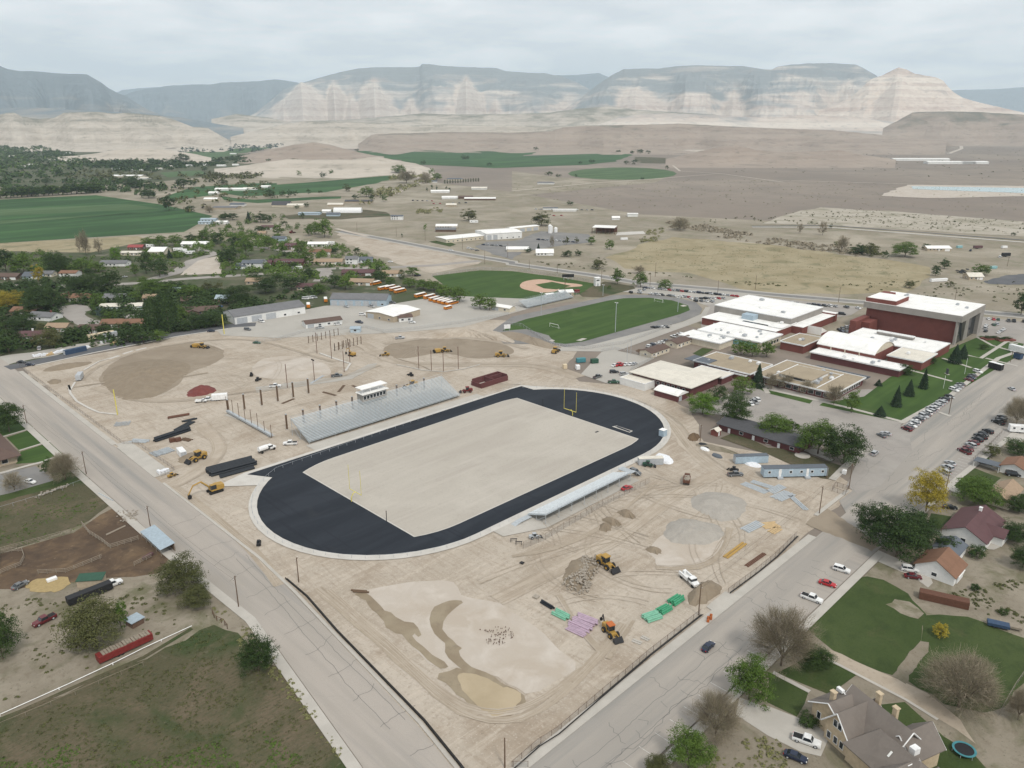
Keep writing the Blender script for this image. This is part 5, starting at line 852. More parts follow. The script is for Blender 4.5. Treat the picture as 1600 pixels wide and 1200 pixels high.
def row(a,c,spec,heading,place,group,mini=False,jit=.3):
 """spec: kind+colour pairs, '--' leaves a gap; ordinals run from a to c"""
 L_=spec.split();A_,B_=G(a),G(c);n=len(L_);i_=0;rr=random.Random(n+len(place))
 for k,t in enumerate(L_):
  if t=='--':continue
  p=A_.lerp(B_,k/max(1,n-1));kd,cl=KK[t[0]],CC[t[1]]
  car(kd,cl,(p.x+rr.uniform(-jit,jit)*.3,p.y+rr.uniform(-jit,jit)),heading+rr.uniform(-2,2)+(180 if rr.random()<.2 else 0),'%s %s, %s in %s'%(cl,NOUN[kd],ORD[i_],place),group,mini);i_+=1
row('l865,290','l1130,85','um cg cw us cw ug cs us cg uw us ps cw us cs us cs uk -- ck',68,'the kerbside row by the spruce lawn from the junction','cars parked along the school lawn')
row('h1165,1165','h1205,1130','uw cs cs cg',68,'the short line below the bay with the lone dark red car','cars parked along the school lawn')
row('h1250,1100','h1310,1050','cm cn cg -- uw',68,'the upper kerbside row near the flower beds','cars parked along the school lawn')
row('l1225,430','l1370,305','pm cm us cm uk pk ck uk',62,'the far kerb row beside the low fence','cars parked on the far kerb')
row('l1435,248','l1465,215','pk uk ck',62,'the trio under the bare tree across the street','cars parked on the far kerb')
row('l1105,560','l1140,505','us us cs',62,'the trio beside the leaning pole and yellow tree','cars parked on the far kerb')
car('suv','silver','l665,443',0+2,'silver SUV driving across the junction mouth');car('sedan','grey','l708,330',60,'grey car halfway across the junction, nearer the school lot');car('sedan','silver','l735,318',80,'small silver car right beside the grey one in the junction')
car('sedan','silver','l1522,38',45,'small silver car alone far up the main street',z=.14);car('sedan','navy','o1225,455',3,'dark navy sedan driving alone on the cracked street')
car('suv','white','l458,1172',100+180,'white SUV parked by the corner driveway');car('sedan','red','p370,60',-78,'bright red sports sedan in the angled bays');car('pickup','white','p272,152',-84,'white pickup in the bay just below the red sedan')
car('suv','white','l885,1170',-62,'white SUV in the driveway of the rust-roofed house');car('sedan','maroon','p905,15',-58,'dark red car on the slab beside the rust-roofed house')
car('suv','black','l1360,500',-75,'black car in the driveway behind the olive tree');car('sedan','black','l1135,780',-60,'black car tucked beside the yellow tree');car('van','black','l1530,575',-62,'dark camper van by the carport with blue-grey roof')
car('pickup','white','p240,1045',-73,'large white pickup in the curved driveway');car('sedan','navy','p170,1145',-76,'black saloon parked below the large white pickup')
car('sedan','white','i190,620',-100+35,'white sedan alone in the dark car park');car('pickup','white','m700,65',2,'white pickup hitched to the black flatbed trailer');car('pickup','maroon','m280,290',12+180,'old faded red pickup in the dirt yard');car('sedan','grey','m128,70',20,'small dark buggy beside the yellow hay')
car('sedan','black','e135,990',-48,'black car at the mouth of the new dark road, farther from the corner kerb');car('sedan','navy','e190,1005',-48,'dark car at the mouth of the new dark road, closer to the dirt');car('van','silver','e248,905',70,'small white van beside the laydown yard')
car('sedan','navy','e1320,795',-40,'dark blue car on the new dark road beneath the yellow pole');car('suv','grey','e1548,785',-70,'dark grey car at the gate of the bus yard');car('sedan','teal' if 0 else 'green','f5,868',-50,'greenish car on the upper edge of the dirt')
car('pickup','white','i1300,105',-35,'white work pickup hitched beside the red clay pile');car('pickup','white','f120,1140',-35,'white utility pickup behind the line of posts');car('pickup','grey','f505,1075',-25,'grey pickup parked under the floodlight poles');car('pickup','white','j215,380',140,'white crew pickup at the west end of the long bleachers')
car('suv','grey','k770,560',-95,'grey car at the east end of the short bleachers');car('sedan','red','k718,660',-10,'dark red car on the dirt behind the short bleachers');car('pickup','grey','k1395,575',-38,'dark grey pickup beside the generator on the dirt')
for a_,k_,c_,h_,lb in(('f35,735','van','white',-80,'white box van nose to the long warehouse'),('f400,775','pickup','silver',-20,'silver pickup in front of the maroon-roofed yard office'),('f512,752','van','white',-30,'white van at the east end of the yard office'),('f665,692','suv','white',-40,'white car left of the tan-fronted depot'),('f975,740','suv','white',-60,'white car outside the small depot annex'),('f565,642','sedan','silver',-80,'silver car outside the pale blue roller doors'),('f722,640','pickup','silver',-80,'silver pickup at the last roller door'),('f850,618','pickup','grey',-60,'grey pickup at the gable end of the bus garage'),('f310,592','van','white',-50,'first of three white vans behind the bus garage'),('f338,588','van','white',-50,'middle of three white vans behind the bus garage'),('f362,585','van','silver',-50,'last of three white vans behind the bus garage'),('f645,740','pickup','navy',-75,'dark blue truck beside the little pale blue shed'),('f900,838','pickup','silver',-30,'work truck on the ramp between the bus yard and the graded arc')):car(k_,c_,a_,h_,lb,None,z=.14)
row('g860,895','g960,855','uw un cw cw cg',88,'the gravel lot above the log pile','cars in the log pile lot',True)
row('g1015,830','g1050,815','pw uw',88,'the pair beside the pale school roofs',None,True);row('g885,770','g960,768','ck cg cw ck',88,'the row under the track bend','cars under the track bend',True)
row('g640,1010','g765,1000','cw ur cr cw cw cs',5,'the fenced staff lot','cars in the staff lot',True);car('suv','black','g638,1052',-40,'long black car in front of the pyramid-roofed workshop');car('pickup','grey','g535,1082',0,'grey pickup outside the staff lot gate');car('pickup','green','g635,1115',-45,'dark green truck beside the storage shed');car('suv','silver','g700,1065',-30,'silver car by the workshop corner')
row('g740,552','g880,525','uk -- cs us -- cw',60,'the top left corner of the track-side car park','cars in the track-side car park',True)
row('g800,555','g1100,582','cs -- -- cw us cw ck -- cg cs -- cw us cr',88,'the near row of the track-side car park','cars in the track-side car park',True)
row('g830,522','g1400,575','cn cs -- -- us cw cr cs ug cr uk cw cs un cg ck us uk cn cw cs cr cr',88,'the back row of the track-side car park','cars in the track-side car park',True)
row('g1120,590','g1320,588','cw cs ck uk cs cw cr cs',60,'the curb row at the gymnasium end of the car park','cars in the track-side car park',True);row('g1150,605','g1250,610','uk cg cw us',60,'the front line at the gymnasium end of the car park','cars in the track-side car park',True)
row('h50,612','h560,650','uk cg ck us ck -- cg uk cn ck uw cs -- ug -- cw',60,'the row behind the gymnasium by the road','cars behind the gymnasium',True)
row('h440,785','h510,765','ck cg us cs',40,'the cluster at the back corner of the auditorium','cars behind the auditorium',True);row('h460,800','h520,795','un cs cg',40,'the front line at the back corner of the auditorium','cars behind the auditorium',True);car('van','black','h462,688',-70,'black van alone east of the gymnasium',None,True)
row('h1375,718','h1440,722','cw cr ce',20,'the front trio in the lot past the auditorium','cars past the auditorium',True);row('h1500,730','h1600,735','pg pk -- uk',20,'the outer row in the lot past the auditorium','cars past the auditorium',True);row('h1360,760','h1360,795','cw us ck',0,'the wall-side line past the auditorium','cars past the auditorium',True);row('h1445,805','h1475,785','cw cs cw',0,'the pale trio past the auditorium','cars past the auditorium',True);row('h1410,755','h1430,750','ce cs',30,'the pair between the front trio and the pale trio',None,True)
row('k1490,130','k1530,105','cw ps uw',60,'the shaded corner lot behind the big dark tree','cars in the shaded corner',True)
row('f1420,252','f1560,262','cn us cg us ck cs',90,'the front lot of the metal hall','cars at the metal hall',True);row('f1330,275','f1380,288','uw cs cg',-20,'the line near the grass strip by the metal hall','cars at the metal hall',True)
row('g165,220','g380,235','un cn us -- uw us ck cg cn',90,'the truck lot between metal hall and steel frame','cars in the truck lot',True);car('suv','white','f1218,290',-55,'white car alone on the highway',None,True)
row('c150,1070','c500,1075','uw cs un cg us cn -- cs uw cg cs uk',90,'the far scrap yard line','cars in the far scrap yard',True);row('c260,1110','c310,1110','cr cr',90,'the rusty pair before the far scrap yard',None,True)
row('b980,1015','b1100,1018','un cg ck cs cr',90,'the far farmyard line west of the white-roofed barn','cars in the far farmyard',True);row('b1110,1035','b1310,1030','cr cr -- us ck un',90,'the far farmyard line in front of the white-roofed barn','cars in the far farmyard',True)
row('e1430,345','e1260,290','uk cr -- -- ck cg',-30,'the line at the top of the winding street','cars on the winding street',True)
for a_,k_,c_,h_,lb in(('e780,455','sedan','silver',0,'silver car on the drive behind the dark clump of trees'),('e200,485','van','white',-45,'white van below the yellow-green tree'),('f290,275','van','red',-40,'dark red van by the big round tree'),('f150,410','sedan','navy',-40,'dark car in front of the purple-brown brick house'),('f1010,445','pickup','navy',-30,'dark blue pickup at the east end of the hedge'),('f840,360','sedan','white',-40,'white car in front of the white and blue ranch house'),('h1265,290','pickup','navy',10,'dark truck with a red trailer in the farmyard'),('h1450,330','van','white',0,'white truck nose of the black-boxed lorry'),('e1375,640','sedan','blue',-60,'turquoise-blue car by the small brick house')):car(k_,c_,a_,h_,lb,None,True)
def bus_proto():
 if 'bus' in PROTO:return PROTO['bus']
 b=MB();b.box(-5.6,4.6,-1.2,1.2,.6,2.7);b.box(4.6,6.0,-1.05,1.05,.6,1.6);rf=MB();rf.loft([[(x,-1.22,2.7),(x,-1.0,3.0),(x,1.0,3.0),(x,1.22,2.7)]for x in(-5.65,4.65)])
 g=MB();g.box(-5.3,4.2,-1.23,-1.2,1.75,2.45);g2=MB();g2.box(-5.3,4.2,1.2,1.23,1.75,2.45);g3=MB();g3.box(4.6,4.64,-1.05,1.05,1.7,2.6);st=MB();st.box(-5.62,4.62,-1.235,1.235,1.2,1.3)
 wm=MB().wheel(0,0,0,.5,.3).mesh('wheel','rubber')
 P_=('school_bus',[('body',b.mesh('body','bus_yellow'),(0,0,0),0,[]),('roof',rf.mesh('roof','roof_white'),(0,0,0),0,[]),('side_windows',g.mesh('w','glass'),(0,0,0),0,[]),('side_windows',g2.mesh('w','glass'),(0,0,0),0,[]),('windscreen',g3.mesh('w','glass'),(0,0,0),0,[]),('stripe',st.mesh('s','dark'),(0,0,0),0,[])]+[('wheel',wm,(x,y,.5),0,[])for x in(-3.4,4.5)for y in(-1.05,1.05)])
 PROTO['bus']=P_;return P_
BUS=[('f1028,575',8),('f1085,585',8),('f1118,598',8),('f1145,606',8),('f1172,612',8),('f1195,618',8),('f1225,624',8)]
for k,(s_,h_)in enumerate(BUS):spawn(bus_proto(),'orange-yellow school bus with white roof, %s from the left in the main bus row'%ORD[k],'bus',tuple(G(s_)),R(h_),'school buses in the main row')
for k,(s_,h_)in enumerate([('f745,500',8),('f800,530',8),('f838,526',8),('f872,536',8),('f900,548',8)]):spawn(bus_proto(),'orange-yellow school bus beside the bus garage, %s from the left there'%ORD[k],'bus',tuple(G(s_)),R(h_),'school buses beside the garage')
spawn(bus_proto(),'short view of a school bus end-on between warehouse and bus garage','bus',tuple(G('f436,605')),R(60),None,(.7,1,1));spawn(bus_proto(),'school bus nosing out beside the gable of the long warehouse','bus',tuple(G('f328,640')),R(60),None,(.7,1,1));spawn(bus_proto(),'short orange bus crosswise below the end of the main bus row','bus',tuple(G('f1200,652')),R(8),None,(.6,.95,.85))
def boxy(name,label,cat,s,L_,W_,H_,z0,heading,m,mroof=None,wheels=0,win=0,group=None,extra=None,doors=()):
 p=G(s);r=thing(name,label,cat,(p.x,p.y,.12),R(heading),group);b=MB();hl=L_/2;b.loft([[(x,-W_/2*f,z0),(x,-W_/2*f,z0+H_*.96),(x,-W_/2*.9*f,z0+H_),(x,W_/2*.9*f,z0+H_),(x,W_/2*f,z0+H_*.96),(x,W_/2*f,z0)]for x,f in((-hl,1),(hl,1))]);b.obj('body',m,r)
 if mroof:MB().box(-hl-.05,hl+.05,-W_/2-.05,W_/2+.05,z0+H_,z0+H_+.1).obj('roof',mroof,r)
 for k in range(win):add_window(r,-hl+L_*(k+.5)/win,-W_/2,z0+H_*.45,.9,H_*.28,'f')
 for d in doors:add_door(r,-hl+L_*d,-W_/2,.9,z0+H_*.8,'f','white',z=z0)
 for k in range(wheels):
  for y in(-W_/2+.15,W_/2-.15):MB().wheel(-hl*.25+k*.95-wheels*.2,y,.4,.4,.25).obj('wheel','rubber',r)
 if name=='travel_trailer':b=MB();b.bar((hl,0,.5),(hl+1.3,0,.45),.07);b.obj('tow_bar','dark',r)
 if name in('shipping_container','cargo_trailer','semi_trailer'):b=MB();b.box(-hl-.05,-hl,-W_/2+.1,-.03,z0+.1,z0+H_-.15);b.obj('rear_door','steel',r);b=MB();b.box(-hl-.05,-hl,.03,W_/2-.1,z0+.1,z0+H_-.15);b.obj('rear_door','steel',r)
 return r
for k,s_ in enumerate(['e1115,290','e1140,297','e1165,303','e1190,310']):boxy('travel_trailer','white travel trailer, %s from the left in the row below the winding street'%ORD[k],'trailer',s_,9,2.5,2.7,.6,-35,'white',None,2,3,'parked travel trailers')
boxy('travel_trailer','white camper parked in front of the purple-brown brick house','trailer','f258,408',9,2.5,2.8,.6,-45,'white',None,2,3);boxy('travel_trailer','white camper near the long white shed','trailer','f468,250',9,2.5,2.8,.6,-60,'white',None,2,2);boxy('travel_trailer','white camper on the back road verge','trailer','b1362,1155',11,2.5,3,.6,-45,'white',None,2,2)
boxy('travel_trailer','white motorhome behind the green corner at the right edge','trailer','l1575,305',9,2.5,2.8,.6,-58,'white',None,2,3);boxy('travel_trailer','white camper behind the red-roofed farm shed','trailer','e940,268',8,2.5,2.8,.6,-45,'white',None,2,2)
boxy('storage_trailer','long pale trailer below the brown house by the laydown yard','trailer','e635,838',15,2.6,3,.8,0,'tan_canvas',None,2,4);boxy('storage_trailer','second silver trailer in front of the long pale one','trailer','e690,832',8,2.6,2.8,.8,0,'steel',None,2,0)
boxy('shipping_container','dark blue shipping container beside the new dark road','container','e472,925',12,2.5,2.7,0,8,'container_blue')
boxy('cargo_trailer','pale enclosed trailer on the dirt near the curved concrete strip','trailer','e500,1090',7,2.5,2.6,.4,62,'steel',None,2)
boxy('cargo_trailer','white enclosed trailer beside the red clay pile','trailer','i1375,100',7,2.5,2.6,.4,-30,'white',None,2);boxy('shipping_container','white open-ended container beside the silver pipe bundles','container','i1138,445',6,2.4,2.4,0,82,'white')
r=boxy('office_trailer','pale blue site office trailer with two white doors, near the junction','trailer','l160,575',24,3.4,3.2,.5,-45+3,'trailer_blue','roof_slate',0,6,None,None,(.25,.68));
for d in(.25,.68):MB().box(-12+24*d-1,-12+24*d+1,-3.1,-1.75,.0,.6).obj('door_step','steel',r)
boxy('shipping_container','long pale blue container end to end with the site office trailer','container','k1490,490',13,2.6,2.9,.1,-40,'trailer_blue','roof_slate');boxy('shipping_container','short steel container at the east corner of the track','container','k865,500',9.5,2.5,2.6,0,-40,'steel','roof_cream')
boxy('equipment_cabinet','white utility cabinet beside the east bend of the track','cabinet','k942,325',2.6,2.4,2.8,0,0,'trailer_blue','roof_white')
boxy('flatbed_trailer','long black gooseneck trailer behind the white pickup','trailer','m565,130',11.5,2.5,1.9,.4,0+2,'dark',None,2);r=boxy('stock_trailer','long red stock trailer with a pale top beside the big olive tree','trailer','m785,470',13,2.4,1.7,.5,2,'red_paint',None,2)
b=MB();rr=random.Random(4)
for k in range(16):x_=-5.4+k*.72;b.box(x_,x_+.6,-1.0+rr.uniform(-.1,.1),1.0,2.2,2.3+rr.uniform(.05,.3))
b.obj('cargo','old_wood',r)
boxy('dump_bin','rusty brown open container beside the green lawn','container','p1095,165',12,2.6,2.2,0,-71,'rust_steel',None,0);boxy('work_trailer','low trailer with planks parked by the dry garden','trailer','p1435,320',5,2.2,.8,.5,-70,'container_blue',None,1);boxy('work_trailer','flat trailer carrying white boards at the right edge','trailer','p1510,325',5,2.2,.6,.5,-70,'old_wood',None,1)
boxy('box_truck','dark box truck with a white top on the kerb before the flower beds','truck','h1420,1030',7,2.5,3.0,.5,72,'dark','white',2);boxy('semi_trailer','long white lorry trailer at the right edge of the street','truck','h1580,935',14,2.6,3.4,1,68,'white',None,2);boxy('semi_cab','dark blue lorry cab in front of the long white trailer','truck','h1560,965',4,2.5,2.9,.5,68,'container_blue','dark',2)
boxy('box_truck','black-boxed lorry in the dusty farmyard','truck','h1485,325',8,2.5,3,.8,-40,'dark',None,2);boxy('box_truck','red trailer in the dusty farmyard','trailer','h1310,275',9,2.5,2.4,.8,-40,'roof_maroon',None,2)
for k,(s_,m_,lb)in enumerate([('h1475,272','white','white flat trailer in the farmyard by the road'),('h1195,270','teal_glass','mint green tank left of the farmyard'),('h1408,400','teal_glass','mint green tank right of the round tree'),('h1065,480','white','long white poly tunnel below the dark bushes'),('g700,220','white','white boat on a trailer beside the steel frame shed'),('g405,550','red_paint','bright red van beside the concession stand'),('g430,985','teal','teal blue container by the gravel yard gate'),('g515,990','green_paint','dark green container beside the teal one'),('g330,1025','tan_canvas','tan crate at the edge of the site road'),('g410,1030','white','white crate next to the tan one'),('g365,900','old_wood','timber crate'),]):
 if k<10:boxy('container' if 'container' in lb or 'crate' in lb else 'storage_tank',lb,'container',s_,(6,6,6,16,8,4,5,4,2,2)[k],2.4,2.2,.2,-30,m_)
def track_part(b,y,L_,h=.9):b.loft([[(x,y-.3,z)for x,z in q]+[(x,y+.3,z)for x,z in q[::-1]]for q in[]]or[[(-L_/2,y-.28,.25),(-L_/2,y+.28,.25),(-L_/2,y+.28,h*.75),(-L_/2,y-.28,h*.75)],[(-L_/2+.3,y-.28,0),(-L_/2+.3,y+.28,0),(-L_/2+.3,y+.28,h),(-L_/2+.3,y-.28,h)],[(L_/2-.3,y-.28,0),(L_/2-.3,y+.28,0),(L_/2-.3,y+.28,h),(L_/2-.3,y-.28,h)],[(L_/2,y-.28,.25),(L_/2,y+.28,.25),(L_/2,y+.28,h*.75),(L_/2,y-.28,h*.75)]])
def excavator(s,heading,label,sc=1,m='machine_yellow',reach=1.0):
 p=G(s);r=thing('excavator',label,'excavator',(p.x,p.y,.05),R(heading),None,sc)
 for y in(-1.1,1.1):b=MB();track_part(b,y,4.4);b.obj('track','rubber',r)
 b=MB();b.box(-2.4,1.5,-1.3,1.3,1.0,1.5);b.loft([[(-2.6,-1.3,1.5),(-2.6,1.3,1.5),(-2.6,1.2,2.4),(-2.6,-1.2,2.4)],[(-.2,-1.3,1.5),(-.2,1.3,1.5),(-.2,1.2,2.6),(-.2,-1.2,2.6)]]);b.obj('body',m,r)
 b=MB();b.box(-.1,1.5,.3,1.3,1.5,2.95);c=b.obj('cab','glass',r);MB().box(-.2,1.6,.2,1.4,2.95,3.1).obj('roof',m,c)
 b=MB();b.bar((1.0,-.2,1.6),(3.9*reach,-.2,4.6),.3);b.bar((3.9*reach,-.2,4.6),(6.2*reach,-.2,4.1),.27);b.obj('boom',m,r)
 b=MB();b.bar((6.2*reach,-.2,4.3),(8.0*reach,-.2,1.5),.2);st=b.obj('stick',m,r);b=MB();b.loft([[(8.0*reach,-.8,1.6),(8.0*reach,.4,1.6),(7.2*reach,.4,1.2),(7.2*reach,-.8,1.2)],[(8.2*reach,-.7,.3),(8.2*reach,.3,.3),(7.3*reach,.3,.4),(7.3*reach,-.7,.4)]]);b.obj('bucket','dark',st)
 b=MB();b.bar((2.0,-.2,1.8),(3.4*reach,-.2,3.7),.1);b.bar((4.2*reach,-.2,5.0),(6.4*reach,-.2,4.7),.09);b.obj('cylinder_rod','silver',r);return r
def loader(s,heading,label,sc=1,m='machine_yellow',hoe=False,scraper=False,name='wheel_loader'):
 p=G(s);r=thing(name,label,'loader' if not scraper else 'earth mover',(p.x,p.y,.05),R(heading),None,sc)
 for x in(-1.5,1.6):
  for y in(-1.1,1.1):w_=MB().wheel(x,y,.75,.75,.5).obj('wheel','rubber',r);MB().wheel(x,y*1.04,.75,.35,.5).obj('rim',m,w_)
 b=MB();b.box(-2.9,-.5,-.85,.85,.8,2.1);b.box(-.5,2.0,-.7,.7,.8,1.4);b.obj('body',m,r);b=MB();b.box(-.9,.7,-.8,.8,1.5,3.0);c=b.obj('cab','glass',r);MB().box(-1.1,.9,-.9,.9,3.0,3.18).obj('roof',m if not hoe else 'orange',c)
 b=MB();b.bar((.8,-.6,1.5),(3.3,-.6,.9),.15);b.bar((.8,.6,1.5),(3.3,.6,.9),.15);b.box(3.1,3.3,-.7,.7,.8,1.0);b.obj('lift_arm',m,r);b=MB();b.loft([[(3.3,-1.3,.3),(3.3,1.3,.3),(3.3,1.3,1.3),(3.3,-1.3,1.3)],[(4.4,-1.3,.1),(4.4,1.3,.1),(4.4,1.3,.3),(4.4,-1.3,.3)]]);b.obj('bucket','dark',r)
 if hoe:b=MB();b.bar((-2.9,0,1.2),(-4.2,.2,3.3),.18);b.bar((-4.2,.2,3.3),(-5.0,.3,1.5),.14);b.box(-5.4,-4.8,0,.6,.9,1.6);b.obj('rear_digger','dark',r)
 if scraper:b=MB();b.loft([[(-2.9,-1.4,.5),(-2.9,1.4,.5),(-2.9,1.4,2.3),(-2.9,-1.4,2.3)],[(-6,-1.4,.5),(-6,1.4,.5),(-6,1.4,2.2),(-6,-1.4,2.2)]]);b.obj('scraper_bowl',m,r);[MB().wheel(-6.4,y,.8,.8,.5).obj('wheel','rubber',r)for y in(-1.2,1.2)]
 return r
excavator('i1345,675',178-0,'yellow excavator with its boom stretched left, below the black pipe stack',1.15);loader('i1240,475',-170,'yellow wheel loader at the small gravel pile beside the white container',1.2)
loader('k585,1140',-100,'yellow wheel loader at the concrete rubble heap',1.15);loader('o615,365',-110,'backhoe with an orange roof beside the lilac pipes',1.0,hoe=True,name='backhoe_loader')
loader('e1265,895',-60,'yellow scraper in the middle of the graded mound area',1.0,scraper=True,name='scraper');loader('f1180,920',-30,'yellow motor scraper on the graded arc behind the tall poles',.95,scraper=True,name='scraper');loader('f1530,950',-40,'yellow bulldozer at the right end of the graded arc',1.1,name='bulldozer');loader('f810,945',140,'small yellow loader at the left tip of the graded arc',.8)
loader('g270,925',20,'yellow digger below the old grass track',1.1);loader('f975,1140',170,'yellow telehandler behind the long bleachers',1.1);loader('f1320,1172',150,'pink-red lift machine right of the long bleachers',.9,'red_paint');excavator('f600,945',100,'yellow mini crane beside the fence frames',.9,reach=.7)
loader('e1572,1070',60,'small dark skid loader left of the lighting poles',.6,'dark');loader('f12,1100',30,'small dark machine on the open dirt pad',.6,'dark');loader('i1075,580',10,'tiny yellow loader by the white wrapped bundle near the road',.55);loader('n18,-195',60,'tiny dark trench roller on the verge by the west road',.5,'dark');loader('f968,1070',90,'small dark machine in front of the graded arc poles',.6,'dark')
loader('k850,515',-60,'green utility tractor beside the steel container',.7,'green_paint');loader('k1385,545',100,'dark generator cart above the grey pickup',.6,'dark');loader('f225,178',0,'red farm tractor near the purple-roofed house',1.1,'red_paint')
def work_truck(s,heading,label,m='white',bed='white',tank=False,dump=False,sc=1):
 p=G(s);r=thing('work_truck',label,'truck',(p.x,p.y,.05),R(heading),None,sc)
 MB().box(-3.8,2.2,-.5,.5,.7,1.0).obj('chassis','dark',r);b=MB();b.loft([ring(1.0,.9,.7,1.1,1.2,1.05,1.6),ring(2.4,.9,.7,1.1,1.2,1.05,1.6),ring(3.6,.85,.7,1.0,1.1,.9,1.4)]);b.box(.6,2.1,-.95,.95,2.3,2.42);b.obj('cab',m,r);MB().box(.65,2.2,-1.0,1.0,1.6,2.3).obj('cab_glass','glass',r)
 b=MB()
 if tank:b.bar((-3.7,0,1.9),(.2,0,1.9),1.0,n=10)
 elif dump:b.loft([[(.3,-1.2,1.1),(.3,1.2,1.1),(.3,1.3,2.3),(.3,-1.3,2.3)],[(-3.9,-1.2,1.1),(-3.9,1.2,1.1),(-3.9,1.3,2.1),(-3.9,-1.3,2.1)]])
 else:b.box(-3.8,.3,-1.15,-.75,.9,1.9);b.box(-3.8,.3,.75,1.15,.9,1.9);b.box(-3.8,.3,-.75,.75,.9,1.1);b.box(-3.0,-2.2,-.4,.4,1.1,2.4)
 b.obj('load_body',bed,r)
 for x in(-2.7,2.7):
  for y in(-.95,.95):MB().wheel(x,y,.5,.5,.3).obj('wheel','rubber',r)
 for y in(-.65,.65):MB().box(3.55,3.65,y-.15,y+.15,.95,1.15).obj('headlight','lamp_clear',r)
 return r
work_truck('o1108,40',-112,'white utility truck with side lockers near the roadside fence');work_truck('j70,420',5,'white tanker truck near the west end of the long bleachers',tank=True)
r=work_truck('k1092,610',30,'rust-brown dump truck body filled with pale rubble','rust_steel','rust_steel',dump=True);b=MB();rr=random.Random(8)
for k in range(30):x_,y_=rr.uniform(-3.6,0),rr.uniform(-.9,.9);q_=rr.uniform(.15,.35);b.box(x_-q_,x_+q_,y_-q_,y_+q_,2.0,2.2+q_)
b.obj('rubble_load','rubble',r)
work_truck('i1258,115',-35,'white flat truck behind the work pickup at the clay pile',sc=.7)
def mound(name,label,P_,h,m,cat='pile',seed=1):
 q=roughen(smooth(pts(P_),2),.45,1.6,seed);c=sum(q,Vector())/len(q);b=MB();n=len(q);K=7;vs=[(c.x,c.y,h)];fs=[]
 for k in range(1,K+1):
  f=k/K
  for i,p in enumerate(q):
   e=c.lerp(p,f);z=h*(math.cos(math.pi*min(1,f)/2)**1.1)*(1+.35*noise.noise(Vector((e.x*.35,e.y*.35,seed))));vs.append((e.x,e.y,max(.0,z)+(.02 if k<K else-.05)))
 for i in range(n):fs.append((0,1+i,1+(i+1)%n))
 for k in range(K-1):
  for i in range(n):a=1+k*n;fs.append((a+i,a+n+i,a+n+(i+1)%n,a+(i+1)%n))
 ar=sum(q[i].x*q[(i+1)%n].y-q[(i+1)%n].x*q[i].y for i in range(n))
 if ar<0:fs=[f[::-1]for f in fs]
 b.add([(x-c.x,y-c.y,z)for x,y,z in vs],fs);o=b.obj(name,m,None,(c.x,c.y,.08));tag(o,label,cat);return o
mound('clay_pile','dark red clay heap on the open dirt','i1160,75 i1180,40 i1230,15 i1300,8 i1350,25 i1355,45 i1290,70 i1200,85',2.2,'red_clay')
mound('dirt_pile','big low brown earth mound on the left side of the site','e630,1080 e700,1015 e830,980 e1000,960 e1180,985 e1200,1040 e1080,1120 e1020,1180 i900,100 i780,105 i680,60',3.0,'pile_dirt',seed=3);mound('dirt_pile','long low dirt bank beside the new dark road','e240,1050 e330,1000 e580,975 e575,995 e420,1030',1.3,'pile_dirt');mound('dirt_pile','small dirt heap near the enclosed trailer at the corner','e290,1105 e340,1085 e390,1100 e370,1120 e310,1125',1.0,'pile_dirt')
mound('gravel_pile','small gravel heap behind the wheel loader','i1110,470 i1180,430 i1290,430 i1300,460 i1200,500 i1120,495',1.8,'pile_dirt');mound('gravel_pile','oval grey gravel mound, upper of the two behind the short bleachers','k645,800 k700,785 k780,830 k770,848 k690,835',1.6,'pile_dirt');mound('gravel_pile','grey gravel mound just below the oval one behind the short bleachers','k550,845 k610,830 k695,880 k680,892 k610,890',1.6,'pile_dirt');mound('gravel_pile','lowest of three gravel mounds behind the short bleachers','k525,915 k570,865 k635,890 k600,930',1.7,'pile_dirt')
mound('gravel_pile','wide pale grey gravel mound east of the site road','k940,920 k1000,850 k1120,840 k1290,880 k1340,930 k1270,1000 k1080,1010 k980,990',2.6,'pile_gravel',seed=5);mound('gravel_pile','flatter grey gravel spread beyond the wide pale mound','k1090,740 k1180,670 k1360,680 k1480,740 k1440,830 k1330,870 k1200,820',1.8,'pile_gravel',seed=6);mound('dirt_pile','small brown dirt mound left of the wide pale gravel mound','k830,1030 k880,1012 k945,1045 k920,1070 k850,1055',1.1,'pile_dirt')
mound('dirt_pile','brown dirt mound beside the white utility truck','o1080,140 o1150,50 o1240,20 o1330,75 o1280,130 o1200,180 o1110,190',2.6,'pile_dirt',seed=9);mound('dirt_pile','churned earth mound beneath the concrete rubble','k330,1140 k400,1080 k520,1085 k560,1130 o480,40 o400,110 o320,60',1.6,'pile_dirt',seed=12)
mound('dirt_pile','tan soil bank along the bottom of the old grass track','g-100,795 g20,790 g120,830 g280,880 g330,900 g230,905 g80,860 g-60,830',2.2,'graded_dirt');mound('dirt_pile','sandy bank rising behind the graded arc','f960,830 f1150,770 f1350,760 f1560,800 f1640,870 f1560,860 f1350,822 f1100,840',3,'site_dirt');mound('brush_pile','tangled brown brush heap beside the utility pole','k1095,345 k1110,315 k1150,308 k1178,330 k1165,358 k1120,360',1.8,'corral_dirt')
mound('rubble_bank','bank of loose earth at the end of the dirt lane','k1120,370 k1250,380 k1450,440 k1380,440 k1200,410',1.2,'dry_yard')
o=mound('log_pile','tangled pile of brown logs beside the classroom huts','g768,910 g800,900 g870,925 g865,948 g800,940',1.6,'wood')
rr=random.Random(5)
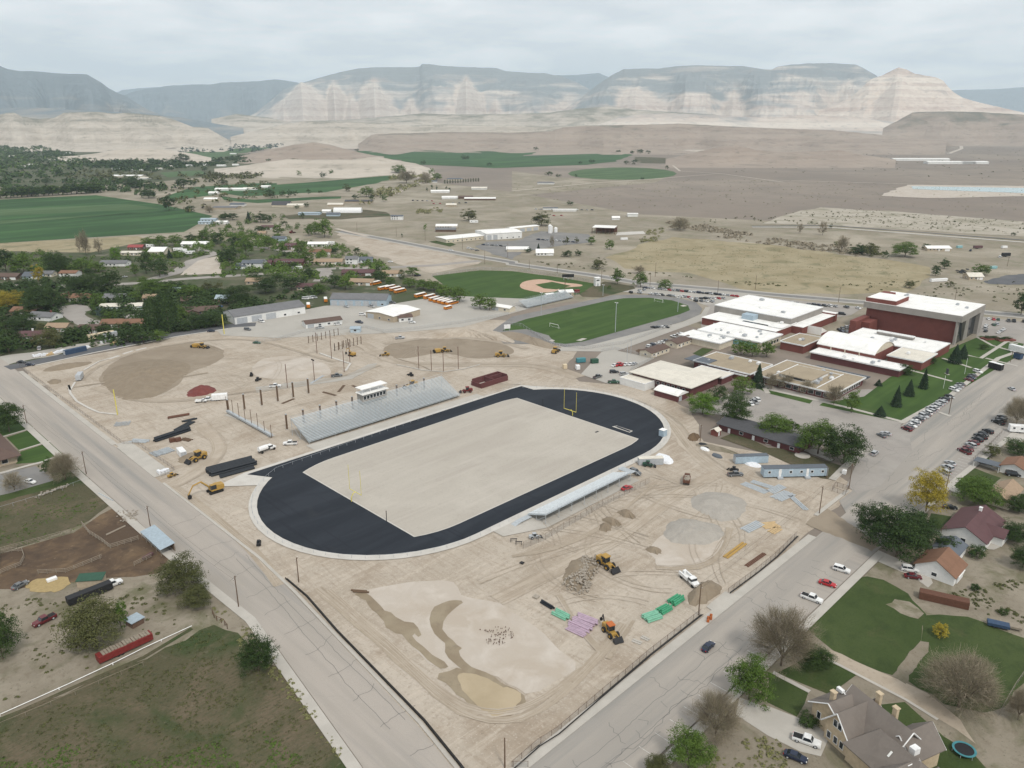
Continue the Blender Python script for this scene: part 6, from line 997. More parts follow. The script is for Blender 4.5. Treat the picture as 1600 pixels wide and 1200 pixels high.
def rubble(label,P_,n,smin,smax,m,name='rubble',hb=0):
 q=pts(P_);c=sum(q,Vector())/len(q);b=MB()
 for k in range(n):
  i=rr.randrange(len(q));f_=rr.random()**.75;p=c.lerp(q[i].lerp(q[(i+1)%len(q)],rr.random()),f_);s1,s2=rr.uniform(smin,smax),rr.uniform(smin,smax)*.7;a=rr.uniform(0,3.14);ca,sa=math.cos(a),math.sin(a);z=rr.uniform(.0,.3)+hb*math.cos(f_*1.57)
  vs=[(p.x-c.x+ca*x-sa*y,p.y-c.y+sa*x+ca*y,zz+x*rr.uniform(-.3,.3))for zz in(z,z+.25)for x,y in((-s1,-s2),(s1,-s2),(s1,s2),(-s1,s2))]
  b.add(vs,[(3,2,1,0),(4,5,6,7),(0,1,5,4),(1,2,6,5),(2,3,7,6),(3,0,4,7)])
 o=b.obj(name,m,None,(c.x,c.y,.1));return tag(o,label,'rubble',None,'stuff')
rubble('heap of broken pale concrete slabs beside the wheel loader','o310,70 o340,10 k440,1080 k520,1070 k560,1120 o500,60 o470,110 o400,120',300,.12,.4,'rubble',hb=1.35);rubble('scattered concrete lumps near the rubble heap','k330,1190 k420,1100 k560,1080 k540,1200 k380,1240',40,.2,.5,'rubble')
rubble('dark stones strewn over the pale dried mud','n1380,340 n1500,320 o10,330 o10,390 n1540,440 n1430,430',80,.05,.13,'wall_brown');rubble('loose rocks along the fence of the paddock','i200,700 i340,660 i440,625 i440,640 i340,675 i210,720',60,.15,.4,'rubble');rubble('loose junk in the corner of the corral','i700,800 i860,790 i880,860 i760,870',50,.12,.4,'rubble');rubble('scrap heaps in the black yard at the right','h1170,410 h1260,400 h1240,430 h1180,430',50,.4,1.2,'dark');sheet('scrap_yard_ground','h1340,480 h1500,440 h1640,430 h1640,500 h1500,500 h1380,495',.2,'dark_asphalt',rough=1)
def bundle(s,heading,n,L_,r_,m,label,name='pipe_bundle',layers=1,cat='pipes',gap=1.25,flat=False,group=None,span_=None):
 if span_:p,q=G(span_[0]),G(span_[1]);L_=(q-p).length;heading=math.degrees(math.atan2(q.y-p.y,q.x-p.x));p=(p+q)/2
 else:p=G(s)
 o_=thing(name,label,cat,(p.x,p.y,.08),R(heading),group);rr2=random.Random(n)
 for k in range(min(n,60)):
  lay=k%layers;b=MB();y=(k//layers-(n/layers-1)/2)*r_*2*gap+lay*r_;z=r_+lay*r_*1.75;e=rr2.uniform(-.4,.4)
  if flat:b.box(-L_/2+e,L_/2+e,y-r_*.9,y+r_*.9,0,r_*.6)
  else:b.bar((-L_/2+e,y,z),(L_/2+e,y+rr2.uniform(-.1,.1),z),r_,n=7)
  b.obj('pipe' if not flat else 'beam',m,o_)
 return o_
bundle('i1440,530',0,12,26,.45,'pipe_black','long stack of dark blue-black pipes pointing at the track corner',layers=2,span_=('i1305,565','i1590,490'));bundle('',0,3,10,.35,'pipe_black','loose row of dark pipes beside the long black stack',span_=('i1375,585','i1590,525'))
bundle('',0,4,10,.45,'pipe_black','dark pipes beside the open container on the left of the site',layers=2,span_=('i970,362','i1190,290'));bundle('',0,3,8,.3,'rust_steel','thin dark beams behind the dark pipes',span_=('i1050,215','i1185,192'));bundle('',0,4,6,.3,'pipe_black','short dark beams on the slope of the site',span_=('i1100,295','i1205,238'));bundle('',0,2,6,.35,'pipe_black','two dark beams just above the short ones',span_=('i1145,240','i1225,220'))
bundle('i765,250',60,12,5,.14,'galv','silver tubes laid fanwise, farthest of three bundles by the west road',gap=1.9);bundle('i875,358',-62+10,8,7.5,.14,'galv','silver tubes laid fanwise, middle of three bundles by the west road',gap=1.7);bundle('i1015,428',-85,16,5.5,.2,'galv','wide mat of silver tubes beside the white container');bundle('i1165,350',-70,5,4.6,.2,'wood','short dark posts beside the twin dark bins',gap=1.3)
for s_,lb in(('i1078,362','left of two small dark steel bins'),('i1115,358','right of two small dark steel bins')):boxy('steel_bin',lb,'bin',s_,1.6,2.2,1.5,0,80,'rust_steel')
bundle('',0,8,8,.25,'pipe_mint','mint green pipes beside the black roll',layers=2,span_=('o265,232','o350,275'));bundle('',0,3,7,.3,'pipe_black','short black pipe bundle at the left end of the mint pipes',layers=2,span_=('o185,170','o255,212'));bundle('',0,8,8,.26,'pipe_lilac','lilac pipes, farthest of three lilac bundles',layers=2,span_=('o405,262','o530,310'));bundle('',0,8,8,.26,'pipe_lilac','lilac pipes, middle of three lilac bundles',layers=2,span_=('o370,290','o495,345'));bundle('',0,5,8,.24,'pipe_lilac','lilac pipes, nearest and palest of three lilac bundles',span_=('o350,320','o460,372'))
bundle('',0,10,8,.26,'pipe_mint','pale green pipes at the near end of the green row',layers=2,span_=('o830,280','o920,250'));bundle('',0,8,8,.26,'pipe_green','darker green pipes in the middle of the green row',layers=2,span_=('o925,235','o990,200'));bundle('',0,8,7,.28,'pipe_green','bright green pipes at the far end of the green row',layers=2,span_=('o1000,180','o1062,140'));bundle('',0,2,4,.3,'concrete','pale concrete kerb stone left of its twin',span_=('o745,400','o800,422'),flat=True);bundle('',0,2,3,.3,'concrete','pale concrete kerb stone right of its twin',span_=('o800,378','o848,400'),flat=True)
bundle('',0,2,10,.4,'machine_yellow','yellow steel beam stack lying near the street','beam_stack',span_=('k1330,1090','k1450,1000'),flat=True);bundle('',0,3,10,.2,'rust_steel','rusty rails lying near the fence','rail_stack',span_=('k1465,1140','k1580,1060'),flat=True);bundle('',0,5,8,.3,'galv','white and silver wrapped beams near the street fence','beam_stack',span_=('k1450,920','k1550,870'),flat=True)
for k,(a_,c_,n_,m_,lb)in enumerate([('k1440,620','k1590,680',5,'galv','left bundle of silver beams in front of the site office'),('k1500,610','l30,650',4,'galv','silver beams behind the left bundle by the site office'),('l10,680','l90,640',5,'galv','silver frames in the middle of the steel stacks'),('l50,720','l140,680',7,'galv','thick silver channel stack nearest the pole'),('l140,700','l240,790',3,'galv','two long silver beams pointing at the wooden pole'),('k1560,890','l60,880',6,'lumber','pale lumber stack near the orange netting'),('l20,930','l70,900',4,'lumber','small lumber stack next to the pale one'),('j340,0','j420,-50',2,'galv','flat beams behind the press box frame')]):bundle('',0,n_,5,.28,m_,lb,'beam_stack',span_=(a_,c_),flat=True)
for k,(a_,c_,lb)in enumerate([('j160,125','j235,95','single dark beam on the dirt, left of the post row'),('j415,50','j495,72','single dark beam on the slab behind the post row'),('j515,52','j550,10','short beam leaning near the single dark one'),('j600,10','j670,38','single beam right of the short leaning one')]):bundle('',0,2,5,.3,'wood',lb,'steel_beam',span_=(a_,c_),flat=True)
bundle('',0,2,7,.25,'wood','dark pipe end lying at the head of the muddy runnel',span_=('n600,98','n700,104'));bundle('',0,1,8,.2,'galv','long pale pipe lying beside the west pavement',span_=('i620,688','i710,735'));bundle('',0,3,6,.12,'old_wood','crossed pale poles in the corral',span_=('i665,945','i785,888'))
b_=[('k1175,375','k1250,408','dark'),('k1180,400','k1230,420','white'),('k1255,440','k1310,465','roof_slate'),('k1450,485','k1550,520','cloth_white'),('k920,440','k985,500','cloth_white')]
for(a_,c_,m_),lb in zip(b_,('black plastic sheeting heap near the dirt lane','white plastic sheeting beside the black heap','grey panel lying on the dirt below the black heap','white wrapped packages in front of the pale blue container','white tarpaulin heap next to the steel container')):
 p,q=G(a_),G(c_);d=(q-p);L_=d.length/2;bb=MB();rr2=random.Random(len(lb));n=14;vs=[(0,0,.9)]+[(L_*math.cos(t)*rr2.uniform(.8,1.1),L_*.55*math.sin(t)*rr2.uniform(.8,1.1),.55)for t in[2*math.pi*k/n for k in range(n)]]+[(L_*1.1*math.cos(t),L_*.65*math.sin(t),0)for t in[2*math.pi*k/n for k in range(n)]]
 bb.add(vs,[(0,1+i,1+(i+1)%n)for i in range(n)]+[(1+i,1+n+i,1+n+(i+1)%n,1+(i+1)%n)for i in range(n)]);o=bb.obj('tarpaulin',m_,None,((p.x+q.x)/2,(p.y+q.y)/2,.05),math.atan2(d.y,d.x));tag(o,lb,'tarpaulin')
p=G('i1035,555');
for k,(s_,lb)in enumerate([('i1020,555','white wrapped bundle beside the tiny yellow loader'),('e230,950','first pale pallet load in the laydown yard, by the black car'),('e275,945','second pale pallet load in the laydown yard'),('e310,940','wooden pallet load left of the dark blue container'),('e350,930','pale pallet load touching the dark blue container'),('e395,922','white pallet load behind the dark blue container'),('e540,900','white sacks right of the dark blue container'),('e590,885','grey sacks in the middle of the laydown yard'),('e650,865','broken white slabs near the silver trailer'),('e710,870','timber load below the silver trailer'),('e760,855','white sacks at the east end of the laydown yard'),('e700,850','pale bales at the foot of the silver trailer')]):
 p=G(s_);r=thing('pallet_load',lb,'pallet',(p.x,p.y,.12),R(5*k));MB().box(-2,2,-1.3,1.3,0,.15).obj('pallet','old_wood',r);b=MB();rr2=random.Random(k)
 for i in range(4):
  for j in range(2):b.box(-1.9+i,-1.9+i+.93,-1.2+j*1.25,-.1+j*1.25,.15,.15+rr2.uniform(.5,1.4))
 b.obj('load','lumber' if k in(3,9)else('rubble' if k in(7,)else 'cloth_white'),r)
ribbon('outfield_kerb','e470,1110 e440,1160 i430,10 i440,60 i480,110 i550,150 i620,180 i730,192',1.0,.12,'white_concrete',thick=.2);ribbon('outfield_kerb','e525,1035 e620,980 e690,960',.8,.12,'white_concrete',thick=.2);ribbon('outfield_kerb','e685,965 e745,945',2,.12,'white_concrete',thick=.2);ribbon('outfield_kerb','e770,935 e830,915',1.5,.12,'white_concrete',thick=.2);ribbon('outfield_kerb','e850,912 e915,895',1.5,.12,'white_concrete',thick=.2)
ribbon('dugout_footing','f400,930 f480,960 f590,995 f560,1040',1.2,.12,'white_concrete',thick=.3);ribbon('dugout_footing','f880,1000 f1040,1035 f1170,1045 f1290,1030 f1400,1000',.9,.12,'concrete',thick=.25);ribbon('dugout_footing','f860,955 f1040,1010 f1100,1040',.6,.12,'graded_dirt',thick=.1)
def utility_pole(s,v,label,arms=1,m='wood',lean=0,group='wooden utility poles',r0=.17):
 p=G(s);h=ztop(p,px(v)[1]);r=thing('utility_pole',label,'pole',(p.x,p.y,0),0,group);b=MB();b.bar((0,0,0),(lean,0,h),r0,n=6,r2=r0*.7);b.obj('shaft',m,r)
 for k in range(arms):b=MB();z=h-.6-k*1.1;b.box(lean-1.2,lean+1.2,-.07,.07,z-.07,z+.07)if 0 else b.bar((lean-.85,-.85,z),(lean+.85,.85,z),.08);a_=b.obj('crossarm',m,r);[MB().bar((lean+t,t,z+.06),(lean+t,t,z+.3),.06).obj('insulator','white',a_)for t in(-.75,0,.75)]
 return r,Vector((p.x+lean,p.y,h))
UP=[('i168,248','i0,130','wooden pole on the west pavement beside the green lawns'),('i540,565','i0,420','wooden pole beside the leafless tree on the west pavement'),('i942,905','i0,762','wooden pole above the open-sided tin shelter'),('m1492,195','m0,0','wooden pole on the west pavement beyond the budding tree'),('n1555,1198','n0,1012','short post in the south corner of the site by the fence'),('o1165,245','o0,50','wooden pole on the street verge beside the concrete pad'),('j268,1240','j0,1085','stout pole between the site and the west road'),('l320,812','l0,640','tall wooden pole with equipment near the steel stacks'),('l505,655','l0,495','wooden pole at the corner of the mesh enclosure'),('l1108,685','l0,520','wooden pole beside the silver parked cars'),('k1175,360','k0,255','wooden pole beside the brush heap'),('l365,590','l0,520','thin pole just behind the site office trailer'),('f378,930','f0,800','bare pole left of the fence frames'),('f472,960','f0,830','bare pole in front of the fence frames')]
tops={}
for a_,v_,lb in UP[:12]:tops[a_]=utility_pole(a_,v_,lb,0 if 'post' in lb or 'thin' in lb else 1)[1]
for a_,v_,lb in[('h440,610','h0,515','wooden pole behind the gymnasium car row'),('h1168,595','h0,530','wooden pole behind the auditorium beside the road'),('g1285,555','g0,470','wooden pole above the car park at the field edge'),('g895,450','g0,360','tall wooden pole in the dry field edge'),('g1520,530','g0,440','wooden pole right of the gymnasium road'),('g862,510','g0,435','wooden pole between the second and third round trees'),('g282,430','g0,370','wooden pole beside the highway bend'),('g108,400','g0,345','wooden pole left of the highway bend'),('f1430,370','f0,280','wooden pole on the near verge of the highway'),('f1573,330','f0,240','wooden pole at the corner of the metal hall lot'),('f1290,280','f0,200','wooden pole in front of the cream office'),('f878,200','f0,135','wooden pole on the bare slope'),('f632,165','f0,110','wooden pole near the tree cluster on the slope'),('f1058,225','f0,150','wooden pole left of the cream office'),('g560,465','g0,400','wooden pole left of the first round tree'),('h1495,385','h0,325','wooden pole in the farmyard'),('f810,480','f0,410','wooden pole behind the hedge of the bus yard')]:utility_pole(a_,v_,lb,1)
keys=['i168,248','i540,565','i942,905','m1492,195']
def wire(a,c,lab,sag=1.2):
 b=MB();n=10;P_=[a.lerp(c,k/n)-Vector((0,0,sag*4*(k/n)*(1-k/n)))for k in range(n+1)]
 for off in(-.7,.7):
  for k in range(n):b.bar(P_[k]+Vector((off,off,-.3)),P_[k+1]+Vector((off,off,-.3)),.02,n=3)
 tag(b.obj('power_line','dark'),lab,'power line')
wire(tops[keys[0]],tops[keys[1]],'power line over the green lawns between two west pavement poles');wire(tops[keys[1]],tops[keys[2]],'power line over the paddock between two west pavement poles');wire(tops[keys[2]],tops[keys[3]],'power line from the tin shelter pole to the budding tree pole')
wire(tops['o1165,245'],tops['l320,812'],'power line along the street verge of the site');wire(tops['l320,812'],tops['l505,655'],'power line between the steel stacks and the mesh enclosure')
def plain_pole(name,s,v,m,label,cat='pole',r0=.14,group=None,top=None):
 p=G(s);h=ztop(p,px(v)[1]);r=thing(name,label,cat,(p.x,p.y,0),0,group);MB().bar((0,0,0),(0,0,h),r0,n=8).obj('shaft',m,r)
 if top=='lamp':
  for y in(-.8,.8):MB().box(-.25,.25,y-.4,y+.4,h-.1,h+.15).obj('lamp_head','white',r)
  MB().bar((0,-1.2,h-.15),(0,1.2,h-.15),.06).obj('arm',m,r)
 elif top=='flood':
  b=MB();b.box(-.1,.1,-1.2,1.2,h-.8,h-.6);b.obj('arm',m,r)
  for y in(-.9,0,.9):MB().box(-.3,.1,y-.3,y+.3,h-.6,h-.1).obj('lamp_head','dark',r)
 else:MB().bar((0,0,h),(0,0,h+.12),r0*1.4,n=8).obj('cap',m,r)
 return r
for k,(s_,v_,lb)in enumerate([('f1018,1025','f0,885','tall bare dark pole, leftmost of four before the graded arc'),('f1097,1040','f0,912','tall bare dark pole, second of four before the graded arc'),('f1172,1045','f0,905','tall dark pole with a dark head, third of four before the graded arc'),('f1265,1030','f0,888','tall bare dark pole, rightmost of four before the graded arc'),('f382,930','f0,800','dark pole left of the fence frames'),('f473,962','f0,830','dark pole just before the fence frames'),('f552,1045','f0,918','dark pole at the tip of the concrete footing'),('f588,990','f0,860','dark pole beside the mini crane'),('f366,1100','f0,965','dark floodlight pole on the open dirt'),('f197,1145','f0,998','dark pole behind the post row'),('i25,0','i0,0','')]):
 if lb:plain_pole('site_pole',s_,v_,'rust_steel',lb,r0=.16,top='flood' if 'flood' in lb or 'head' in lb else None)
plain_pole('foul_pole','e1402,808','e0,688','post_yellow','bright yellow foul pole beside the new dark road',r0=.28);plain_pole('foul_pole','i735,192','i0,38','post_yellow','bright yellow foul pole at the end of the curved concrete strip',r0=.22)
plain_pole('light_pole','g645,795','g0,612','galv','tall silver light pole on the near side of the upper grass field',top='lamp',r0=.2);plain_pole('light_pole','g1035,670','g0,580','galv','silver light pole at the bend of the upper grass field',top='lamp',r0=.2);plain_pole('light_pole','g182,690','g0,550','galv','silver light pole in front of the old grandstand',top='lamp',r0=.18);plain_pole('light_pole','g568,570','g0,500','galv','silver light pole between the ball field and the track',top='lamp',r0=.18)
plain_pole('light_pole','g330,575','g0,455','wood','dark pole behind the concession stand',top='lamp',r0=.2);plain_pole('light_pole','l1130,190','l0,85','wood','street light on the small island in the main street',top='lamp');plain_pole('light_pole','h1515,985','h0,915','wood','street light in front of the flower beds',top='lamp');plain_pole('sign_pole','j817,862','j0,795','dark','thin dark post on the near edge of the infield',r0=.12);plain_pole('sign_pole','k193,140','k0,95','dark','thin dark post on the far edge of the infield',r0=.12)
plain_pole('light_pole','g742,935','g0,835','galv','thin silver pole behind the log pile',r0=.1);plain_pole('light_pole','g718,985','g0,870','galv','thin silver pole beside the fenced staff lot',r0=.1)
sheet('traffic_island','l1060,180 l1080,178 l1150,203 l1130,207',.17,'concrete',thick=.12);plain_pole('flag_pole','h1095,1150','h0,1070','white','white flag pole on the spruce lawn',r0=.08);plain_pole('flag_pole','h1228,1060','h0,960','white','white flag pole nearer the auditorium',r0=.08)
for k in range(17):
 pass
col_=[(s_,v_)for s_,v_ in(('j195,285','j0,192'),('j300,248','j0,162'),('j405,218','j0,135'),('j507,190','j0,108'),('j605,160','j0,82'),('j702,130','j0,60'),('j882,80','j0,8'),('j968,55','j0,-15'),('j1052,35','j0,-35'))]
for k,(s_,v_)in enumerate(col_):p=G(s_);h=max(3,ztop(p,px(v_)[1]));r=thing('steel_column','brown steel column with a pale top, %s from the left right behind the long bleachers'%ORD[k],'column',(p.x,p.y,0),0,'steel columns behind the bleachers');MB().box(-.3,.3,-.3,.3,0,h).obj('column','wood',r);MB().box(-.55,.55,-.55,.55,0,.3).obj('base_plate','concrete',r);MB().box(-.3,.3,-.3,.3,h,h+.35).obj('cap','galv',r)
for k,(s_,v_)in enumerate((('f35,1330','f0,1235'),('j38,135','j0,35'),('j138,110','j0,10'),('j235,85','j0,-10'),('j330,60','j0,-32'),('i1530,160','i0,65'),('i1430,180','i0,100'))):
 if k==0:continue
 p=G(s_);h=ztop(p,px(v_)[1]);r=thing('steel_column','brown steel column in the rear line of the frame, %s counted there'%ORD[k-1],'column',(p.x,p.y,0),0,'rear steel columns');MB().box(-.3,.3,-.3,.3,0,h).obj('column','wood',r);MB().box(-.5,.5,-.5,.5,0,.3).obj('base_plate','concrete',r);MB().box(-.3,.3,-.3,.3,h,h+.3).obj('cap','galv',r)
p,q=G('i1415,185'),G('j90,340');r=thing('steel_deck','raised grey steel deck edge with thin uprights west of the long bleachers','deck',(p.x,p.y,0),math.atan2(q.y-p.y,q.x-p.x));L_=(q-p).length;MB().box(0,L_,0,1.2,.8,1.6).obj('deck','galv',r)
for k in range(8):MB().bar((L_*k/7,.6,0),(L_*k/7,.6,8 if k<6 else 6),.13).obj('upright','wood',r)
ribbon('deck_slab','i1420,190 i1600,250 j100,330',3,.12,'concrete')
def goal(s,vbar,vtop,label,m='post_yellow',side=1):
 p=G(s);hb=3.05;r=thing('goal_post',label,'goal post',(p.x,p.y,.2));b=MB();b.bar((0,0,0),(0,0,1.6),.16,n=8);b.bar((0,0,1.6),(side*.9,0,hb-.1),.15,n=8);b.bar((side*.9,0,hb-.1),(side*1.8,0,hb),.13,n=8);b.obj('gooseneck',m,r)
 b=MB();b.bar((side*1.8,-3.6,hb),(side*1.8,3.6,hb),.12,n=8);b.obj('crossbar',m,r)
 for y in(-3.55,3.55):MB().bar((side*1.8,y,hb),(side*1.8,y,hb+9.2),.075,n=8).obj('upright',m,r)
goal('j598,738',None,None,'pale yellow goal post at the near west end of the infield',side=1);goal('k378,200',None,None,'yellow goal post at the far east end of the infield',side=-1)
def soccer(s,label):
 p=G(s);r=thing('soccer_goal',label,'goal',(p.x,p.y,.2));b=MB()
 for y in(-3.66,3.66):b.bar((0,y,0),(0,y,2.44),.12)
 b.bar((0,-3.66,2.44),(0,3.66,2.44),.12);b.obj('frame','white',r);b=MB();b.bar((0,-3.66,2.4),(1.8,-3.66,0),.05);b.bar((0,3.66,2.4),(1.8,3.66,0),.05);b.bar((1.8,-3.66,0),(1.8,3.66,0),.05);b.obj('back_frame','white',r)
soccer('g262,770','white soccer goal at the near end of the upper grass field');soccer('g915,610','white soccer goal at the far end of the upper grass field')
def fence(label,P_,h=1.8,step=3.0,m='chain_link',pm='galv',name='chain_link_fence',pr=.05,closed=False,maxp=95,cloth=None,rails=1):
 P_=pts(P_)if isinstance(P_,str)else w2(P_);P_=P_+[P_[0]]if closed else P_;r=thing(name,label,'fence',(P_[0].x,P_[0].y,.05));o0=P_[0];b=MB();rl=MB();tot=0;posts=[]
 total=sum((P_[i+1]-P_[i]).length for i in range(len(P_)-1));step=max(step,total/maxp);acc=0;nxt=0
 for i in range(len(P_)-1):
  a,c=P_[i]-o0,P_[i+1]-o0;L_=(c-a).length;b.add([(a.x,a.y,.05),(c.x,c.y,.05),(c.x,c.y,h),(a.x,a.y,h)],[(0,1,2,3)])
  for k in range(rails):z=h-k*h/max(1,rails);rl.bar((a.x,a.y,z),(c.x,c.y,z),pr*.8)
  while nxt<=acc+L_+1e-6:posts.append(a.lerp(c,(nxt-acc)/L_));nxt+=step
  acc+=L_
 if m:b.obj('mesh_panel',m,r)
 rl.obj('rail',pm,r);pmsh=MB().bar((0,0,0),(0,0,h+.1),pr,n=5).mesh('post',pm)
 for p in posts:link('post',pmsh,r,(p.x,p.y,0))
 if cloth:q=MB();[q.add([((P_[i]-o0).x,(P_[i]-o0).y+0,.02),((P_[i+1]-o0).x,(P_[i+1]-o0).y,.02),((P_[i+1]-o0).x+cloth[0],(P_[i+1]-o0).y+cloth[1],cloth[2]),((P_[i]-o0).x+cloth[0],(P_[i]-o0).y+cloth[1],cloth[2])],[(0,1,2,3)])for i in range(len(P_)-1)];q.obj('silt_cloth','silt_cloth',r)
 return r
fence('chain-link fence on the white kerb round the near side of the track',[(262.8,258.6)]+[(x,y)for x,y in stadium(47.4,n=16)][::-1][0:0]+[(x,y)for x,y in stadium(47.6,n=18)][:0]+[(CX0-47.8*math.sin(t),CY+47.8*math.cos(t))for t in[math.pi*k/20 for k in range(3,21)]]+[(168,162.3)],1.3,4.2,None,'steel',pr=.05)
fence('chain-link fence along the straight and east bend of the track',[(214,162.3)]+[(CX1+47.8*math.sin(t),CY-47.8*math.cos(t))for t in[math.pi*k/20 for k in range(0,18)]],1.3,4.2,None,'steel')
fence('tall chain-link fence running behind the short bleachers','k70,1030 k200,980 k560,770 k860,620',2.4,3,'chain_link','wood',pr=.04)
fence('site fence with black silt cloth along the main street','o0,1200 o160,1060 o280,985 o560,745 o720,610 o860,490 o1180,240',1.7,3,'chain_link','wood',cloth=(0,-.9,.45));fence('site fence with black silt cloth beside the driveway to the junction','o1350,110 o1500,0 l-60,1170 l50,1080 l180,950',1.7,3,'chain_link','wood',cloth=(0,-.7,.3));
fence('low black silt fence curving along the west road',[(68.9,40),(79.5,90),(81.0,97),(83.6,112),(87.6,153),(90.2,172),(90.6,184)],.7,3,'silt_cloth','dark',cloth=(.7,0,.05));fence('light mesh fence along the north half of the west road',[(93.5,470),(93.5,400),(93.8,320),(98,316),(98.4,280),(92.4,278)],1.6,3.5,'chain_link','wood',pr=.035)
fence('wire mesh fence round the south corner of the site','n1700,1200 o0,1200',1.7,3,'chain_link','wood');fence('small square mesh enclosure beside the junction pole','l400,670 l480,700 l500,665 l420,640',1.8,2,'chain_link','wood',closed=True)
fence('chain-link fence along the lower edge of the bus yard','f0,860 f130,850 f300,800 f680,770 f800,800 f1000,780 f1300,740 f1580,690',2,5,'chain_link','galv');fence('chain-link fence behind the graded arc and grass track','f1560,750 g60,760 g240,880 g460,905 g700,870 g1000,760',2,5,'chain_link','galv');fence('chain-link fence round the ball field','f1100,450 f1400,408 g0,412 g300,450 g520,490',2.4,6,'chain_link','galv')
fence('chain-link backstop edge between ball field and grandstand','g0,640 g200,590 g420,560',2.4,5,'chain_link','galv');fence('fence round the staff lot','g560,920 g640,905 g880,965 g740,1035',1.8,4,'chain_link','galv')
fence('pole rail fence along the north edge of the corral','m0,-50 i0,1050 i250,985 i450,930',1.4,3,None,'old_wood',name='rail_fence',rails=3,pr=.09);fence('weathered rail fence between the two corral pens','i515,885 i560,940 i640,990 i690,1030 i870,975',1.5,2,None,'old_wood',name='rail_fence',rails=3,pr=.1);fence('round pen of weathered rails at the left edge','i-20,1070 i60,1050 i140,1050 i155,1090 i130,1140 i60,1165 i0,1190',1.4,2,None,'old_wood',name='rail_fence',rails=3,pr=.09);fence('rail fence at the lower edge of the corral','i240,1190 i420,1180 i520,1140 i640,1090',1.4,2.5,None,'old_wood',name='rail_fence',rails=3,pr=.09);fence('short rail fence below the tin shelter','i840,1140 i950,1085',1.4,2,None,'old_wood',name='rail_fence',rails=3,pr=.09)
fence('white pipe fence running diagonally above the big pasture','m0,878 m420,690 m730,545 m900,460 m1200,322',.5,12,None,'white',name='pipe_fence',pr=.13);fence('dark timber posts at the top of the big pasture','m1330,240 m1345,275 m1400,300 m1425,335',1.4,1.8,None,'wood',name='post_fence',pr=.12);fence('old wire fence below the white diagonal pipe','m0,945 m300,820 m640,670 m900,560',1.1,5,None,'old_wood',name='wire_fence',pr=.05)
fence('wire fence along the stony edge of the paddock','i0,790 i300,700 i560,600',1.3,4,None,'galv',name='wire_fence',pr=.04);fence('low brick-red fence at the back of the parked cars','l1280,480 l1400,370 l1470,300',1.2,3,'chain_link','wood',name='wooden_fence');fence('old wire fence at the right edge behind the trampoline','p1640,560 p1540,700 p1440,880',1.3,3,'chain_link','old_wood',name='wire_fence')
def frame_row(label,a,c,va,n):
 p,q=G(a),G(c);r=thing('fence_frame',label,'frame',(p.x,p.y,0));h=ztop(p,px(va)[1]);b=MB()
 for k in range(n):e=(q-p)*(k/(n-1));MB().box(e.x-.15,e.x+.15,e.y-.15,e.y+.15,0,h).obj('post','wood',r)
 e=q-p;MB().bar((0,0,h*.5),(e.x,e.y,h*.5),.06).obj('rail','wood',r)
frame_row('back row of dark posts of the unfinished batting cage','f330,865','f515,815','f0,820',8);frame_row('front row of dark posts of the unfinished batting cage','f493,915','f658,870','f0,865',8);frame_row('end posts linking the batting cage rows','f493,915','f575,880','f0,870',4)
p=G('i880,925');q=G('i1000,1060');r=thing('tin_shelter','open-sided shelter with a pale tin roof beside the west road','shelter',(64.5,196,0));c0=G('i875,925',2.6);c1=G('i1075,1015',2.6);c2=G('i1000,1035',2.6);r.location=(c2.x,c2.y,0);b=MB();X_=c1.x-c2.x;Y_=c0.y-c1.y
b.add([(0,0,2.3),(4.6,0,3.0),(4.6,Y_,3.0),(0,Y_,2.3),(0,0,2.4),(4.6,0,3.1),(4.6,Y_,3.1),(0,Y_,2.4)],[(3,2,1,0),(4,5,6,7),(0,1,5,4),(1,2,6,5),(2,3,7,6),(3,0,4,7)]);b.obj('roof','roof_blue',r)
for k in range(5):
 for x_ in(.2,4.3):MB().bar((x_,.3+(Y_-.6)*k/4,0),(x_,.3+(Y_-.6)*k/4,2.35),.09).obj('post','old_wood',r)
MB().box(4.3,4.42,.2,Y_-.2,.2,2.5).obj('back_wall','wood',r)
p=G('m565,70');r=thing('lean_to','small lean-to with a green roof behind the black gooseneck trailer','shed',(p.x,p.y,0),CAMROT+R(8));MB().box(-3.4,3.4,0,3,0,2.2).obj('wall','wall_tan',r);b=MB();b.add([(-3.6,-.3,2.2),(3.6,-.3,2.2),(3.6,3.2,2.7),(-3.6,3.2,2.7),(-3.6,-.3,2.3),(3.6,-.3,2.3),(3.6,3.2,2.8),(-3.6,3.2,2.8)],[(3,2,1,0),(4,5,6,7),(0,1,5,4),(1,2,6,5),(2,3,7,6),(3,0,4,7)]);b.obj('roof','green_paint',r)
p=G('m845,300');r=thing('small_shed','tiny shed with a blue-grey roof behind the big olive tree','shed',(p.x,p.y,0),.2);MB().box(-1.6,1.6,-1.6,1.6,0,1.7).obj('wall','wall_brown',r);MB().box(-1.9,1.9,-1.9,1.9,1.7,1.85).obj('roof','roof_blue',r)
r=boxy('feed_trough','dark red feed trough below the tin shelter','trough','i925,1085',3.4,1.0,.8,.1,20,'roof_maroon');boxy('water_tank','white bath tub tank beside the yellow hay','tank','m325,28',2.6,1.4,.7,0,0,'white');boxy('utility_box','white utility box on the pavement near the junction','box','l475,562',1.6,1.4,1.5,0,10,'white');boxy('bench_slab','dark manhole slab on the infield near the jump pit','slab','k530,303',2,.9,.12,.1,0,'dark');boxy('site_drain','concrete manhole ring left of the green pipes','manhole','o150,135',1.5,1.5,.4,0,10,'rubble');boxy('site_drain','dark drain pit left of the wheel loader on the open dirt','manhole','k62,1122',1.1,1.1,.3,0,10,'dark')
for k,s_ in enumerate(['n1610,-230','n1640,-215']):
 pass
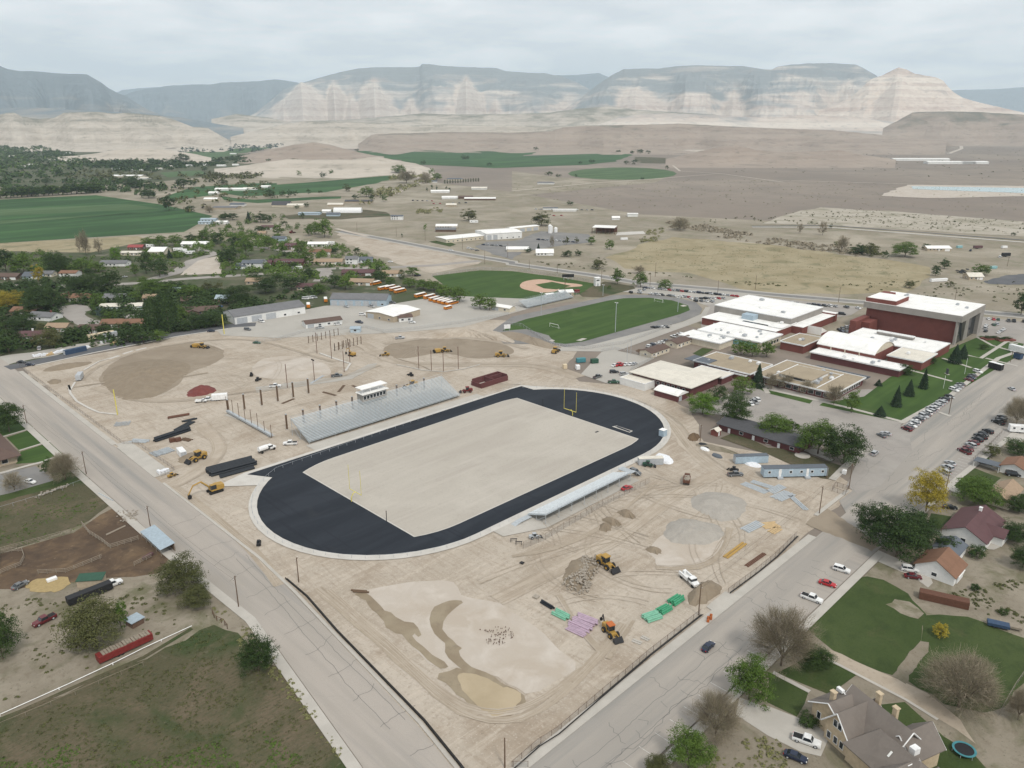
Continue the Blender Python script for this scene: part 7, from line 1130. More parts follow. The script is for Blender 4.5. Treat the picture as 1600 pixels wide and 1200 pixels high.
for lb,s_ in(('dark sawhorse, left of two on the near dirt','k10,985'),('dark sawhorse, right of two on the near dirt','k42,1003')):
 p=G(s_);r=thing('sawhorse',lb,'sawhorse',(p.x,p.y,0),R(-40));MB().box(-1.1,1.1,-.1,.1,.9,1.1).obj('beam','dark',r);[MB().bar((x,y,0),(x*.9,0,.95),.07).obj('leg','dark',r)for x in(-.9,.9)for y in(-.45,.45)]
loader('k140,965',-30,'grey compressor cart on the near dirt',.6,'steel')
def trampoline(s,rx,label):
 p=G(s);r=thing('trampoline',label,'trampoline',(p.x,p.y,.1));b=MB();b.prism([(rx*.8*math.cos(t),rx*.8*math.sin(t))for t in[2*math.pi*k/24 for k in range(24)]],.78,.82);b.obj('mat','dark',r);secs=[[(rx*f*math.cos(t),rx*f*math.sin(t),z)for f,z in((.8,.8),(1,.8),(1,.9),(.8,.9))]for t in[2*math.pi*k/24 for k in range(25)]];b=MB();b.loft(secs,caps=False);b.obj('padding','teal',r)
 for k in range(6):t=k*math.pi/3;MB().bar((rx*.95*math.cos(t),rx*.95*math.sin(t),0),(rx*.95*math.cos(t),rx*.95*math.sin(t),.8),.05).obj('leg','steel',r)
trampoline('p1222,1105',2.3,'round black trampoline with a teal rim on the dark lawn')
def barrier(s,label):p=G(s);r=thing('road_barrier',label,'barrier',(p.x,p.y,.15),.5);MB().box(-.9,.9,-.06,.06,.7,1.0).obj('board','orange',r);MB().box(-.9,.9,-.06,.06,.3,.5).obj('board','orange',r);[MB().box(x-.06,x+.06,-.35,.35,0,1.05).obj('stand','orange',r)for x in(-.7,.7)]
barrier('o1225,285','orange road barrier standing in the main street');barrier('o1242,270','second orange road barrier, just up the street from the first')
r=boxy('notice_sign','white signboard at the upper track corner','sign','g-30,790',4,.3,2.6,1.6,-30,'white');[MB().bar((x,0,-.1),(x,0,1.6),.12).obj('post','steel',r)for x in(-1.6,1.6)]
r=boxy('school_sign','dark slab sign standing on the spruce lawn','sign','h1118,1060',1.6,.5,2.8,.2,50,'roof_dark');MB().box(-1.6,1.6,-.6,.6,-.1,.2).obj('plinth','concrete',r)
r=boxy('scoreboard','dark scoreboard behind the ball field infield','scoreboard','g350,470',10,.6,2.6,2.2,-38,'dark');[MB().box(x-.15,x+.15,-.15,.15,-.1,2.2).obj('post','steel',r)for x in(-3.5,0,3.5)]
for k,(s_,L_,W_)in enumerate([('h1390,840',11,5),('h1480,848',11,5)]):
 p=G(s_);r=thing('planter_bed',('left','right')[k]+' brick planter with a dark hedge outside the auditorium','planter',(p.x,p.y,0),R(-35));MB().box(-L_/2,L_/2,-W_/2,W_/2,0,.9).obj('wall','brick',r);PLB=r
def quads_mesh(name,C,Nn,S,m,asp=.7):
 """leaf faces: centres, normals, sizes"""
 n=len(C);rs=np.random.RandomState(n);Nn=Nn/(np.linalg.norm(Nn,axis=1,keepdims=True)+1e-9)
 a=np.cross(Nn,rs.normal(size=(n,3)));a/=np.linalg.norm(a,axis=1,keepdims=True)+1e-9;b=np.cross(Nn,a)
 S=S[:,None];V=np.stack([C-a*S,C-b*S*asp,C+a*S,C+b*S*asp],1).reshape(-1,3)
 me=bpy.data.meshes.new(name);me.vertices.add(4*n);me.vertices.foreach_set('co',V.ravel());me.loops.add(4*n);me.loops.foreach_set('vertex_index',np.arange(4*n));me.polygons.add(n);me.polygons.foreach_set('loop_start',np.arange(0,4*n,4));me.materials.append(MATS[m]);me.update(calc_edges=True);return me
def crown_pts(rs,kind,n,ncl):
 """unit tree: height 1, crown radius .5"""
 if kind=='cone':
  t=rs.rand(n)**.75;z=.06+.93*(1-t);r=.5*(t**.9)*(.72+.28*rs.rand(n))*(1-.18*np.cos(z*60));th=rs.rand(n)*6.283
  C=np.stack([r*np.cos(th),r*np.sin(th),z-r*.12],1);return C,np.stack([np.cos(th),np.sin(th),.9*np.ones(n)],1)+rs.normal(size=(n,3))*.4
 if kind=='column':
  t=rs.rand(n);z=.05+.93*t;r=.5*np.sin(np.clip(t*.9+.08,0,1)*3.14)**.5*(.7+.3*rs.rand(n));th=rs.rand(n)*6.283
  C=np.stack([r*np.cos(th),r*np.sin(th),z],1);return C,np.stack([np.cos(th),np.sin(th),.6*np.ones(n)],1)+rs.normal(size=(n,3))*.5
 cz,rz=(.46,.52)if kind!='bush' else(.40,.54)
 d=rs.normal(size=(ncl,3));d/=np.linalg.norm(d,axis=1,keepdims=True);d[:,2]=np.where(d[:,2]<-.8,-d[:,2],d[:,2]);rr_=.3+.7*rs.rand(ncl)**.45
 lump=1+.22*np.sin(3*np.arctan2(d[:,1],d[:,0])+rs.rand()*6)+.12*rs.normal(size=ncl)
 hz_=np.sqrt(d[:,0]**2+d[:,1]**2)+1e-6;fr=np.sqrt(np.clip(1-abs(d[:,2])**2.6,.05,1))/hz_;d[:,0]*=fr;d[:,1]*=fr;cl=d*(rr_*lump)[:,None]*np.array([.44,.44,rz*.80])+np.array([0,0,cz]);rad=(.09+.09*rs.rand(ncl))
 k=rs.randint(0,ncl,n);o=rs.normal(size=(n,3));o/=np.linalg.norm(o,axis=1,keepdims=True);o[:,2]=np.where(o[:,2]<-.3,-o[:,2]*.5,o[:,2]);C=cl[k]+o*(rad[k]*(.55+.5*rs.rand(n)))[:,None]*np.array([1,1,.75])
 return C,o+np.array([0,0,.5])+rs.normal(size=(n,3))*.45
def limbs(rs,n,r0=.022,spread=.3,z0=.15,twig=False):
 b=MB();b.bar((0,0,-.02),(.01,0,z0+.12),r0,n=6,r2=r0*.75)
 for k in range(n):
  a=6.283*k/n+rs.rand();e=spread*(.5+.6*rs.rand());p0=Vector((.01,0,z0+.12*rs.rand()));p1=Vector((e*.5*math.cos(a),e*.5*math.sin(a),z0+.2+.15*rs.rand()));p2=Vector((e*math.cos(a),e*math.sin(a),.55+.25*rs.rand()));b.bar(p0,p1,r0*.55,n=5,r2=r0*.4);b.bar(p1,p2,r0*.4,n=4,r2=r0*.15)
 return b
TP={}
def tree_proto(kind,var,hi):
 k_=(kind,var,hi)
 if k_ in TP:return TP[k_]
 seed={'green':1,'dark':2,'olive':3,'bright':4,'yellow':5,'cone':6,'column':7,'bare':8,'bush':9,'blue':10}[kind]*10+var;rs=np.random.RandomState(seed)
 n,ncl,s={0:(620,30,.046),1:(2200,64,.028),2:(14000,150,.0128)}[hi]
 lm={'green':'leaf_green','dark':'leaf_dark','olive':'leaf_olive','bright':'leaf_bright','yellow':'leaf_yellow','cone':'needle','column':'leaf_dark','bush':'leaf_dark','blue':'leaf_blue','bare':'twig'}[kind]
 if kind=='bare':
  b=limbs(rs,9,.02,.42,.12);C,Nn=crown_pts(rs,'round',int(n*1.1),ncl*2);D=C-np.array([0,0,.25]);D/=np.linalg.norm(D,axis=1,keepdims=True);D+=rs.normal(size=D.shape)*.42;L_=({0:.11,1:.085,2:.06}[hi]*(.5+rs.rand(len(C))))[:,None];P1=C;P2=C+D*L_;w_=rs.normal(size=C.shape)*{0:.008,1:.0045,2:.0016}[hi]
  V=np.stack([P1-D*L_*.6,P1-D*L_*.6+w_*1.3,P2+w_*.5,P2],1).reshape(-1,3);q=len(C)
  me=bpy.data.meshes.new('twigs');me.from_pydata([tuple(v)for v in V],[],[(4*i,4*i+1,4*i+2,4*i+3)for i in range(q)]);me.materials.append(MATS['twig']);m=q
  nl=n//3;ix=rs.randint(0,m,nl);C=P1[ix]+(P2[ix]-P1[ix])*rs.rand(nl,1)+rs.normal(size=(nl,3))*.025;bud=quads_mesh('buds',C,rs.normal(size=(nl,3)),s*.45*(.6+.8*rs.rand(nl)),'bud' if var%2 else 'leaf_olive');P_=('leafless_tree',[('trunk',b.mesh('trunk','bark')),('crown',me),('young_leaves',bud)])
 else:
  shape=kind if kind in('cone','column','bush')else 'round';C,Nn=crown_pts(rs,shape,n,ncl);me=quads_mesh('crown',C,Nn,s*(1.25 if shape in('cone',)else 1)*(.6+.8*rs.rand(n)),lm)
  P_=({'cone':'conifer_tree','column':'columnar_tree','bush':'shrub'}.get(kind,'broadleaf_tree'),[('crown',me),('trunk',(limbs(rs,6 if hi else 3)if shape=='round' else MB().bar((0,0,-.02),(0,0,.7),.02,n=5,r2=.006)).mesh('trunk','bark'))])
 TP[k_]=P_;return P_
TC=[0]
KN=dict(green='green leafy tree',dark='dark green tree',olive='olive-green tree',bright='bright green tree',yellow='yellow-leaved tree',cone='dark pointed conifer',column='slim upright tree',bare='leafless grey-brown tree',bush='dark shrub',blue='blue-green tree')
def tree(kind,s,top,wid,label,group=None):
 """s: photo point of the trunk foot; top: photo row of the crown's top; wid: crown width in photo pixels"""
 u,v=px(s);p=G((u,v));tv=px(s[0]+'0,'+str(top))[1]if isinstance(s,str)and s[0]in TI else top;h=max(1.0,ztop(p,tv));wm=wid/(4 if isinstance(s,str)and s[0]in TI else 1)*depth(p)/F
 if kind not in('cone','column'):h=max(h-wm*.08,wm*.55)
 TC[0]+=1;pxs=wm*F/depth(p);hi=2 if pxs>40 else(1 if pxs>16 else 0);P_=tree_proto(kind,TC[0]%3 if hi<2 else TC[0]%2,hi)
 r=thing(P_[0],label,'shrub' if kind=='bush' else 'tree',(p.x,p.y,0),RND.uniform(0,6.28),group,(wm*.9,wm*.9,h))
 for nm,me in P_[1]:link(nm,me,r)
 return r
T=[]
def tl(*a):T.extend(a)
tl(('olive','m600,440',125,400,'big round olive-green tree beside the red stock trailer'),('green','m760,330',150,120,'smaller green tree leaning on the big olive tree'),('dark','m20,520',190,260,'dark broad tree cut by the left edge'),('olive','m1150,90',-140,320,'budding olive-brown tree above the bush on the west verge'),('olive','m1225,190',50,220,'dense olive bush-tree beside the budding tree'),('dark','m1620,590',345,250,'dark rounded tree hanging over the west pavement'),('dark','i60,300',90,200,'dark evergreen mass beside the west lawns'),('dark','i-20,290',130,120,'dark evergreen at the extreme left edge above the brown roof'),('bare','i410,600',420,190,'leafless tree by the west car park'),('dark','i310,560',450,110,'small dark tree left of the leafless car park tree'),('bare','i90,665',545,150,'leafless tree standing in the west car park'),('bare','p80,560',180,400,'large leafless pale tree on the street corner of the lawn'),('dark','p290,560',430,240,'dark spreading evergreen behind the large leafless tree'),('green','o1480,770',490,310,'green tree with pale limbs beside the curved driveway'),('bare','o1270,1000',720,320,'half-leafed tree below the curved driveway'),('green','o1100,1200',940,300,'dark green tree at the bottom edge by the parking bays'),('olive','o900,1260',1100,190,'olive tree cut by the bottom edge'),('bare','p1190,820',480,480,'great leafless tree above the trampoline'),('bush','p250,930',850,150,'dark shrub at the corner of the yellow-brick house'),('bush','p330,920',880,120,'dark hedge clump right of the corner shrub'),('yellow','p1070,380',290,110,'yellow-green shrub at the lawn edge'),('bush','p1470,240',190,70,'dark bush in the dry garden'),('bush','p1290,90',40,80,'dark bush behind the white garage end'),('bare','p1560,900',700,160,'leafless tree beside the wire fence at the right edge'),('dark','l800,1080',730,430,'huge dark green tree overhanging the street'),('dark','l640,960',720,250,'street-side dark tree touching the huge one'),('dark','l960,1010',800,240,'dark tree at the right flank of the huge one'),('yellow','l985,800',500,250,'golden yellow tree on the street corner'),('green','l1290,740',555,300,'round green tree in front of the tan-roofed house'),('dark','l1540,980',850,210,'dark tree at the right edge below the maroon roof'),('dark','l1570,800',680,200,'green tree at the right edge behind the tan roof'),('dark','l1420,980',920,110,'dark round bush on the patio'),('olive','l1395,450',370,120,'small olive tree beside the low fence'),('dark','l1560,440',335,190,'clipped dark bush-tree by the motorhome'),('bare','l1550,260',70,190,'leafless tree above the parked black trio'),('dark','l1100,1060',930,160,'dark tree between the huge one and the rust roof'),('dark','l1590,1150',1000,180,'dark tree at the right edge beside the rust-roofed house'),('dark','l1300,1080',1010,140,'low dark tree in front of the patio'),('green','l310,440',200,280,'broad green tree in front of the brick hall, nearer its middle'),('dark','l470,500',230,290,'largest round tree at the street end of the brick hall'),('green','l40,330',170,250,'green tree at the west end of the brick hall'),('dark','k1390,250',20,220,'dark tree between the bright tree and the brick hall'),('bright','k1190,190',30,210,'bright lime-green tree beside the round-topped shed'),('dark','k1290,120',0,130,'dark tree right behind the bright lime-green one'),('green','k1440,60',-70,160,'loose green tree behind the dark one near the shop'),('dark','l150,300',215,120,'small dark tree wedged behind the brick hall trees'),('cone','g1535,1140',990,100,'dark cone-shaped conifer beside the porch'),('green','g1430,940',830,130,'first tree of the courtyard trio, by the teal windows'),('green','g1500,950',850,110,'middle tree of the courtyard trio'),('green','g1590,950',840,120,'last tree of the courtyard trio'),('bare','h20,1150',1040,90,'budding tree, leftmost in front of the tan-roofed school'),('bare','h105,1150',1050,110,'budding tree, second in front of the tan-roofed school'),('bare','h240,1180',1090,110,'budding tree, third in front of the tan-roofed school'),('bare','l410,130',-10,120,'tall budding tree, fourth in front of the tan-roofed school'),('green','l520,180',30,110,'green tree at the corner of the dark canopy'),('cone','l700,200',135,90,'low dark spruce at the pavement end of the lawn'),('cone','l800,140',10,80,'spruce on the lawn, nearest the pavement'),('cone','l880,75',-30,80,'spruce on the lawn, second from the pavement'),('cone','h970,1150',1020,70,'spruce beside the front of the cream-roofed wing'),('cone','h1165,990',870,100,'tall dark spruce at the corner of the auditorium'),('cone','h1215,960',870,80,'tall dark spruce just right of the corner spruce'),('dark','h860,1060',1000,120,'dark low tree under the long white walk roof'),('dark','h1010,990',930,100,'dark tree against the cream-roofed wing'),('dark','h1350,905',860,70,'small round tree on the flower bed lawn'),('dark','h1580,690',530,120,'dark tree at the right edge beyond the auditorium'),('cone','h690,1130',1090,60,'small spruce beside the dark canopy'),('green','g660,495',390,92,'first of three round trees beside the highway lawn'),('green','g803,515',410,100,'middle of three round trees beside the highway lawn'),('green','g957,530',450,100,'last of three round trees, next to the car park'),('bare','g795,430',370,90,'leafless tree behind the middle round tree'),('olive','g545,400',320,100,'loose grey-green tree left of the three round trees'),('green','g610,280',205,65,'green tree at the corner of the dry field'),('green','g495,250',190,65,'green tree beside the steel frame shed'),('olive','g405,240',195,36,'slim olive tree in the truck lot'),('olive','g340,250',190,40,'olive tree beside the slim one in the truck lot'),('dark','g415,318',275,60,'dark bush below the truck lot'),('bush','g345,325',290,80,'grey-green scrub left of the dark bush below the truck lot'),('olive','g185,130',50,150,'wide olive tree behind the open-fronted shed'),('dark','g100,300',265,60,'dark bushes left of the small white cottage'),('cone','g165,290',240,30,'dark conifer beside the small white cottage'),('green','g608,528',495,30,'small round tree on the verge by the track'),('bare','g250,270',185,30,'thin bare tree behind the small white cottage'),('green','h855,325',212,170,'big spreading green tree beside the tan farmhouse'),('dark','h985,280',232,66,'round dark tree next to the tan farmhouse'),('olive','h640,320',225,110,'olive tree left of the big spreading tree'),('dark','h730,335',280,52,'dark bush between olive and big spreading tree'),('green','h1330,440',355,120,'round green tree above the tan hut'),('dark','h1100,400',330,80,'dark tree below the tan farmhouse'),('dark','h1045,445',370,66,'dark bush left of the scrap yard'),('olive','h880,520',465,80,'yellowish bush in the corner of the dry field'),('olive','h1140,510',465,60,'olive bush above the auditorium'),('bare','h460,290',190,90,'leafless tree in the brown thicket'),('bare','h340,190',95,60,'tall bare poplar beside the canal'),('bare','h200,180',110,40,'bare poplar left of the tall bare one'),('dark','h390,150',125,26,'lone dark bush on the canal bank'),('dark','h1535,195',165,34,'lone bush beyond the canal'),('dark','h560,310',250,120,'grey-green thicket tree beside the olive tree'),('bare','g1050,160',70,140,'wide bare tree at the head of the brown thicket'))
TE=[('dark',500,560,420,150),('dark',600,560,405,160),('dark',700,545,390,140),('dark',250,680,470,170),('dark',340,670,490,110),('yellow',60,650,515,150),('yellow',245,480,370,80),('dark',40,420,240,130),('green',150,425,280,130),('dark',350,430,270,150),('dark',400,400,300,120),('green',510,420,320,110),('green',600,420,365,110),('bright',725,345,250,80),('dark',915,430,280,100),('dark',1000,450,310,120),('green',850,445,360,60),('cone',1062,335,275,40),('dark',800,365,320,48),('dark',1430,375,250,130),('green',1540,320,160,110),('dark',1480,260,180,90),('green',950,570,460,180),('green',850,610,530,90),('green',615,650,530,100),('green',1185,580,480,130),('olive',1300,550,470,90),('olive',1370,560,470,80),('dark',1480,630,480,190),('dark',1290,610,540,80),('column',960,800,590,120),('column',1060,800,545,130),('green',1145,750,620,80),('dark',1250,770,680,150),('dark',1350,760,660,150),('green',700,725,650,90),('blue',625,710,620,44),('dark',460,850,740,140),('olive',310,890,760,150),('olive',250,790,745,90),('dark',150,790,670,180),('dark',60,930,790,140),('dark',40,780,670,120),('dark',900,865,770,140),('green',1000,850,790,110),('dark',800,860,770,110),('dark',640,800,750,90),('green',1100,255,170,90),('green',1000,265,190,120),('green',920,255,190,80),('dark',1200,235,170,80),('green',1280,235,150,110),('dark',1360,245,165,90),('cone',1555,100,40,40),('dark',1400,95,40,70),('dark',1455,95,45,80),('bare',540,320,150,60),('bare',620,310,200,50),('bare',500,300,180,40),('dark',160,540,480,110),('green',1070,560,480,90),('dark',130,720,640,100),('dark',385,640,560,60),('dark',740,800,750,100),('dark',1150,790,720,100),('dark',420,480,440,40),('green',770,610,560,50),('dark',10,900,720,130),('dark',100,880,760,130),('dark',540,560,480,110),('green',900,500,440,80),('green',1250,570,500,80),('dark',680,500,420,100),('dark',560,450,380,60),('dark',840,830,740,90)]
TF=[('dark',60,550,450,170),('dark',220,530,450,140),('green',400,560,490,110),('dark',490,520,420,120),('green',560,530,440,110),('dark',770,480,400,110),('column',910,465,405,44),('green',980,445,385,95),('green',960,515,440,95),('green',1045,530,455,110),('green',1115,540,465,110),('green',1190,590,490,130),('green',1270,610,500,120),('green',1400,650,545,110),('green',1460,660,560,90),('green',285,300,210,100),('green',320,370,260,90),('green',80,275,190,85),('green',165,305,235,65),('dark',630,315,258,56),('dark',330,455,380,76),('dark',235,405,345,66),('dark',30,110,38,80),('dark',75,115,50,60),('green',430,205,70,120),('green',370,185,90,100),('green',330,195,120,60),('dark',765,415,370,46),('green',140,190,110,80),('green',450,395,355,44),('dark',0,480,420,90),('dark',130,480,420,90),('dark',300,500,440,60),('green',840,500,440,70),('dark',490,305,275,60),('bright',1058,165,115,24),('dark',913,205,175,14),('dark',190,320,300,50),('green',100,240,200,60),('green',540,320,300,40),('dark',700,480,430,60),('green',1160,560,490,90),('dark',20,170,120,70),('dark',170,130,90,50)]
TB=[('dark',95,1000,928,72),('dark',165,990,940,48),('dark',215,988,938,54),('dark',248,985,945,44),('dark',620,1008,965,50),('green',690,990,915,110),('dark',725,1015,975,40),('green',900,850,790,110),('bare',940,905,810,130),('bare',1060,905,830,90),('green',1130,885,830,80),('green',1100,850,805,50),('olive',1330,1140,1050,120),('olive',570,960,900,60),('dark',420,872,828,50),('green',470,858,812,40),('green',270,858,822,40),('dark',250,805,778,110),('green',95,812,790,50),('dark',520,752,722,90),('dark',330,972,935,36),('dark',400,968,945,30),('dark',1045,790,758,36),('dark',1310,760,730,60),('dark',1455,795,770,40),('dark',255,1065,1035,46),('dark',315,1055,1020,40),('dark',290,1130,1075,40),('dark',1070,960,925,14),('dark',1100,955,905,16),('dark',1130,955,915,14),('dark',1190,955,920,20),('dark',1210,955,925,18),('dark',630,705,685,30),('green',800,1020,960,60),('olive',430,730,700,50)]
TA=[('dark',1060,1075,960,100),('dark',1190,1082,1038,70),('dark',290,910,865,76),('dark',410,900,872,44),('green',450,900,865,36),('dark',830,935,882,140),('dark',1150,935,885,120),('dark',1210,920,885,60),('dark',930,1000,948,110),('bright',1125,1035,1005,44),('olive',730,905,850,50),('dark',1150,770,740,100),('dark',1400,915,885,70),('dark',1280,830,790,60),('olive',1320,880,815,50),('bare',1310,1090,1040,70)]
TCc=[('dark',665,720,694,44),('dark',750,722,695,40),('dark',800,722,693,60),('dark',850,722,695,44),('dark',715,788,760,50),('dark',765,788,765,60),('dark',500,778,762,44),('dark',425,784,768,32),('dark',970,820,785,26),('dark',400,868,845,26),('dark',815,884,864,28),('dark',150,705,672,40),('dark',305,685,662,20),('dark',345,685,662,26),('dark',365,1042,1012,50),('dark',230,860,838,60),('dark',290,868,848,40)]
PL=dict(e='western suburb',f='streets west of the bus yard and highway',b='middle valley',a='far left valley',c='far fields')
for t_,L_ in(('e',TE),('f',TF),('b',TB),('a',TA),('c',TCc)):
 L_=sorted(L_,key=lambda q:q[1]);cnt={};bl=lambda q:(q[1]//400,q[0])
 side=['the leftmost quarter','the second quarter from the left','the third quarter from the left','the right-hand quarter']
 for q in L_:
  key=bl(q);cnt[key]=cnt.get(key,0)+1;kd,x_,y_,tp,wd=q
  gx={'e':('by the brown houses at the photo\'s left edge','around the cul-de-sac','below the winding street','along the street bend')[x_//400 if x_<1600 else 3],'f':('left of the bus garage','behind the bus garage','along the ball field hedge','at the hedge end by the white shed')[min(3,x_//400)],'b':('near the arched shed','below the sandy knoll','round the far farmyard','at the far green fields\' edge')[min(3,x_//400)],'a':('by the far left village','behind the crop field','at the crop field corner','beside the narrow green fields')[min(3,x_//400)],'c':('at the far field\'s left end','between the two far fields','beyond the round field','far right')[min(3,x_//400)]}[t_]
  o_=ORD[cnt[key]-1];tree(kd,'%s%d,%d'%(t_,x_,y_),tp,wd*(1.12 if t_ in 'ef' else 1),'%s %s, %s from the left'%(KN[kd],gx,o_),'trees of the '+PL[t_])
for a in T:tree(a[0],a[1],a[2],a[3],a[4])
p,q=G('b1180,908'),G('b1390,895')
for k in range(14):e=p.lerp(q,k/13);P_=tree_proto('column',k%3,0);r=thing(P_[0],'small dark cypress in the far farm row, %s from the left'%ORD[k],'tree',(e.x,e.y,0),k,'far farm cypress row',(4,4,8));[link(nm,me,r)for nm,me in P_[1]]
p,q=G('a10,1000'),G('a600,965')
for k in range(20):e=p.lerp(q,k/19+RND.uniform(-.012,.012));P_=tree_proto(('dark','green','dark')[k%3],k%3,0);s_=RND.uniform(24,38);r=thing(P_[0],'tree in the dark belt beyond the crop field, %s from the left'%ORD[k],'tree',(e.x,e.y,0),k,'dark tree belt beyond the crop field',(s_,s_,s_*.62));[link(nm,me,r)for nm,me in P_[1]]
AV=[pts('e1130,440 e1190,350 e1370,320 e1390,430'),pts('e350,660 e380,630 e480,620 e570,640 e580,670 e560,710 e640,730 e640,770 e500,760 e440,730'),pts('e930,470 e1090,440 e1200,340 e1340,310 e1340,340 e1150,420 e1100,470')]
def wood(label,P_,n,size,kind_m,name='woodland',hf=.6,sq=.55,seed=1,per=16):
 P_=pts(P_);rs=np.random.RandomState(seed);xs=np.array([(p.x,p.y)for p in P_]);lo,hi_=xs.min(0),xs.max(0);C=[];Nn=[];S=[]
 def inside(x,y,P_=P_):
  c=False;j=len(P_)-1
  for i in range(len(P_)):
   if(P_[i].y>y)!=(P_[j].y>y)and x<(P_[j].x-P_[i].x)*(y-P_[i].y)/(P_[j].y-P_[i].y)+P_[i].x:c=not c
   j=i
  return c
 k=0;tries=0
 while k<n and tries<n*60:
  tries+=1;x,y=lo+(hi_-lo)*rs.rand(2)
  if not inside(x,y)or(size<10 and any(inside(x,y,a)for a in AV))or noise.noise(Vector((x/size/9,y/size/9,seed)))<-.12:continue
  k+=1;s_=size*rs.uniform(.5,1.25);o=rs.normal(size=(per,3));o/=np.linalg.norm(o,axis=1,keepdims=True);o[:,2]=abs(o[:,2]);C.append(np.array([x,y,s_*.08])+o*np.array([.5,.5,hf])*s_*(.6+.4*rs.rand(per,1)));Nn.append(o+[0,0,.6]+rs.normal(size=(per,3))*.3);S.append(np.full(per,s_*(.2 if per<40 else.09)))
 me=quads_mesh(name,np.concatenate(C),np.concatenate(Nn),np.concatenate(S),kind_m);o=link(name,me);return tag(o,label,name.replace('_',' '),None,'stuff')
wood('wooded village spreading over the far left of the valley','a-100,640 a150,650 a350,700 a560,760 a620,810 a480,860 a250,880 a-100,880',900,18,'leaf_dark',seed=2);wood('paler woods mixed into the far left village','a-100,650 a200,670 a420,740 a560,800 a300,850 a-100,870',420,15,'leaf_green',seed=3)
wood('dark tree belt across the valley left of the sandy bank','a430,760 a700,740 a1000,745 a1250,770 a1560,740 a1600,770 a1300,800 a1100,815 a950,840 a720,830 a560,810',760,17,'leaf_dark',seed=4);wood('trees between the far village and the crop field belt','a-150,890 a200,900 a600,880 a900,900 a1100,940 a1000,1000 a700,960 a300,985 a-150,985',260,15,'leaf_dark',seed=34);wood('bushy banks between the narrow green fields','a950,960 a1600,890 b300,960 b300,1000 a1600,1000 a1200,1090 a1000,1040',110,10,'leaf_olive',seed=35);wood('willows along the river far up the valley','a1150,690 a1400,650 b80,640 b250,620 b230,650 b20,720 a1400,720 a1060,730',240,18,'leaf_blue',seed=5)
wood('loose trees between village and crop field','a300,850 a600,830 a1200,860 a1500,850 b100,830 b60,860 a1500,900 a1200,900 a900,900 a600,900',200,13,'leaf_olive',seed=6);wood('hedgerows round the far green fields','b20,740 b380,730 b540,745 b560,750 b400,750 b0,775',110,13,'leaf_dark',seed=7);wood('tree line at the foot of the far badlands','b860,690 b1100,672 b1600,680 c460,672 c460,690 b1600,700 b1100,692 b640,705',120,15,'leaf_blue',seed=8)
wood('grey thicket beside the dirt lane in the middle valley','b860,860 b1080,860 b1120,900 b960,935 b840,990 b740,1040 b640,1040 b760,960',150,11,'bud','thicket',seed=9);wood('brown leafless thicket along the dry field','g960,110 g1100,100 g1300,150 h40,210 h420,260 h620,310 h560,325 h0,250 g1180,190 g1000,150',420,4.6,'twig','thicket',hf=.45,seed=10);wood('dark brush along the dry field edge','g860,160 g960,150 g900,230 g780,240',60,4,'bud','thicket',seed=11);wood('green brush at the east end of the thicket','h400,240 h760,290 h780,320 h500,310',70,5,'leaf_olive','thicket',seed=12)
wood('scrub on the slope below the arched shed','b1000,1070 b1150,1060 b1180,1090 b1000,1100',60,5,'bud','thicket',seed=13);wood('bushes along the canal and wash','c1000,1150 d300,1080 d900,1110 d1600,1150 h1600,190 h600,130 h0,120',130,3.2,'leaf_olive','scrub_bushes',seed=14);wood('scattered bushes on the near side of the highway','g0,340 g400,370 g700,390 h0,520 h900,480 h1600,480 h1600,650 h900,560 g1300,470 g700,430 g300,390 g0,360',150,2.4,'leaf_olive','scrub_bushes',hf=.4,seed=15)
wood('garden shrubs between the suburb houses','e-60,520 e900,480 e1600,600 f500,520 f300,600 e1300,770 e800,880 e300,900 e-60,960',520,5.5,'leaf_dark','garden_shrubs',seed=16);wood('garden shrubs in the upper suburb','e-60,300 e600,330 e1100,260 e1600,200 f500,250 f760,340 f900,440 f400,480 e1000,440 e-60,440',420,4.8,'leaf_green','garden_shrubs',seed=17)
wood('weeds in the dry garden at the right edge','p1300,60 p1640,0 p1640,350 p1480,260 p1250,220 p1100,120',90,1.3,'leaf_olive','weeds',hf=.3,seed=18);wood('weeds in the dirt yard on the left','m0,180 m400,100 m800,40 m1300,250 m900,400 m400,660 m0,800',160,1.1,'leaf_olive','weeds',hf=.25,seed=19);wood('dead weeds on the bare corner at the bottom','o1200,1120 o1500,1010 p60,1010 p150,1120 p60,1250 o1200,1250',90,1.1,'bud','weeds',hf=.3,seed=20);wood('weeds along the west road verge','m1330,200 m1500,250 n160,560 n600,1150 n500,1150 n30,560 m1380,330',170,1.0,'bud','weeds',hf=.35,seed=21)
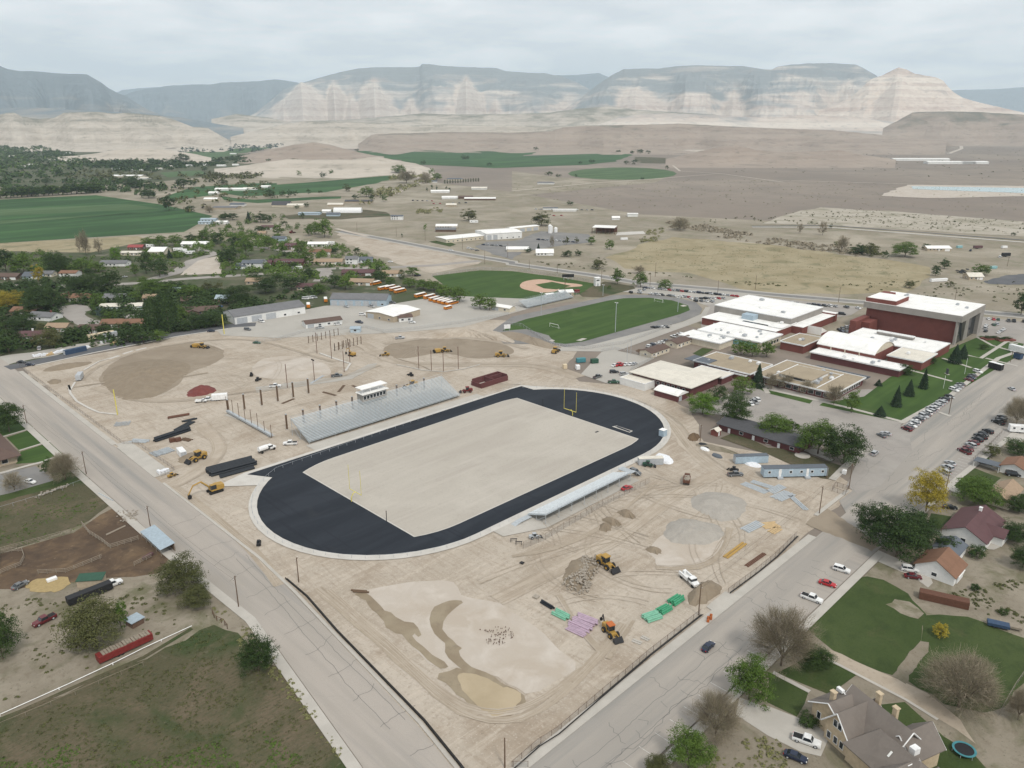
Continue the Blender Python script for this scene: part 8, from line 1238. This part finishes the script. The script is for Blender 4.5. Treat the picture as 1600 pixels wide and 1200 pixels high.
wood('tufts in the big left pasture','m-60,1000 m800,570 m1300,330 m1600,560 n500,1200 m0,1260',1300,.9,'leaf_olive','grass_tufts',hf=.2,seed=22,per=6);wood('green grass tufts in the bottom left pasture','m-60,1100 m400,1050 m1000,1150 m1600,950 n400,1200 m0,1260',700,.9,'leaf_green','grass_tufts',hf=.2,seed=23,per=6);wood('rough tufts over the paddock','i-60,1000 i0,790 i500,640 i640,730 i500,900 i200,1000',400,.9,'leaf_green','grass_tufts',hf=.2,seed=24,per=6);wood('clods and weeds in the dry field behind the school','g700,330 g900,250 h0,270 h900,380 h800,540 g1300,440',700,1.5,'bud','grass_tufts',hf=.25,seed=25,per=6)
wood('desert shrubs dotting the plain','c0,900 c900,880 d0,880 d1600,950 d1600,1100 d300,1050 c700,1060 c0,1000',600,3.4,'bud','desert_shrubs',hf=.3,seed=26,per=5);wood('sagebrush dotting the far plain','c900,700 d200,640 d900,620 d1600,700 d1600,900 d0,860 c1100,800',700,6,'leaf_olive','desert_shrubs',hf=.3,seed=27,per=5);wood('brush round the reservoir flats','d500,1060 d1600,1150 h1600,190 h700,140 h300,100',260,3.0,'leaf_olive','desert_shrubs',hf=.35,seed=28,per=6)
wood('unruly trees and tall hedges filling the gaps between suburb houses','e-60,500 e900,470 e1350,560 e1600,560 f450,520 f300,590 e1330,760 e850,870 e300,870 e-60,950',420,9,'leaf_dark','tree_thicket',hf=.62,seed=31,per=110);wood('unruly trees between the upper suburb houses','e-60,290 e400,300 e900,330 e1200,230 e1600,170 f500,250 f760,360 f900,450 f400,490 e1550,430 e900,420 e-60,430',320,8,'leaf_green','tree_thicket',hf=.62,seed=32,per=110);wood('shade trees behind the far white farm buildings','e1300,90 f0,60 f500,120 f300,170 f0,240 e1250,200',50,9,'leaf_green','tree_thicket',hf=.6,seed=33,per=90)
for k,(s_,L_)in enumerate([('h1390,840',10),('h1480,848',10)]):p=G(s_);P_=tree_proto('bush',k,1);r=thing('hedge',('left','right')[k]+' dark hedge growing in its brick planter','hedge',(p.x,p.y,.8),R(-35),None,(L_,4.6,1.6));link('foliage',P_[1][0][1],r)
dup_=[l for l,g in LABELS.items()if len(g)>1 and not all(g)]
if dup_:print('DUP',dup_)
print('LONG',[l for l in LABELS if len(l.split())>16 or len(l.split())<4])
print('THINGS',sum(len(g)for g in LABELS.values()),'DUPALL',[(l,len(g))for l,g in LABELS.items()if len(g)>1][:12])
